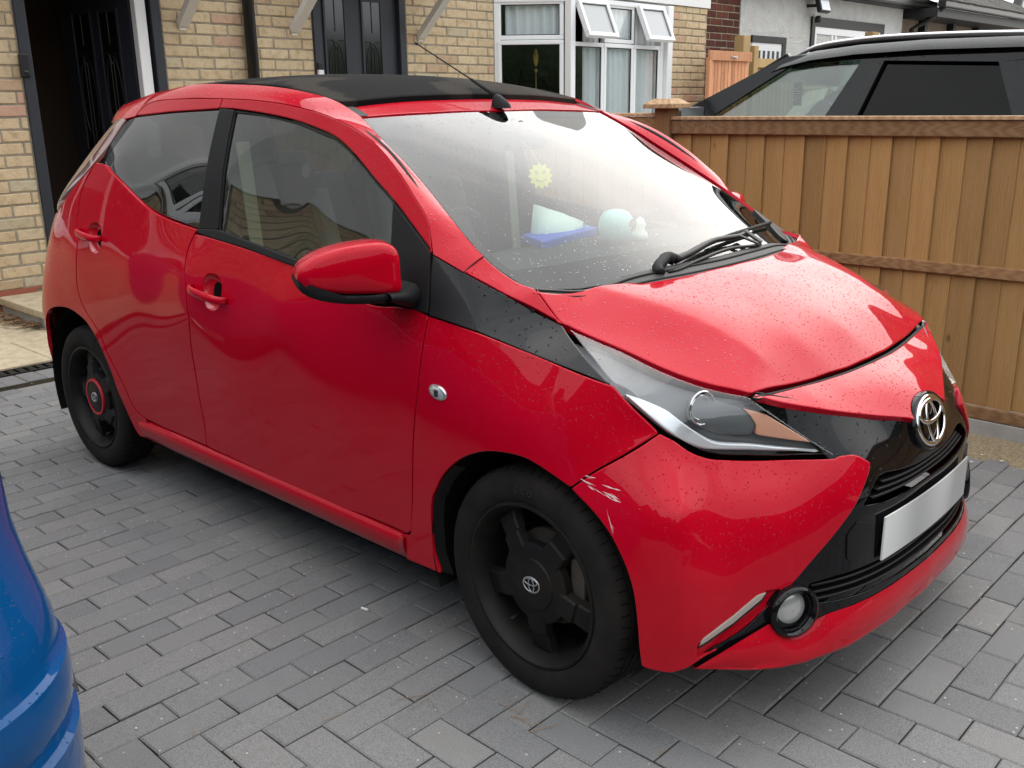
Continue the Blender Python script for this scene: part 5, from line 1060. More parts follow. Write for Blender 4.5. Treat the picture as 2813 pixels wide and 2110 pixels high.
mb = MB(); a0 = np.array([1.513,0,1.408]); a1 = an[3]; mb.tube([a0+(a1-a0)*t for t in (0,.08,.28,.31,.97,.975,1.)], [.0085,.0075,.0055,.0028,.0022,.0045,.0045], 8); mb.build('aerial_mast', 'rubber', ae, smooth=True)
# ---------------------------------------------------------------- cabin
mb = MB(); prof = [(1.62,.80),(1.66,.90),(1.74,.965),(1.86,.985),(2.02,.985),(2.18,.965),(2.26,.94)]
ys = np.linspace(-.66, .66, 15); V = [(x-.05*(1-(y/.66)**2)*0, y, z_-.02*(y/.66)**2) for y in ys for x, z_ in prof]; k = len(prof)
mb.add(V, [(i*k+j, i*k+j+1, (i+1)*k+j+1, (i+1)*k+j) for i in range(14) for j in range(k-1)]); dash = mb.build('dashboard', 'dash_black', car, smooth=True, flip=True)
mb = MB(); V = []; 
cw = np.array([1.60,-.35,.93]); axw = np.array([-.88,0,.48]); e1 = np.array([0,1.,0]); e2 = np.cross(axw, e1)
mb.tube([cw+(e1*math.cos(t)+e2*math.sin(t))*.178 for t in np.linspace(0, 2*math.pi, 41)], .014, 8, cap=False); sw = mb.build('steering_wheel', 'rubber', dash, smooth=True)
mb = MB(); mb.obox(cw-axw*.02, e1*.06, e2*.05, axw*.02); mb.bar(cw-e1*.17, cw+e1*.17, .03, .02, axw); mb.bar(cw, cw-e2*.17, .03, .02, axw); mb.build('wheel_hub', 'dash_black', sw, bevel=.01)
def rbox(name, c, sx, sy, sz, mt, par, tilt=0, bev=.05):
    me_ = MB(); me_.box((-sx/2,-sy/2,-sz/2),(sx/2,sy/2,sz/2)); o = me_.build(name, mt, par, bevel=bev, seg=4, autosmooth=60); o.location = c; o.rotation_euler = (0, tilt, 0); return o
for y in (-.34, .34):
    se = rbox('front_seat', (1.02, y, .52), .50, .48, .16, 'seat_cloth', car, R(-8), .05)
    rbox('backrest', (-.26, 0, .38), .14, .47, .66, 'seat_cloth', se, R(-10), .05)
    rbox('headrest', (-.36, 0, .80), .09, .26, .20, 'seat_cloth', se, R(-8), .04)
    rbox('side_bolster', (-.19, .20, .36), .10, .07, .5, 'seat_light', se, R(-10), .03); rbox('side_bolster', (-.19, -.20, .36), .10, .07, .5, 'seat_light', se, R(-10), .03)
rs_ = rbox('rear_seat', (.30, 0, .50), .46, 1.16, .16, 'seat_cloth', car, R(-6), .05)
rbox('backrest', (-.26, 0, .34), .14, 1.14, .58, 'seat_cloth', rs_, R(-14), .05)
for y in (-.3, .3): rbox('headrest', (-.36, y, .66), .08, .22, .14, 'seat_cloth', rs_, R(-10), .03)
hl_ = [(x, y, (ROOF.snap([(x, y, 1.4)])[0][2]) - .03) for x in np.linspace(.15, 1.46, 9) for y in np.linspace(-.5, .5, 9)]
mb = MB(); mb.add(hl_, [(i*9+j, i*9+j+1, (i+1)*9+j+1, (i+1)*9+j) for i in range(8) for j in range(8)]); mb.build('headliner', 'headliner', car, smooth=True)
for s in (-1, 1):
    mb = MB(); mb.bar((.92, s*.66, .95), (.88, s*.555, 1.37), .06, .09, (1,0,0)); mb.build('pillar_lining', 'headliner', car, bevel=.01)
    mb = MB(); mb.bar((.99, s*.60, 1.28), (1.04, s*.60, .75), .006, .045, (0,1,0)); mb.build('seat_belt', 'belt_cream', car)
    mb = MB(); mb.add([(.35, s*.70, .55),(1.9, s*.70, .55),(1.9, s*.70, .92),(.35, s*.70, 1.05)], [(0,1,2,3)]); mb.build('door_lining', 'dash_black', car)
mb = MB(); mb.box((.3,-.6,.24),(1.9,.6,.27)); mb.build('cabin_floor', 'dash_black', car)
mb = MB(); mb.obox((1.60,0,1.275),(.012,0,.004),(0,.115,0),(-.01,0,.032)); rm = mb.build('rear_view_mirror', 'dash_black', car, bevel=.01); mb = MB(); mb.tube([(1.605,0,1.30),(1.625,0,1.325)], .012, 8); mb.build('mirror_stem', 'dash_black', rm, smooth=True)
# ================================================================ the ground
def attr_rnd(me, vals):
    a = me.attributes.new('rnd', 'FLOAT', 'FACE'); a.data.foreach_set('value', [float(v) for v in vals])
def in_view(P, mx=.04):
    d = Vector(P)-CAM; z_ = d.dot(fw)
    if z_ < .2: return 0
    x_ = d.dot(rt)/z_/(1406.5/2646.92); y_ = d.dot(up)/z_/(1055/2646.92)
    return (1/z_**2) if abs(x_) < 1+mx and abs(y_) < 1+mx else 0
base = MB(); base.add([(-1.79,-60,-.006),(60,-60,-.006),(60,1.9,-.006),(-1.79,1.9,-.006)], [(0,1,2,3)])
drive = base.build('driveway', 'joint_soil'); tag(drive, 'grey block paved driveway with dark mossy joints', kind='structure')
rg = MB(); rg.add([(-300,-300,-.05),(300,-300,-.05),(300,300,-.05),(-300,300,-.05)], [(0,1,2,3)]); tag(rg.build('ground', 'concrete'), kind='structure')
PX, PY, GX, GY = .0922, .1033, 2.525, -.775
def block_mesh(lx, ly, seed):
    r_ = random.Random(seed); c = .0026+r_.random()*.001; g = .0007+r_.random()*.0016; a, b = lx/2-g, ly/2-g
    j = lambda: (r_.random()-.5)*.0022
    V = [(-a+j(),-b+j(),-.04),(a+j(),-b+j(),-.04),(a+j(),b+j(),-.04),(-a+j(),b+j(),-.04)]
    V += [(x, y, -c) for x, y, _ in V[:4]]+[(x-math.copysign(c,x)*1.3, y-math.copysign(c,y)*1.3, 0) for x, y, _ in V[:4]]
    F = [(8,9,10,11)]+[(i+4, (i+1)%4+4, (i+1)%4+8, i+8) for i in range(4)]+[(i, (i+1)%4, (i+1)%4+4, i+4) for i in range(4)]
    return V, F
varY = [block_mesh(PX, 2*PY, i) for i in range(6)]; varX = [block_mesh(2*PX, PY, 10+i) for i in range(6)]; varH = [block_mesh(.198, PY, 20+i) for i in range(6)]
mds = {}
def bdata(kind, i):
    if (kind, i) not in mds:
        V, F = {'Y':varY,'X':varX,'H':varH}[kind][i]; mb = MB(); mb.add(V, F); mds[(kind, i)] = mb.build('paving_block', 'paver', data_only=True)
    return mds[(kind, i)]
blocks = []
for i in range(-47, 40):
    for j in range(-60, 27):
        x0, y0 = GX+i*PX, GY+j*PY
        if i >= j:
            if (i-j) % 2 == 0: blocks.append(('X', x0+PX, y0+PY/2))
        elif (j-i-1) % 2 == 0:
            if x0 > -1.52 and y0+2*PY < 1.60: blocks.append(('Y', x0+PX/2, y0+PY))
            elif x0 > -1.52 and y0+2*PY < 1.86: blocks.append(('Y', x0+PX/2, y0+PY))
for j in range(-60, 25): blocks.append(('H', -1.635, GY+j*PY+PY/2))
blocks = [b for b in blocks if b[2] < 1.66 and b[1] < 5.6 and b[2] > -6]
def score(b):
    if -.36 < b[1] < 2.86 and abs(b[2]) < .68: return 0
    return in_view((b[1], b[2], 0))
sc_ = sorted(range(len(blocks)), key=lambda q: -score(blocks[q])); solo = set(sc_[:300])
rest = MB(); rv = []
for q, (kd, x, y) in enumerate(blocks):
    i = random.randrange(6); dz = (random.random()-.5)*.003; tx = (random.random()-.5)*.016; ty = (random.random()-.5)*.016; rz = (random.random()-.5)*.012
    mx = Matrix.Translation((x+(random.random()-.5)*.002, y+(random.random()-.5)*.002, dz)) @ Matrix.Rotation(rz, 4, 'Z') @ Matrix.Rotation(tx, 4, 'X') @ Matrix.Rotation(ty, 4, 'Y')
    if q in solo and score(blocks[q]) > 0:
        o = link('paving_block', bdata(kd, i), drive); o.matrix_world = mx
    else:
        V, F = {'Y':varY,'X':varX,'H':varH}[kd][i]; r0 = random.random(); rest.add([mx @ Vector(v) for v in V], F); rv += [r0]*len(F)
me = rest.build('paving_blocks', 'paver_stuff', data_only=True); attr_rnd(me, rv); tag(link('paving_blocks', me, drive), kind='stuff')
# sand strip along the fence with stray stones
sd_ = MB(); n = 90; V = []
for i in range(n+1):
    x = -1.75+i*.075
    for k, y in enumerate((1.60,1.68,1.76,1.86)): V.append((x, y+(random.random()-.5)*.05*(k < 3), (.010+.012*k/3+random.random()*.006) if k else -.006))
sd_.add(V, [(i*4+k, (i+1)*4+k, (i+1)*4+k+1, i*4+k+1) for i in range(n) for k in range(3)]); tag(sd_.build('sand_strip', 'sand_grit', smooth=True), kind='structure')
gm = MB()
def pebble(mb, x, y, z_, r):
    a = random.random()*6; V = []
    for lz, rr in ((-.5,.6),(0,1),(.5,.55)):
        for k in range(5): t = a+k*1.2566; V.append((x+r*rr*math.cos(t)*(1+.3*random.random()), y+r*rr*math.sin(t), z_+r*.6*lz))
    mb.add(V, [(q*5+k, q*5+(k+1)%5, (q+1)*5+(k+1)%5, (q+1)*5+k) for q in (0,1) for k in range(5)]+[(10,11,12,13,14)])
for i in range(700):
    y = 1.86-abs(random.gauss(0, .13)); pebble(gm, random.uniform(.4, 4.2), y, .010, random.uniform(.002,.007))
for i in range(260):
    b = blocks[sc_[random.randrange(min(900, len(blocks)))]]; pebble(gm, b[1]+random.uniform(-.1,.1), b[2]+random.uniform(-.1,.1), .003, random.uniform(.0012,.0030))
tag(gm.build('grit', 'stone_white'), 'pale grit and crumbs of stone scattered over the paving', 'grit', kind='stuff')
# straw and needles caught in the joints, leaves by the step
st = MB()
for i in range(120):
    b = blocks[sc_[random.randrange(min(700, len(blocks)))]]; x, y = b[1]+random.choice((-1,1))*(PX if b[0] == 'X' else PX/2), b[2]+random.uniform(-.1,.1); a = random.uniform(0, 6.28); l = random.uniform(.012,.035)
    st.bar((x-l*math.cos(a), y-l*math.sin(a), .003), (x+l*math.cos(a), y+l*math.sin(a), .004), .0010, .0008)
for (cx, cy, n) in ((2.36,-.86,5),(2.12,-.98,4)):
    for k in range(n):
        a = random.uniform(0, 6.28); l = random.uniform(.015,.045); x = cx+random.gauss(0,.05); y = cy+random.gauss(0,.03)
        st.bar((x-l*math.cos(a), y-l*math.sin(a), .003), (x+l*math.cos(a), y+l*math.sin(a), .005), .0011, .0009)
tag(st.build('straw', 'straw'), 'dry straw and pine needles caught in the paving joints', 'straw', kind='stuff')
cig = MB(); cig.tube([(1.71,-.79,.005),(1.735,-.787,.0055)], .0042, 10); o = cig.build('cigarette_end', 'stone_white', autosmooth=40); tag(o, 'white cigarette end on the paving beside the red sill', 'litter')
# drain channel
dr = MB(); dr.box((-1.86,-9,-.05),(-1.845,1.7,.004)); dr.box((-1.755,-9,-.05),(-1.74,1.7,.004)); dr.box((-1.85,-9,-.05),(-1.75,1.7,-.03))
drain = dr.build('drain_channel', 'cast_iron'); tag(drain, 'black slotted drain channel between the paving and the pale patio', 'drain')
bar_me = None
for k in range(64):
    y = -1.7+k*.052
    if bar_me is None:
        b_ = MB(); b_.box((-.047,-.016,-.018),(.047,.016,.003)); bar_me = b_.build('grate_bar', 'cast_iron', data_only=True)
    link('grate_bar', bar_me, drain, (-1.80, y, 0))
# patio slabs and door step
pat = MB(); pat.box((-3.46,-9,-.06),(-1.862,6,-.002)); patio = pat.build('patio', 'mortar'); tag(patio, kind='structure')
for (x0, x1, off) in ((-2.505,-1.866,.0), (-3.15,-2.512,.3), (-3.45,-3.157,.1)):
    for k in range(-7, 6):
        y0 = k*.62+off-.2
        s_ = MB(); s_.box((x0+.003, y0+.003, -.02),(x1-.003, y0+.617, .014)); s_.build('slab', 'patio_slab', patio, bevel=.004, seg=1)
stp = MB(); stp.box((-3.44,.10,.0),(-2.62,1.9,.085)); step = stp.build('door_step', 'concrete'); tag(step, 'pale concrete door step in front of the open dark door', 'step')
s_ = MB(); s_.box((-3.44,.075,.087),(-2.58,1.93,.137)); s_.build('step_slab', 'patio_slab', step, bevel=.008, seg=2)
lv = MB()
for k in range(160):
    x = random.uniform(-3.4,-2.7); y = .08-abs(random.gauss(0,.06))*(1+(x < -3.1)*1.2); a = random.uniform(0,6.28); l = random.uniform(.012,.035); t = random.uniform(-.5,.5)
    u = np.array([math.cos(a),math.sin(a),t*.4])*l; v = np.array([-math.sin(a),math.cos(a),random.uniform(-.5,.5)])*l*.45; c = np.array([x,y,.03+random.random()*.02])
    lv.add([c-u, c-v, c+u, c+v], [(0,1,2),(0,2,3)])
tag(lv.build('dead_leaves', 'leaf_brown'), 'dead brown leaves drifted against the door step', 'leaves', kind='stuff')
# ================================================================ the house
W = -3.45; CP, BLN = .0842, .2785
house = empty('brick_house', (W, 0, 0), 0, 'buff brick house with dark doors and a white bay window behind the red car', 'house')
def hp(mb, name, mt, **k):           # build in world coordinates, parent to the house
    par = k.pop('parent', house); o = mb.build(name, mt, None, **k); o.parent = par; o.matrix_parent_inverse = Matrix.Identity(4) if par is not house else Matrix.Translation((-W,0,0)); return o
bme = {}
def brick_me(l, h, mt):
    kx = (round(l,3), round(h,3), mt)
    if kx not in bme:
        b_ = MB(); b_.box((-.05,-l/2,-h/2),(0,l/2,h/2)); bme[kx] = b_.build('brick', mt, bevel=.006, seg=1, data_only=True)
    return bme[kx]
brest = MB(); brv = []
def brick_wall(X, y0, y1, z0, z1, par, ph=0., zph=1.930, pitch=CP, mt='brick', proud=.004, ang=0., org=None, store=None):
    """stretcher bond between y0 and y1; ang/org turn the wall about a vertical line"""
    n0 = math.floor((z0-zph)/pitch); n1 = math.ceil((z1-zph)/pitch)
    for c in range(n0, n1):
        za, zb = max(z0, zph+c*pitch), min(z1, zph+(c+1)*pitch)
        if zb-za < .02: continue
        y = math.floor((y0-ph)/BLN)*BLN+ph+(BLN/2 if c % 2 else 0)-BLN
        while y < y1:
            a, b = max(y, y0), min(y+BLN, y1); y += BLN
            if b-a < .035: continue
            l, h = b-a-.0115, zb-za-.0115; dx = random.uniform(-.003,.003); P = (X+proud+dx, (a+b)/2, (za+zb)/2)
            vis = in_view(P, .02) if X > -5 else 0
            hidden = (z_hidden(P))
            if vis and not hidden:
                o = link('brick', brick_me(l, h, mt), par); o.matrix_parent_inverse = par.matrix_world.inverted(); o.location = P; o.rotation_euler = (random.uniform(-.01,.01), 0, random.uniform(-.008,.008))
            else:
                tgt, tv = (store or (brest, brv)); nF = len(tgt.F); tgt.box((P[0]-.05,P[1]-l/2,P[2]-h/2),(P[0],P[1]+l/2,P[2]+h/2)); tv += [random.random()]*(len(tgt.F)-nF)
def z_hidden(P):
    """roughly: is this spot on the house wall behind the red car's body from where we stand?"""
    d = Vector(P)-CAM; z_ = d.dot(fw); x_ = 1406.5+2646.92*d.dot(rt)/z_; y_ = 1055-2646.92*d.dot(up)/z_
    top = np.interp(x_, [0,100,140,330,400,560,800,1100,1400,1650,1900], [2000,2000,640,300,262,235,222,225,270,310,420])
    return y_ > top+25
bpy.context.view_layer.update()
# mortar core of the walls (with openings)
core = MB()
for y0, y1, z0, z1 in ((-.35,.47,0,2.5),(1.52,2.895,0,2.5),(3.93,5.12,0,2.5),(.47,1.52,2.36,2.5),(2.895,3.93,2.42,2.5),(-9,-3.55,0,2.5),(-9,5.12,2.5,5.4)): core.box((W-.10,y0,z0),(W-.002,y1,z1))
core.box((W-.1,-.35,0),(W+.002,.47,.02))
hp(core, 'mortar_wall', 'mortar')
for y0, y1 in ((-.35,.466),(1.524,2.893),(3.935,5.10),(-9,-3.55)): brick_wall(W, y0, y1, .17 if y0 > -1 and y0 < .4 else .02, 2.46, house, ph=1.524)
upper = MB(); upper.box((W-.02,-9,2.47),(W+.02,5.12,5.4)); upper.box((-2.90,5.6,2.432),(-2.86,8.16,5.4)); hp(upper, 'upper_wall', 'smooth_render')
ab_ = MB()
for y0 in (-.33,.05):
    for k in range(4): ab_.box((W-.02, y0, .03+k*.035),(W+.008, y0+.3, .052+k*.035))
ab_.box((W-.02,-.35,.155),(W+.006,.465,.172)); hp(ab_, 'air_brick', 'air_brick')
# --- open front door
def frame(y0, y1, zt, mt, w=.075, d=.09, name='door_frame'):
    f = MB(); f.box((W-.06,y0,.13),(W+.02,y0+w,zt)); f.box((W-.06,y1-w,.13),(W+.02,y1,zt)); f.box((W-.06,y0+w,zt-w),(W+.02,y1-w,zt)); return hp(f, name, mt, bevel=.006)
f1 = frame(.470,1.520,2.36,'anthracite')
wl = MB(); wl.box((W-.075,1.335,.13),(W-.004,1.418,2.28)); hp(wl, 'inner_frame', 'upvc', bevel=.006)
hall = MB(); x0, x1, y0, y1, z1 = W-2.4, W-.09, .30, 2.4, 2.45
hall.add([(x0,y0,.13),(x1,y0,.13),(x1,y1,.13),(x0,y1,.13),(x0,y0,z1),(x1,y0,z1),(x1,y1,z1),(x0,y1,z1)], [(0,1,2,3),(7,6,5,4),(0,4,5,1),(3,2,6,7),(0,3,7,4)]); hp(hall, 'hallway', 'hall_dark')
def door_leaf(name, c, yaw_, w, h, par, panes):
    """slab door in local coordinates: y across (0..w), z up, outer face +x"""
    o = link(name, bpy.data.meshes.new('t'), par); bpy.data.objects.remove(o)
    m_ = MB(); m_.box((-.045,0,0),(0,w,h)); d_ = m_.build(name, 'door_dark', par, bevel=.004); d_.matrix_parent_inverse = Matrix.Translation((-W,0,0)); d_.location = c; d_.rotation_euler = (0,0,yaw_)
    for (a, b, za, zb) in panes:
        q = MB(); t = .022
        q.box((0,a-t,za-t),(.014,a,zb+t)); q.box((0,b,za-t),(.014,b+t,zb+t)); q.box((0,a,zb),(.014,b,zb+t)); q.box((0,a,za-t),(.014,b,za)); q.build('pane_bead', 'door_dark', d_, bevel=.003)
        g_ = MB(); g_.box((.002,a,za),(.006,b,zb)); g_.build('pane', 'leaded_glass', d_)
        ld = MB(); m2 = (a+b)/2; wz = (b-a)/2; zc = za+(zb-za)*.36; r_ = .004
        def arc(pts): ld.tube([(.008, y, z_) for y, z_ in pts], r_, 5)
        zd = za+(zb-za)*.70
        arc([(m2, zd-.075),(m2-.028, zd),(m2, zd+.075),(m2+.028, zd),(m2, zd-.075)])
        arc([(a, zd),(m2-.028, zd)]); arc([(m2+.028, zd),(b, zd)]); arc([(m2, zd+.075),(m2, zb)])
        hh = (zb-za)*.26
        for sg in (-1, 1): arc([(m2+sg*wz*.86*math.sin(t_)**.8, zc+hh*math.cos(t_)*(1.25 if math.cos(t_) > 0 else 1)) for t_ in np.linspace(.02, 3.12, 13)])
        for sg in (-1, 1): arc([(m2+sg*.018, za),(m2+sg*.018, zd-.05)])
        ld.build('lead_strips', 'lead', d_)
        dj = MB(); dj.box((.004,a,zc-.055),(.008,b,zc-.025)) ; dj.build('bevel_band', 'upvc', d_) if name == 'front_door_leaf' else None
    return d_
dl1 = door_leaf('open_door_leaf', (W-.07,1.33,.14), R(90)+R(72) if False else R(98), .86, 2.10, house, [(.17,.38,.95,1.95),(.50,.71,.95,1.95)])
dl1.rotation_euler = (0,0,R(-80)); dl1.location = (W-.085-.86*.985,1.325-.86*.174,.14)
rb = MB(); rb.box((W+.015,.452,1.605),(W+.045,.512,1.755)); bell = hp(rb, 'doorbell', 'bell_black', bevel=.006)
rb = MB(); rb.lathe([(.001,.004),(.014,.004),(.017,0)], 20, 'X', (W+.045,.482,1.635)); hp(rb, 'bell_button', 'bell_black', parent=bell, smooth=True)
# --- second door
frame(2.895,3.925,2.42,'anthracite')
lw = MB(); lw.box((W-.03,3.03,.15),(W-.028,3.79,2.34)); 
door_leaf('front_door_leaf', (W-.025,2.972,.15), 0, .876, 2.19, house, [(.075,.275,1.0,2.12),(.485,.680,1.0,2.12)])
rb = MB(); rb.box((W+.018,2.905,1.688),(W+.04,2.955,1.745)); hp(rb, 'doorbell', 'bell_black', bevel=.004)
rb = MB(); rb.box((W+.018,2.903,1.56),(W+.045,2.957,1.686)); b2_ = hp(rb, 'doorbell', 'bell_white', bevel=.004); rb = MB(); rb.lathe([(.001,.004),(.012,.004),(.015,0)], 20, 'X', (W+.045,2.93,1.64)); hp(rb, 'bell_button', 'silver', parent=b2_, smooth=True)
# --- downpipe, canopy brackets, canopies
pp = MB(); pp.tube([(W+.07,2.245,.0),(W+.07,2.245,2.6),(W+.07,2.245,5.2)], .048, 16); pipe = hp(pp, 'downpipe', 'pipe_black', smooth=True)
for zc in (1.2, 2.9): pp = MB(); pp.box((W-.01,2.18,zc),(W+.08,2.31,zc+.03)); hp(pp, 'pipe_clip', 'pipe_black', parent=pipe, bevel=.004)
for y in (1.69, 2.70, 4.10):
    b_ = MB(); b_.box((W+.0,y-.028,1.955),(W+.02,y+.028,2.07)); br = hp(b_, 'canopy_bracket', 'bracket_white', bevel=.003)
    b_ = MB(); b_.bar((W+.02,y,2.00),(W+.62,y,2.52),.055,.085,(0,1,0)); hp(b_, 'brace', 'bracket_white', parent=br, bevel=.004)
    b_ = MB(); b_.lathe([(.001,.003),(.006,.003),(.007,0)], 10, 'X', (W+.02,y,2.055)); hp(b_, 'screw', 'silver', parent=br)
for y0, y1 in ((.3,1.75),(2.6,4.16)): 
    b_ = MB(); b_.box((W,y0,2.56),(W+.72,y1,2.60)); hp(b_, 'canopy', 'bracket_white', bevel=.006)
# --- bay windows: splay, front, (splay)
UP = np.array([0,0,1.])
def bay(A, B, Cc, D, zs, zt, ztr, fm, vis):
    """corner points (plan) A wall, B front start, Cc front end, D wall end or None"""
    bayo = MB()
    pts = [np.array(q, float) for q in ((A,B,Cc) if D is None else (A,B,Cc,D))]
    # brick plinth and posts
    for q, (p0, p1) in enumerate(zip(pts[:-1], pts[1:])):
        d = p1-p0; L_ = np.linalg.norm(d); d /= L_; n = np.array([d[1], -d[0]]);  n = n if n[0] > 0 else -n
        e = np.array([d[0], d[1], 0]); nn = np.array([n[0], n[1], 0]); o = np.array([p0[0], p0[1], 0])
        def brd(a, b, za, zb, t=.05, o2=0.): return (o+e*(a+b)/2+UP*(za+zb)/2+nn*(o2-t/2), e*(b-a)/2, nn*t/2, UP*(zb-za)/2)
        yield e, nn, o, L_, brd
def bay_build(A, B, Cc, D, zs, zt, layout, name='bay_window'):
    pl = MB(); pts = [A,B,Cc]+([D] if D else [])
    poly = [(p_[0]-.04*(i in (1,2)), p_[1]) for i, p_ in enumerate(pts)]
    back = [(W-.02, pts[-1][1]), (W-.02, pts[0][1])] if D is None else []
    ring = poly+back; k = len(ring)
    V = [(x, y, 0) for x, y in ring]+[(x, y, zs) for x, y in ring]; pl.add(V, [tuple(range(k-1,-1,-1)), tuple(range(k, 2*k))]+[(i, (i+1)%k, k+(i+1)%k, k+i) for i in range(k)])
    root = hp(pl, name, 'brick_stuff'); attr_rnd(root.data, [.3]*len(root.data.polygons))
    V = [(x, y, zt) for x, y in ring]+[(x, y, 5.2) for x, y in ring]; pl = MB(); pl.add(V, [tuple(range(k-1,-1,-1)), tuple(range(k, 2*k))]+[(i, (i+1)%k, k+(i+1)%k, k+i) for i in range(k)]); hp(pl, 'bay_upper', 'smooth_render', parent=root)
    for fi, ((e, nn, o, L_, brd), cells) in enumerate(zip(bay(A, B, Cc, D, zs, zt, 0, 0, 0), layout)):
        # cells: list of (a, b, za, zb, kind)
        fr = MB(); T = .055
        A_ = sorted(set([0, L_])); 
        fr.obox(*brd(0, L_, zs, zs+.05, .07, .02)); fr.obox(*brd(0, L_, zt-.05, zt, .07, .01)); fr.obox(*brd(0, .06, zs+.05, zt-.05, .07)); fr.obox(*brd(L_-.06, L_, zs+.05, zt-.05, .07))
        hp(fr, 'window_frame', 'upvc', parent=root, bevel=.008)
        for (a, b, za, zb, kd) in cells:
            q = MB(); w = .042; M4 = None
            def piece(mb, a1, b1, z1_, z2_, o2, t): mb.obox(*brd(a1, b1, z1_, z2_, t, o2))
            q2 = MB()
            if kd == 'open':
                # top-hung vent swung out at the bottom
                hz = zb-.01; ang = R(24); dn = np.array([0,0,-1.])*math.cos(ang)+nn*math.sin(ang); nf = nn*math.cos(ang)+UP*math.sin(ang); H = zb-za; hp0 = o+e*(a+b)/2+UP*hz+nn*.02
                s = MB(); Wd = (b-a)/2
                s.obox(hp0+dn*w*.5, e*Wd, dn*w*.5, nf*.028); s.obox(hp0+dn*(H-w*.5), e*Wd, dn*w*.5, nf*.028)
                for sg in (-1, 1): s.obox(hp0+dn*H/2+e*sg*(Wd-w*.5), e*w*.5, dn*(H/2-w), nf*.028)
                sash = hp(s, 'open_vent', 'upvc', parent=root, bevel=.006)
                s = MB(); s.obox(hp0+dn*H/2, e*(Wd-w), dn*(H/2-w), nf*.004); hp(s, 'pane', 'frosted_pane', parent=sash)
                s = MB()
                for (c_2, h1, h2) in ((hp0+dn*w, Wd-w, .005), (hp0+dn*(H-w), Wd-w, .005)): s.obox(c_2+nf*.006, e*h1, dn*h2, nf*.003)
                for sg in (-1, 1): s.obox(hp0+dn*H/2+e*sg*(Wd-w)+nf*.006, e*.005, dn*(H/2-w), nf*.003)
                hp(s, 'pane_gasket', 'rubber', parent=sash)
            else:
                for (a1,b1,z1_,z2_) in ((a,b,za,za+w),(a,b,zb-w,zb),(a,a+w,za+w,zb-w),(b-w,b,za+w,zb-w)): piece(q, a1,b1,z1_,z2_, .012 if kd == 'sash' else -.004, .06)
                cs_ = hp(q, 'casement', 'upvc', parent=root, bevel=.007)
                gp = MB(); gp.obox(*brd(a+w, b-w, za+w, zb-w, .006, -.02)); hp(gp, 'pane', 'house_glass', parent=cs_)
                gs = MB()
                for (a1,b1,z1_,z2_) in ((a+w,b-w,za+w,za+w+.008),(a+w,b-w,zb-w-.008,zb-w),(a+w,a+w+.008,za+w,zb-w),(b-w-.008,b-w,za+w,zb-w)): piece(gs, a1,b1,z1_,z2_, -.012, .012)
                hp(gs, 'pane_gasket', 'rubber', parent=cs_)
    return root
A = (W, 5.105); B = (-2.88, 5.625)
zt = 2.41; zs = .95
Ls = math.hypot(A[0]-B[0], A[1]-B[1])
lay1 = [(.03,.70,2.005,zt-.03,'fix'),(.03,.70,zs+.05,2.0,'sash')]
f0 = 5.625
lay2 = [(5.66-f0,6.175-f0,zs+.05,1.985,'fix'),(6.18-f0,6.70-f0,zs+.05,1.985,'fix'),(6.705-f0,7.20-f0,zs+.05,1.985,'fix'),
        (5.68-f0,6.17-f0,2.0,zt-.02,'open'),(6.18-f0,6.70-f0,1.99,zt-.03,'fix'),(6.71-f0,7.19-f0,2.0,zt-.02,'open')]
b1_ = bay_build(A, B, (-2.88, 7.26), None, zs, zt, [lay1, lay2])
for q_ in (((-2.93,7.26,0),(-2.83,7.362,zt)),((-2.93,5.585,zs),(-2.845,5.66,zt))):
    wp_ = MB(); wp_.box(*q_); hp(wp_, 'corner_post', 'upvc', parent=b1_, bevel=.01)
rp_ = MB(); rp_.box((W+.0,7.4,0),(-2.885,8.13,2.43)); hp(rp_, 'mortar_wall', 'mortar')
brick_wall(-2.88, 7.365, 8.125, .0, 2.43, house, ph=7.40, zph=2.356, pitch=.0812)
# room behind the bay: walls, net curtains, gilt cat on the sill, lamp
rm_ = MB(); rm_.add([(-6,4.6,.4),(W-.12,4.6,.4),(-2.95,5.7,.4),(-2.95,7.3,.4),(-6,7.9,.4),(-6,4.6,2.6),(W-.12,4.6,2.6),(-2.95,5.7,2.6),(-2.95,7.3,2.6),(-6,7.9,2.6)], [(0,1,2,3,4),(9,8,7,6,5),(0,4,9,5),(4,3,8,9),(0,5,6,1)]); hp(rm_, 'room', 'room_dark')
def curtain(P0, P1, z0, z1, folds, name='net_curtain'):
    P0 = np.array(P0, float); P1 = np.array(P1, float); n = folds*8; d = P1-P0; nn = np.array([d[1], -d[0]])/np.linalg.norm(d); V = []
    for i in range(n+1):
        t = i/n; q = P0+d*t; w_ = .022*math.sin(t*folds*2*math.pi)+.010*math.sin(t*folds*4.7+1)
        for z_, k in ((z1, .6), (.5*(z0+z1), 1.0), (z0, 1.25)): V.append((q[0]+nn[0]*w_*k, q[1]+nn[1]*w_*k, z_))
    c_ = MB(); c_.add(V, [(i*3+k, i*3+k+1, (i+1)*3+k+1, (i+1)*3+k) for i in range(n) for k in range(2)]); o = hp(c_, name, 'curtain', smooth=True); return o
curtain((-2.945,6.20),(-2.945,6.72),.9,2.42,5); curtain((-2.945,6.78),(-2.945,7.20),.9,2.42,4); curtain((-2.96,5.90),(-2.945,6.15),.9,2.42,3); curtain((-3.42,5.24),(-3.0,5.60),2.0,2.42,6)
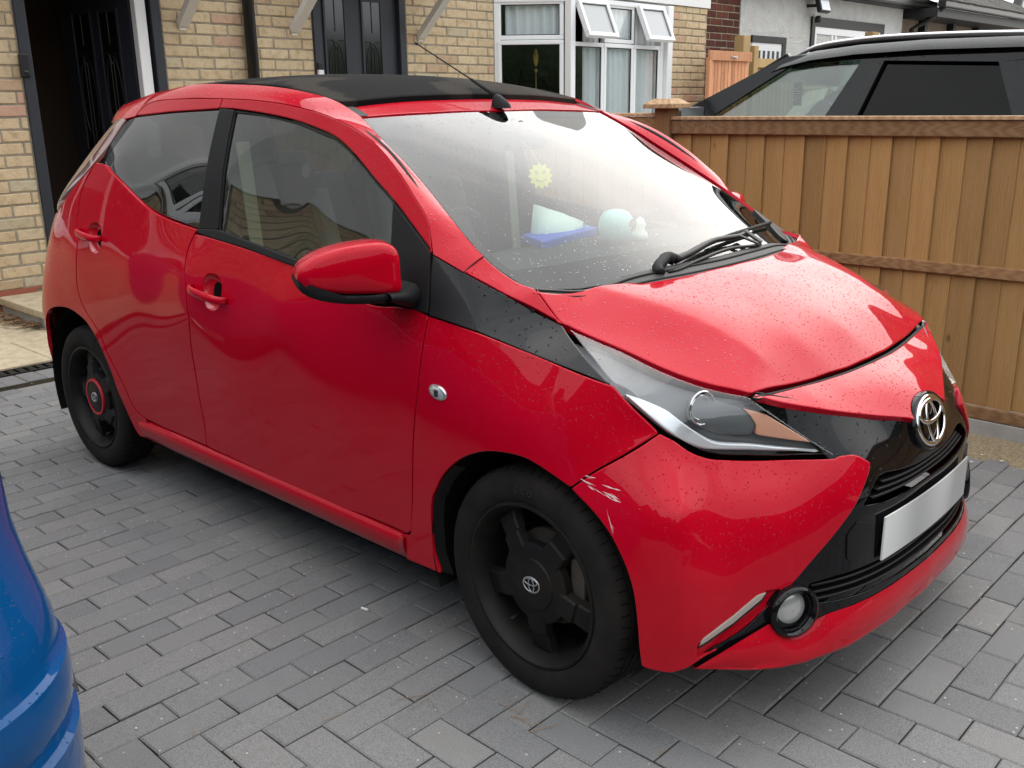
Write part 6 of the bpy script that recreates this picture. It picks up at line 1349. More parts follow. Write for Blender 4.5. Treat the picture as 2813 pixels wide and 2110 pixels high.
# --- the neighbouring bay further along the front (outside the picture, mirrored in the car's windows)
lay_s = [(.05,.72,2.0,zt-.03,'fix'),(.05,.72,zs+.05,1.99,'sash')]
lay_f = [(.03,.70,zs+.05,1.98,'fix'),(.70,1.38,zs+.05,1.98,'fix'),(1.38,2.05,zs+.05,1.98,'fix'),(.03,.70,1.99,zt-.03,'fix'),(.70,1.38,1.99,zt-.03,'fix'),(1.38,2.05,1.99,zt-.03,'fix')]
b2b = bay_build((W,-3.5), (-2.88,-3.0), (-2.88,-.92), (W,-.36), zs, zt, [lay_s, lay_f, lay_s])
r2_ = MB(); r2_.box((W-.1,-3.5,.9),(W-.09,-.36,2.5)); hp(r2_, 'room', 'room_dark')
me = brest.build('bricks', 'brick_stuff', data_only=True); attr_rnd(me, brv); o = link('bricks', me, house); o.matrix_parent_inverse = Matrix.Translation((-W,0,0)); tag(o, kind='stuff')
hr = MB(); hr.add([(W+.5,-9,5.3),(W+.5,8.3,5.3),(W-3.5,8.3,7.5),(W-3.5,-9,7.5)], [(0,1,2,3)]); hp(hr, 'roof', 'roof_tile')
# ================================================================ fence along the drive
FY = 1.85
fence = empty('close_board_fence', (.9, FY, 0), 0, 'brown close-board timber fence on a concrete gravel board beside the bonnet', 'fence')
def fp(mb, name, mt, parent=fence, loc=None, **k):
    o = mb.build(name, mt, None, **k); o.parent = parent; o.matrix_parent_inverse = Matrix.Translation((-.9,-FY,0)) if parent is fence else Matrix.Identity(4)
    if loc is not None: o.location = loc
    return o
brd_me = []
for v in range(4):
    r_ = random.Random(v); b_ = MB(); t0, t1 = .018, .007
    b_.add([(-.056,0,0),(.056,0,0),(.056,t1,0),(-.056,t0,0),(-.056+r_.uniform(-.002,.002),0,1.115),(.056+r_.uniform(-.002,.002),0,1.115),(.056,t1,1.115),(-.056,t0,1.115)], [(0,3,2,1),(4,5,6,7),(0,1,5,4),(1,2,6,5),(2,3,7,6),(3,0,4,7)])
    brd_me.append(b_.build('fence_board', 'fence_wood', data_only=True))
for k in range(46):
    x = .995+k*.0983
    o = link('fence_board', brd_me[k % 4], fence); o.location = (x-.9+random.uniform(-.002,.002), -.006+(k % 2)*.004, .145); o.rotation_euler = (0, random.uniform(-.006,.006), R(-5.5)+random.uniform(-.01,.01))
g_ = MB(); g_.box((.94,FY-.02,-.05),(5.5,FY+.03,.088)); fp(g_, 'gravel_board', 'concrete', bevel=.004)
for nm, z0, z1, yy in (('top_rail',1.232,1.295,.030),('middle_rail',.682,.728,.026),('bottom_rail',.092,.143,.020)):
    r_ = MB(); r_.box((.94,FY-yy,z0),(5.5,FY-.002,z1)); fp(r_, nm, 'rail_wood', bevel=.004)
c_ = MB(); c_.box((.94,FY-.038,1.297),(5.5,FY+.034,1.313)); fp(c_, 'top_cap', 'cap_wood', bevel=.003)
for k in range(3):
    n_ = MB(); n_.tube([(1.0+k*.07,FY-.0315,1.245+.01*k),(1.003+k*.07,FY-.0315,1.27+.008*k)], .002, 6); fp(n_, 'nail', 'silver')
def post(x, name_par):
    p_ = MB(); p_.box((x-.042,FY-.05,-.1),(x+.042,FY+.035,1.352)); o = fp(p_, 'post', 'post_wood', bevel=.004)
    q = MB(); s_ = .085; cx, cy = x, FY-.008; q.add([(cx-s_,cy-s_,1.352),(cx+s_,cy-s_,1.352),(cx+s_,cy+s_,1.352),(cx-s_,cy+s_,1.352),(cx-s_,cy-s_,1.372),(cx+s_,cy-s_,1.372),(cx+s_,cy+s_,1.372),(cx-s_,cy+s_,1.372),(cx-.045,cy-.045,1.398),(cx+.045,cy-.045,1.398),(cx+.045,cy+.045,1.398),(cx-.045,cy+.045,1.398)],
        [(3,2,1,0),(0,1,5,4),(1,2,6,5),(2,3,7,6),(3,0,4,7),(4,5,9,8),(5,6,10,9),(6,7,11,10),(7,4,8,11),(8,9,10,11)]); fp(q, 'post_cap', 'cap_wood', parent=o, bevel=.003)
    # the parent chain: cap sits in post space
post(.898, fence)
# lower panel running back to the house
r_ = MB(); r_.box((-2.8,FY-.03,1.255),(.856,FY-.004,1.312)); fp(r_, 'top_rail', 'rail_wood', bevel=.004)
c_ = MB(); c_.box((-2.8,FY-.038,1.314),(.856,FY+.034,1.330)); fp(c_, 'top_cap', 'cap_wood', bevel=.003)
for k in range(36):
    x = .80-k*.0983; o = link('fence_board', brd_me[k % 4], fence); o.location = (x-.9, -.003, .145); o.rotation_euler = (0,0,R(-5.5))
# ================================================================ black estate car beyond the fence (nose towards the house)
suv = empty('black_estate_car', (1.6, 3.7, 0), 0, 'black tall estate car with privacy glass and silver roof rails behind the fence', 'car')
def sv(mb, name, mt, parent=None, **k):
    o = mb.build(name, mt, None, **k); par = parent or suv; o.parent = par; o.matrix_parent_inverse = Matrix.Translation((-1.6,-3.7,0)) if par is suv else Matrix.Identity(4); return o
Y0, Y1 = 2.68, 4.62; YC = (Y0+Y1)/2
# lower body: lofted sections along X
secs = [(-.62,.30,.62,.62),(-.45,.26,.86,.80),(.0,.24,1.03,.93),(.45,.24,1.10,.97),(.60,.24,1.285,.97),(1.6,.24,1.285,.97),(2.9,.24,1.275,.97),(3.75,.26,1.20,.95),(3.95,.32,1.0,.86)]
V = []; k = 12
for x, z0, z1, hw in secs:
    for (a, b) in ((-.80,0),(-.93,.06),(-.985,.25),(-1,.55),(-.985,.85),(-.93,1.0),(.93,1.0),(.985,.85),(1,.55),(.985,.25),(.93,.06),(.80,0)): V.append((x, YC+a*hw, z0+(z1-z0)*b))
b_ = MB(); b_.add(V, [(i*k+j, (i+1)*k+j, (i+1)*k+(j+1)%k, i*k+(j+1)%k) for i in range(len(secs)-1) for j in range(k)]+[tuple(range(k-1,-1,-1)), tuple(range((len(secs)-1)*k, len(secs)*k))]); body = sv(b_, 'body', 'paint_black', autosmooth=45, flip=True)
# glasshouse surfaces
def sidewin(s, pts, mt, name, par, off=0., th=.012):
    # pts in (x,z); side leans in towards the roof
    P = []
    for x, z_ in pts: y = .93-.42*max(0, z_-1.29)-.05*max(0,(x-2.6))**1; P.append((x, YC+s*(y+off), z_))
    n = np.array([0, s, .35]); n /= np.linalg.norm(n)
    if s > 0: P = P[::-1]
    return poly_prism_w(name, P, n, mt, par, th)
def poly_prism_w(name, P, n, mt, par, depth):
    P = np.array(P, float); n = np.array(n, float); kk = len(P); V = list(P)+list(P-n*depth)
    F = [tuple(range(kk)), tuple(range(2*kk-1, kk-1, -1))]+[(i, kk+i, kk+(i+1)%kk, (i+1)%kk) for i in range(kk)]
    m2 = MB(); m2.add(V, F); return sv(m2, name, mt, par)
roofline = [(.30,1.285),(.62,1.44),(.98,1.600),(1.15,1.632),(1.40,1.652),(1.75,1.660),(2.2,1.652),(2.8,1.62),(3.4,1.55),(3.72,1.46)]
for s in (-1, 1):
    # one black side panel with the window apertures left open
    xs_ = [.33,.62,1.02,1.20,1.40,1.75,2.2,2.8,3.35]; 
    fr = MB()
    def quad(pts): 
        P = [(x, YC+s*(.945-.42*max(0, z_-1.29)-.05*max(0, x-2.6)), z_) for x, z_ in pts]; P = P if s < 0 else P[::-1]
        fr.add(P+[(a, b-s*.03, c) for a, b, c in P], [tuple(range(len(P))), tuple(range(2*len(P)-1, len(P)-1, -1))]+[(i, len(P)+i, len(P)+(i+1)%len(P), (i+1)%len(P)) for i in range(len(P))])
    quad([(.30,1.28),(.58,1.28),(1.045,1.572),(.99,1.612)][:4]); quad([(.99,1.612),(1.045,1.572),(1.43,1.577),(1.44,1.635)]); quad([(1.44,1.635),(1.43,1.577),(2.11,1.545),(2.2,1.615)]); quad([(2.2,1.615),(2.11,1.545),(2.24,1.28),(2.36,1.28),(2.30,1.55),(3.05,1.49),(3.35,1.52),(2.8,1.585)])
    quad([(1.295,1.28),(1.475,1.28),(1.552,1.572),(1.43,1.577)]); quad([(3.35,1.52),(3.05,1.49),(3.3,1.28),(3.62,1.28)])
    sf = sv(fr, 'window_surround', 'gloss_black')
    sidewin(s, [(.58,1.28),(1.295,1.28),(1.43,1.577),(1.045,1.572)], 'side_glass', 'front_window', None, -.012, .006)
    sidewin(s, [(1.475,1.28),(2.24,1.28),(2.11,1.545),(1.552,1.572)], 'privacy_glass', 'rear_window', None, -.012, .006)
    sidewin(s, [(2.36,1.28),(3.3,1.28),(3.05,1.49),(2.30,1.55)], 'privacy_glass', 'quarter_window', None, -.012, .006)
    # cant rail (body colour) and roof rail
    cr_ = MB(); P = [(x, YC+s*(.80-.05*max(0, x-2.6)), z_-.0) for x, z_ in roofline]; Q = [(x, YC+s*(.70-.05*max(0,x-2.6)), z_+.020) for x, z_ in roofline]; lowr = [(x, YC+s*(.845-.42*0-.05*max(0, x-2.6)), z_-.045) for x, z_ in roofline]
    V = []; 
    for a, b, c in zip(lowr, P, Q): V += [a, b, c]
    cr_.add(V, [(i*3+j, (i+1)*3+j, (i+1)*3+j+1, i*3+j+1) for i in range(len(P)-1) for j in range(2)]); sv(cr_, 'cant_rail', 'paint_black', smooth=True, flip=(s > 0))
    rl = MB(); R_ = [(1.02,1.612),(1.10,1.655),(1.25,1.678),(1.55,1.692),(2.1,1.680),(2.7,1.645),(3.2,1.588),(3.3,1.56)]; rl.tube(spline([(x, YC+s*(.735-.05*max(0,x-2.6)), z_) for x, z_ in R_], n=40), .011, 8); sv(rl, 'roof_rail', 'silver', smooth=True)
    rl = MB(); rl.tube(spline([(x, YC+s*(.745-.05*max(0,x-2.6)), z_-.016) for x, z_ in R_[1:-1]], n=40), .011, 8); sv(rl, 'rail_foot', 'trim_black', smooth=True)
rf = MB(); V = []
for x, z_ in roofline[1:]:
    for t in np.linspace(-1, 1, 9): V.append((x, YC+t*(.70-.05*max(0,x-2.6)), z_+.02+.028*(1-t*t)))
rf.add(V, [(i*9+j, (i+1)*9+j, (i+1)*9+j+1, i*9+j+1) for i in range(len(roofline)-2) for j in range(8)]); sv(rf, 'roof', 'paint_black', smooth=True)
ws_ = MB(); ws_.add([(.10,YC-.72,1.13),(.10,YC+.72,1.13),(.98,YC+.70,1.618),(.98,YC-.70,1.618)], [(0,1,2,3)]); sv(ws_, 'windscreen', 'side_glass')
for s in (-1, 1): ap = MB(); ap.bar((.22,YC+s*.86,1.18),(1.0,YC+s*.775,1.612),.05,.05,(0,0,1)); sv(ap, 'windscreen_pillar', 'paint_black', bevel=.01)
rw_ = MB(); rw_.add([(3.55,YC-.62,1.5),(3.55,YC+.62,1.5),(3.85,YC+.66,1.2),(3.85,YC-.66,1.2)], [(3,2,1,0)]); sv(rw_, 'rear_screen', 'privacy_glass')
for s in (-1, 1):
    q = MB(); V = []; c0 = np.array([.505, YC+s*1.045, 1.275])
    for sc_2, dx in ((.55,-.075),(.9,-.045),(1,.0),(1,.035),(.92,.045)):
        for j in range(16): t = 2*math.pi*j/16; V.append(c0+np.array([dx, .115*sc_2*np.sign(math.cos(t))*abs(math.cos(t))**.6, .078*sc_2*np.sign(math.sin(t))*abs(math.sin(t))**.6]))
    q.add(V, [(a*16+j, a*16+(j+1)%16, (a+1)*16+(j+1)%16, (a+1)*16+j) for a in range(4) for j in range(16)]+[tuple(range(15,-1,-1)), tuple(range(64,80))]); mo = sv(q, 'door_mirror', 'paint_black', autosmooth=50, flip=True)
    q = MB(); q.box((.549,YC+s*1.045-.112,1.20),(.556,YC+s*1.045+.112,1.352)); sv(q, 'mirror_rim', 'silver', mo, bevel=.003)
ins = MB(); ins.obox((.62,3.25,1.24),(.02,0,.005),(0,.25,0),(0,0,.05)); sv(ins, 'dashboard', 'dash_black', bevel=.02)
for y in (3.2,4.1):
    q = MB(); q.box((1.52,y-.24,.7),(1.66,y+.24,1.30)); q.box((1.53,y-.13,1.32),(1.63,y+.13,1.50)); sv(q, 'seat', 'dash_black', bevel=.03)
q = MB(); q.box((2.35,2.9,.7),(2.5,4.4,1.32)); sv(q, 'rear_seat', 'dash_black', bevel=.03)
q = MB(); q.tube([(.98+.16*math.cos(t)*.35,3.25+.17*math.sin(t)*0+.17*math.cos(t)*.0+.17*math.sin(t),1.20+.17*math.cos(t)) for t in np.linspace(0,6.283,30)], .013, 6, cap=False); sv(q, 'steering_wheel', 'silver', smooth=True)
for x in (.25, 3.05):
    for s in (-1, 1):
        w_ = MB(); w_.lathe([(.20,-.11),(.34,-.115),(.365,-.09),(.37,0),(.365,.09),(.34,.115),(.2,.11)], 32, 'Y', (x, YC+s*.83, .37)); o = sv(w_, 'wheel', 'tyre', autosmooth=40); w_ = MB(); w_.lathe([(.001,s*.09),(.2,s*.10),(.21,s*.05)], 32, 'Y', (x, YC+s*.83, .37)); sv(w_, 'rim', 'silver', o, autosmooth=40)
# VIP hanger inside its windscreen
t_ = bpy.data.curves.new('hanger', 'FONT'); t_.body = 'VIP'; t_.size = .052; t_.extrude = .0006; t_.align_x = 'CENTER'; t_.align_y = 'CENTER'
vip = MB(); vip.box((1.004-.026,2.975,1.352),(1.004+.026,2.981,1.478)); vo = vip.build('hanging_tag', 'bell_black', bevel=.004); tag(vo, 'small black VIP tag hanging behind the black car\'s front window', 'tag')
to = bpy.data.objects.new('tag_text', t_); me_t = None
col.objects.link(to); to.rotation_euler = (R(90), R(-90), 0); bpy.context.view_layer.update(); dg = bpy.context.evaluated_depsgraph_get(); me_t = bpy.data.meshes.new_from_object(to.evaluated_get(dg)); me_t.transform(to.matrix_world); bpy.data.objects.remove(to)
me_t.transform(Matrix.Translation((1.004,2.9735,1.415))); me_t.materials.clear(); me_t.materials.append(M['stone_white']); link('lettering', me_t, vo)
# ================================================================ bungalow, its red brick pier, gate and far fence
XB = -3.2
bung = empty('white_bungalow', (XB, 11, 0), 0, 'white pebble-dashed bungalow with black window trim and dark tiled roof', 'bungalow')
def bp_(mb, name, mt, parent=None, **k):
    o = mb.build(name, mt, None, **k); par = parent or bung; o.parent = par; o.matrix_parent_inverse = Matrix.Translation((-XB,-11,0)) if par is bung else Matrix.Identity(4); return o
b_ = MB(); b_.box((XB-5,9.42,0),(XB,14.56,2.83)); bp_(b_, 'wall', 'render_white')
rp = MB(); rp.box((XB-.3,8.2,0),(XB-.012,9.415,4.2)); bp_(rp, 'brick_pier', 'mortar')
bpy.context.view_layer.update()
rest2 = MB(); rv2 = []
brick_wall(XB-.01, 8.3, 9.412, 1.2, 2.9, bung, ph=8.30, zph=2.04, pitch=.086, mt='brick_red', store=(rest2, rv2))
me = rest2.build('bricks', 'brick_red_stuff', data_only=True); attr_rnd(me, rv2); o = link('bricks', me, bung); o.matrix_parent_inverse = Matrix.Translation((-XB,-11,0)); tag(o, kind='stuff')
w_ = MB(); w_.box((XB-.02,11.35,2.40),(XB+.03,13.82,2.53)); w_.box((XB-.02,11.35,1.2),(XB+.028,11.45,2.40)); w_.box((XB-.02,13.70,1.2),(XB+.028,13.82,2.40)); wt = bp_(w_, 'window', 'black_trim')
w_ = MB(); w_.box((XB-.01,11.45,2.30),(XB+.02,13.70,2.40)); w_.box((XB-.01,11.45,1.2),(XB+.018,11.53,2.30))
for y in (12.0,12.12,12.65,12.77,13.3,13.42): w_.box((XB-.01,y,1.2),(XB+.016,y+.06,2.30))
bp_(w_, 'casement', 'upvc', wt, bevel=.006)
w_ = MB(); w_.box((XB-.012,11.5,1.2),(XB-.004,13.7,2.3)); bp_(w_, 'pane', 'room_dark', wt)
w_ = MB(); w_.box((XB-.02,9.70,2.13),(XB+.03,10.62,2.215)); w_.box((XB-.02,10.52,1.2),(XB+.028,10.62,2.13)); wt2 = bp_(w_, 'window', 'black_trim')
w_ = MB(); w_.box((XB-.01,9.72,1.2),(XB+.015,10.52,2.13)); bp_(w_, 'casement', 'upvc', wt2, bevel=.006)
for k in range(6): w_ = MB(); w_.box((XB+.0155,9.76+k*.125,1.3),(XB+.018,9.82+k*.125,2.03)); bp_(w_, 'pane', 'room_dark', wt2)
e_ = MB(); e_.bar((XB+.25,9.2,2.87),(XB+.25,15.2,2.87),.14,.12); bp_(e_, 'gutter', 'pipe_black', bevel=.02)
e_ = MB(); e_.box((XB-.1,9.2,2.80),(XB+.22,15.2,2.84)); bp_(e_, 'soffit', 'black_trim')
def tile_slope(x0, z0, y0, y1, n, rise=.42, dx=-.20):
    for r_ in range(n):
        t_ = MB(); za = z0+r_*dx*-rise; xa = x0+r_*dx; w2 = .19; kk = int((y1-y0)/w2)
        for q in range(kk):
            y = y0+q*w2+(w2/2 if r_ % 2 else 0); t_.obox((xa-.10, y+w2/2, za+.055+random.uniform(-.003,.004)), (.125,0,-.125*rise), (0,w2/2-.003,0), (.006*rise,0,.011))
        o = bp_(t_, 'tile_course', 'roof_tile'); tag(o, kind='stuff')
tile_slope(XB+.30, 2.90, 9.2, 15.2, 8)
# darker wing with gutter and downpipe on the right
XW2 = XB+.3
w_ = MB(); w_.box((XB-2,14.57,0),(XB-.02,21,2.75)); bp_(w_, 'porch_wall', 'hall_dark')
for y in (15.3,16.6,17.9): w_ = MB(); w_.box((XB-.02,y,0),(XB+.1,y+.12,2.75)); bp_(w_, 'porch_post', 'black_trim')
e_ = MB(); e_.bar((XB+.6,14.6,2.86),(XB+.6,20.4,2.86),.13,.12); bp_(e_, 'gutter', 'pipe_black', bevel=.02)
e_ = MB(); e_.box((XB-.1,14.6,2.66),(XB+.55,20.4,2.80)); bp_(e_, 'fascia', 'black_trim')
pp = MB(); pp.tube([(XB+.6,14.75,2.82),(XB+.35,14.75,2.62),(XB+.10,14.75,2.5),(XB+.10,14.75,.1)], .045, 10); bp_(pp, 'downpipe', 'pipe_black', smooth=True)
tile_slope(XB+.66, 2.90, 14.6, 20.4, 9)
g2 = MB(); g2.add([(XB-.2,20.5,2.2),(XB-.2,24,2.2),(XB-.2,24,5.5),(XB-.2,22.3,5.5)], [(0,1,2,3)]); bp_(g2, 'gable', 'render_white')
g2 = MB(); g2.bar((XB-.15,20.4,2.7),(XB-.15,22.4,5.6),.1,.16,(1,0,0)); bp_(g2, 'barge_board', 'black_trim')
fl = MB(); fl.obox((XB+.20,11.28,2.665),(.03,0,.012),(0,.15,0),(-.03,0,.10)); fo = bp_(fl, 'floodlight', 'black_trim', bevel=.01)
fl = MB(); fl.obox((XB+.235,11.28,2.672),(.004,0,.0015),(0,.125,0),(-.025,0,.08)); bp_(fl, 'floodlight_glass', 'lamp_glass', fo)
fl = MB(); fl.bar((XB,11.2,2.66),(XB+.18,11.26,2.66),.04,.04); fl.lathe([(.001,-.05),(.045,-.04),(.05,0),(.03,.05)], 14, 'Z', (XB+.12,11.33,2.48)); bp_(fl, 'floodlight_arm', 'black_trim', fo)
# gate
gate = empty('wooden_gate', (-2.5, 8.1, 0), 0, 'orange-brown boarded gate between the brick house and the far fence', 'gate')
def gp_(mb, name, mt, **k): o = mb.build(name, mt, None, **k); o.parent = gate; o.matrix_parent_inverse = Matrix.Translation((2.5,-8.1,0)); return o
gw = .0745; gb = MB(); gb.box((-.012,-gw/2+.004,0),(.012,gw/2-.004,1.78)); gme = gb.build('gate_board', 'gate_wood', bevel=.004, seg=1, data_only=True)
for k in range(12): o = link('gate_board', gme, gate, (-2.5+2.5, 7.59+k*gw-8.1, .08))
g_ = MB(); g_.box((-2.485,7.55,1.83),(-2.455,8.47,1.935)); gp_(g_, 'gate_rail', 'gate_wood', bevel=.004)
g_ = MB(); g_.box((-2.485,7.55,.08),(-2.455,7.60,1.83)); gp_(g_, 'gate_stile', 'gate_wood', bevel=.004)
g_ = MB(); g_.box((-2.455,8.0,1.86),(-2.44,8.12,1.88)); g_.tube([(-2.44,8.05,1.87),(-2.42,8.06,1.875)], .01, 8); gp_(g_, 'latch', 'silver')
# far fence
ff = empty('far_fence', (-2.7, 9, 0), 0, 'pale new timber fence and posts beyond the orange gate', 'fence')
def fq(mb, name, mt, **k): o = mb.build(name, mt, None, **k); o.parent = ff; o.matrix_parent_inverse = Matrix.Translation((2.7,-9,0)); return o
for (y, zt_, w2) in ((8.62,2.14,.16),(8.86,2.03,.10)): g_ = MB(); g_.box((-2.75,y-w2/2,0),(-2.62,y+w2/2,zt_)); fq(g_, 'post', 'new_wood', bevel=.006)
g_ = MB(); g_.box((-2.72,8.0,1.87),(-2.62,8.55,1.94)); fq(g_, 'rail', 'new_wood', bevel=.004)
g_ = MB(); g_.box((-2.68,8.9,1.78),(-2.63,11.6,1.885)); fq(g_, 'rail', 'new_wood', bevel=.004)
fb = MB(); fb.box((-.008,-.052,0),(.008,.052,1.78)); fbm = fb.build('fence_board', 'new_wood', data_only=True)
for k in range(25): link('fence_board', fbm, ff, (-2.70+2.7, 8.95+k*.106-9, .02)).rotation_euler = (0,0,R(5))
g_ = MB(); g_.box((-2.62,11.05,1.7),(-2.48,11.22,2.06)); 
pst = MB(); pst.box((-2.70,12.05,0),(-2.58,12.27,2.32)); fq(pst, 'post', 'new_wood', bevel=.006)
# ================================================================ blue car, its tail corner at the edge of the picture
blue = empty('blue_car', (.6, -2.7, 0), 0, 'metallic blue car, only its curved rear bumper corner in view', 'car')
def bl(mb, name, mt, parent=None, **k): o = mb.build(name, mt, None, **k); par = parent or blue; o.parent = par; o.matrix_parent_inverse = Matrix.Translation((-.6,2.7,0)) if par is blue else Matrix.Identity(4); return o
def contour(xr, ys, yo, r, xf, n=14):
    """plan outline: side towards the red car at y=ys, tail at x=xr, far side yo, nose at xf"""
    P = []
    for i in range(n+1): t = math.pi/2*(1-i/n); P.append((xr-r+r*math.cos(t), ys-r+r*math.sin(t)))
    for i in range(n+1): t = -math.pi/2*i/n; P.append((xr-r+r*math.cos(t), yo+r+r*math.sin(t)))
    rf_ = .35
    for i in range(9): t = -math.pi/2-math.pi/2*i/8; P.append((xf+rf_+rf_*math.cos(t), yo+rf_+rf_*math.sin(t)))
    for i in range(9): t = math.pi-math.pi/2*i/8; P.append((xf+rf_+rf_*math.cos(t), ys-rf_+rf_*math.sin(t)))
    return P
prof_b = [(.20,-.06),(.30,-.024),(.40,-.020),(.455,-.018),(.461,-.028),(.475,-.031),(.50,-.021),(.54,-.0195),(.573,-.0215),(.580,-.030),(.60,-.035),(.62,-.034),(.66,-.046),(.69,-.054),(.72,-.062),(.75,-.068),(.78,-.073),(.82,-.075),(.86,-.077),(.92,-.082),(.98,-.086),(1.0,-.12)]
V = []; nk = None
for z_, o_ in prof_b:
    c_ = contour(2.486+o_*1.05, -1.748+o_*.72, -3.46-o_*.5, .30+o_*.2, -1.42-o_*.2); nk = len(c_); V += [(x, y, z_) for x, y in c_]
b_ = MB(); b_.add(V, [(a*nk+j, a*nk+(j+1)%nk, (a+1)*nk+(j+1)%nk, (a+1)*nk+j) for a in range(len(prof_b)-1) for j in range(nk)]); bb_ = bl(b_, 'body', 'paint_blue', autosmooth=38, flip=True)
b_ = MB(); cA = contour(2.24, -1.93, -3.33, .25, -.35); cB = contour(1.95, -2.12, -3.14, .25, .35); V = [(x, y, 1.0) for x, y in contour(2.275, -1.905, -3.35, .25, -1.38)]+[(x, y, 1.005) for x, y in cA]+[(x, y, 1.40) for x, y in cB]+[(x-.02, y, 1.45) for x, y in contour(1.75, -2.25, -3.0, .2, .55)]
kk = len(cA); b_.add(V, [(a*kk+j, a*kk+(j+1)%kk, (a+1)*kk+(j+1)%kk, (a+1)*kk+j) for a in (0,2) for j in range(kk)]+[tuple(range(3*kk, 4*kk))]); bl(b_, 'roof', 'paint_blue', bb_, autosmooth=40, flip=True)
b_ = MB(); b_.add(V[kk:3*kk], [(j, (j+1)%kk, kk+(j+1)%kk, kk+j) for j in range(kk)]); bl(b_, 'glasshouse', 'privacy_glass', bb_, autosmooth=40, flip=True)
b_ = MB(); b_.obox((2.487,-2.02,.43),(.004,0,0),(0,.08,0),(0,0,.028)); b_.build
rr = MB(); pr_ = contour(2.486-.022*1.05, -1.748-.022*.72, -3.46, .30, -1.42)[3:7]
rr.add([(x+.003, y+.001, .315) for x, y in pr_]+[(x+.003, y+.001, .355) for x, y in pr_], [(i, i+1, len(pr_)+i+1, len(pr_)+i) for i in range(len(pr_)-1)]); bl(rr, 'rear_reflector', 'reflector_red', bb_, smooth=True)
# panel line of the towing-eye cover
for x, s in ((1.55,-1),(-.75,-1),(1.55,1),(-.75,1)):
    yy = -2.63+s*-.76
    w_ = MB(); w_.lathe([(.19,-.09),(.29,-.095),(.305,-.07),(.31,0),(.305,.07),(.29,.095),(.19,.09)], 40, 'Y', (x, yy, .31)); o = bl(w_, 'wheel', 'tyre', autosmooth=40)
    for sg in (-1, 1): 
        w_ = MB(); w_.lathe([(.001,sg*.07),(.06,sg*.075),(.19,sg*.06),(.2,sg*.08)], 40, 'Y', (x, yy, .31)); bl(w_, 'rim', 'silver', o, autosmooth=40)
    w_ = MB(); w_.lathe([(.345,-.10),(.345,.10)], 32, 'Y', (x, yy, .31), a0=R(-10), a1=R(190)); bl(w_, 'wheel_arch', 'void_black', bb_)
gq = MB(); V = []
for k_ in range(15):
    a = R(20+k_*6); V += [(1.865+.36*math.cos(a), -1.768, .31+.36*math.sin(a)), (1.865+.36*math.cos(a), -1.752, .31+.36*math.sin(a)), (1.865+.34*math.cos(a), -1.753, .31+.34*math.sin(a))]
gq.add(V, [(i*3+j, (i+1)*3+j, (i+1)*3+j+1, i*3+j+1) for i in range(14) for j in range(2)]); bl(gq, 'arch_trim', 'scuttle_grey', bb_, smooth=True)
# ================================================================ things on the red car's dashboard
T = C['tissue']; zt0 = .992
tb_ = MB(); P = [T[0], T[1], T[2], T[3]]; P = [np.array([p_[0], p_[1], 0]) for p_ in P]; c_ = sum(P)/4
q = MB(); V = [(*(c_+(p_-c_)*.92)[:2], zt0-.012) for p_ in P]+[(*(c_+(p_-c_)*.92)[:2], zt0+.012) for p_ in P]; q.add(V, [(3,2,1,0),(4,5,6,7),(0,1,5,4),(1,2,6,5),(2,3,7,6),(3,0,4,7)]); tbx = q.build('tissue_box', 'tissue_blue', bevel=.004); tag(tbx, 'blue box of tissues with one white tissue pulled up on the dashboard', 'tissue box')
q = MB(); cx, cy = c_[0], c_[1]; a0 = np.array([cx-.01, cy-.11, zt0+.012]); a1 = np.array([cx+.02, cy+.12, zt0+.012]); V = []
for i in range(9):
    t = i/8; b0 = a0+(a1-a0)*t; h = .085*(1-t)**.8+.004; w = .030*math.sin(math.pi*min(1, .15+t))
    V += [b0+np.array([w,0,0]), b0+np.array([.004*math.sin(i*2.1),0,h]), b0-np.array([w,0,0])]
q.add(V, [(i*3+j, (i+1)*3+j, (i+1)*3+j+1, i*3+j+1) for i in range(8) for j in range(2)]+[(0,1,2)]); q.build('tissue', 'tissue_white', tbx, smooth=True)
q = MB(); q.lathe([(.001,0),(.030,.002),(.046,.02),(.053,.045),(.050,.07),(.036,.09),(.015,.097),(.001,.098)], 24, 'Z', (1.995,.0,.985)); mt_ = q.build('air_freshener', 'mint', smooth=True); tag(mt_, 'egg-shaped mint green air freshener on the dashboard', 'air freshener')
q = MB(); q.lathe([(.016,0),(.018,.004),(.001,.005)], 20, 'X', (2.043,.012,1.04)); q.build('vent_hole', 'dash_black', mt_)
q = MB(); q.lathe([(.001,0),(.026,.002),(.024,.018),(.014,.03),(.018,.045),(.010,.062),(.001,.068)], 16, 'Z', (2.01,.098,.985)); fg = q.build('figurine', 'mint_white', smooth=True); tag(fg, 'small pale figurine on the dashboard beside the green air freshener', 'figurine')
# sun-shaped air freshener hanging from the mirror
q = MB(); c0 = np.array([1.715,-.017,1.168]); n_ = np.array([.86,-.42,.28]); n_ /= np.linalg.norm(n_); e1 = np.cross([0,0,1], n_); e1 /= np.linalg.norm(e1); e2 = np.cross(n_, e1); rim = []
for i in range(48): t = 2*math.pi*i/48; r_ = .036*(1+.14*math.cos(12*t)); rim.append(c0+(e1*math.cos(t)+e2*math.sin(t))*r_)
q.add(rim+[r_-n_*.003 for r_ in rim], [tuple(range(48)), tuple(range(95,47,-1))]+[(i, 48+i, 48+(i+1)%48, (i+1)%48) for i in range(48)]); sunf = q.build('hanging_freshener', 'sun_yellow'); tag(sunf, 'yellow smiling sun cut-out hanging from the red car\'s mirror', 'air freshener')
q = MB()
for sg in (-1, 1): q.tube([c0+n_*.001+e1*sg*.012+e2*.012+(e1*math.cos(t)+e2*math.sin(t))*.004 for t in np.linspace(0,6.28,9)], .0015, 4, cap=False)
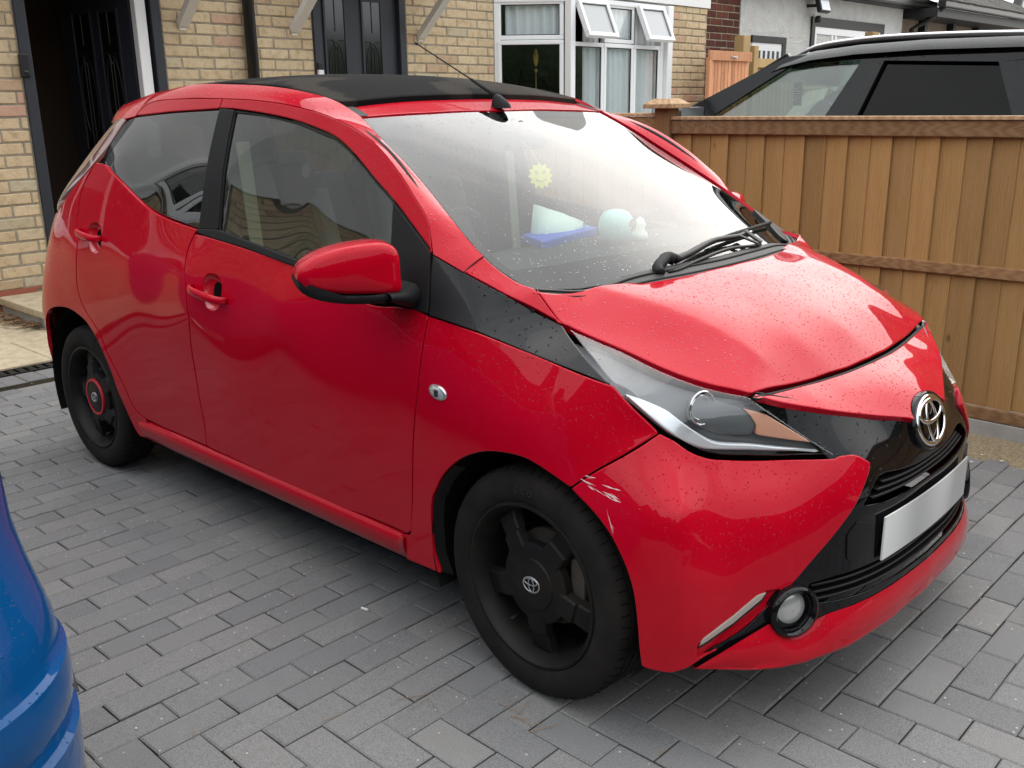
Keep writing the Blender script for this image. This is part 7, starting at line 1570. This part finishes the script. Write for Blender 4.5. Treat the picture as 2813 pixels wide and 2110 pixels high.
q.tube([c0+n_*.001+e1*.020*math.sin(t)-e2*.018*math.cos(t)*.9 for t in np.linspace(-1.1,1.1,12)], .0015, 4); q.build('smile', 'amber', sunf)
q = MB(); q.tube([c0+e2*.036, np.array([1.66,-.005,1.25]), np.array([1.62,0,1.27])], .001, 4); q.build('cord', 'stone_white', sunf)
# gilt cat on the bay sill, lamp stem in the side pane
q = MB(); q.lathe([(.001,0),(.045,0),(.055,.04),(.05,.10),(.035,.17),(.022,.22),(.028,.25),(.033,.275),(.022,.30),(.001,.305)], 20, 'Z', (-3.10,6.22,1.36)); ct = q.build('cat_statuette', 'gold', smooth=True); tag(ct, 'gilded sitting cat statuette behind the bay window pane', 'statuette')
for sg in (-1, 1): q = MB(); q.lathe([(.011,0),(.001,.03)], 8, 'Z', (-3.10,6.22+sg*.018,1.655)); q.build('ear', 'gold', ct)
q = MB(); q.box((-3.05,6.245,1.625),(-3.03,6.275,1.645)); q.build
q = MB(); q.obox((-3.085,6.25,1.632),(.012,0,0),(0,.022,0),(0,0,.014)); q.build('muzzle', 'gold', ct, bevel=.006)
q = MB(); q.box((-3.25,6.0,.95),(-2.97,7.2,1.36)); o = q.build('window_table', 'room_dark'); tag(o, 'dark low table behind the bay window holding the gilded cat', 'table')
q = MB(); q.tube([(-3.35,5.62,.4),(-3.35,5.62,1.72)], .008, 8); lp_ = q.build('floor_lamp', 'gold', smooth=True); tag(lp_, 'thin brass lamp standing behind the bay\'s side pane', 'lamp'); q = MB(); q.lathe([(.001,.02),(.022,.01),(.016,-.02)], 14, 'Z', (-3.35,5.62,1.72)); q.build('finial', 'gold', lp_, smooth=True)
q = MB(); q.lathe([(.012,.07),(.030,.0),(.024,-.06),(.006,-.10)], 20, 'Z', (-3.35,5.62,1.86)); q.build('lamp_shade', 'amber', lp_, smooth=True)
# ================================================================ the street behind the camera: an unseen hedge, added and shaped for its reflections
hd_ = MB(); r_ = random.Random(3); V = []; n_ = 160
for i in range(n_+1):
    y = -40+i*.5; h = 3.4+.10*math.sin(i*.37)+.12*math.sin(i*.11)+r_.uniform(-.05,.05)
    V += [(12.2+r_.uniform(-.1,.1), y, 0), (12.0+r_.uniform(-.1,.1), y, h*.6), (12.25, y, h), (13.2, y, h), (13.4, y, 0)]
hd_.add(V, [(i*5+j, (i+1)*5+j, (i+1)*5+j+1, i*5+j+1) for i in range(n_) for j in range(4)])
tag(hd_.build('reflection_hedge', 'hedge_green', smooth=True), 'unseen dark green hedge added for its reflection in the red paint', 'hedge', kind='stuff')

gt_ = MB(); V = []; n_ = 120  # unseen tree belt, added to darken what the car sides reflect
for i in range(n_+1):
    x = -14+i*.26; h = 5.6+.7*math.sin(i*.31)+.5*math.sin(i*.83+1)+r_.uniform(-.25,.25)
    V += [(x, -12.2+r_.uniform(-.3,.3), 0), (x, -11.6+r_.uniform(-.3,.3), h*.5), (x, -12.2+r_.uniform(-.2,.2), h), (x, -14, h), (x, -14.4, 0)]
gt_.add(V, [(i*5+j, i*5+j+1, (i+1)*5+j+1, (i+1)*5+j) for i in range(n_) for j in range(4)])
tag(gt_.build('low_sky_blocker', 'hedge_green', smooth=True), 'unseen dark tree belt added to block the low sky from reflections', 'trees', kind='stuff')
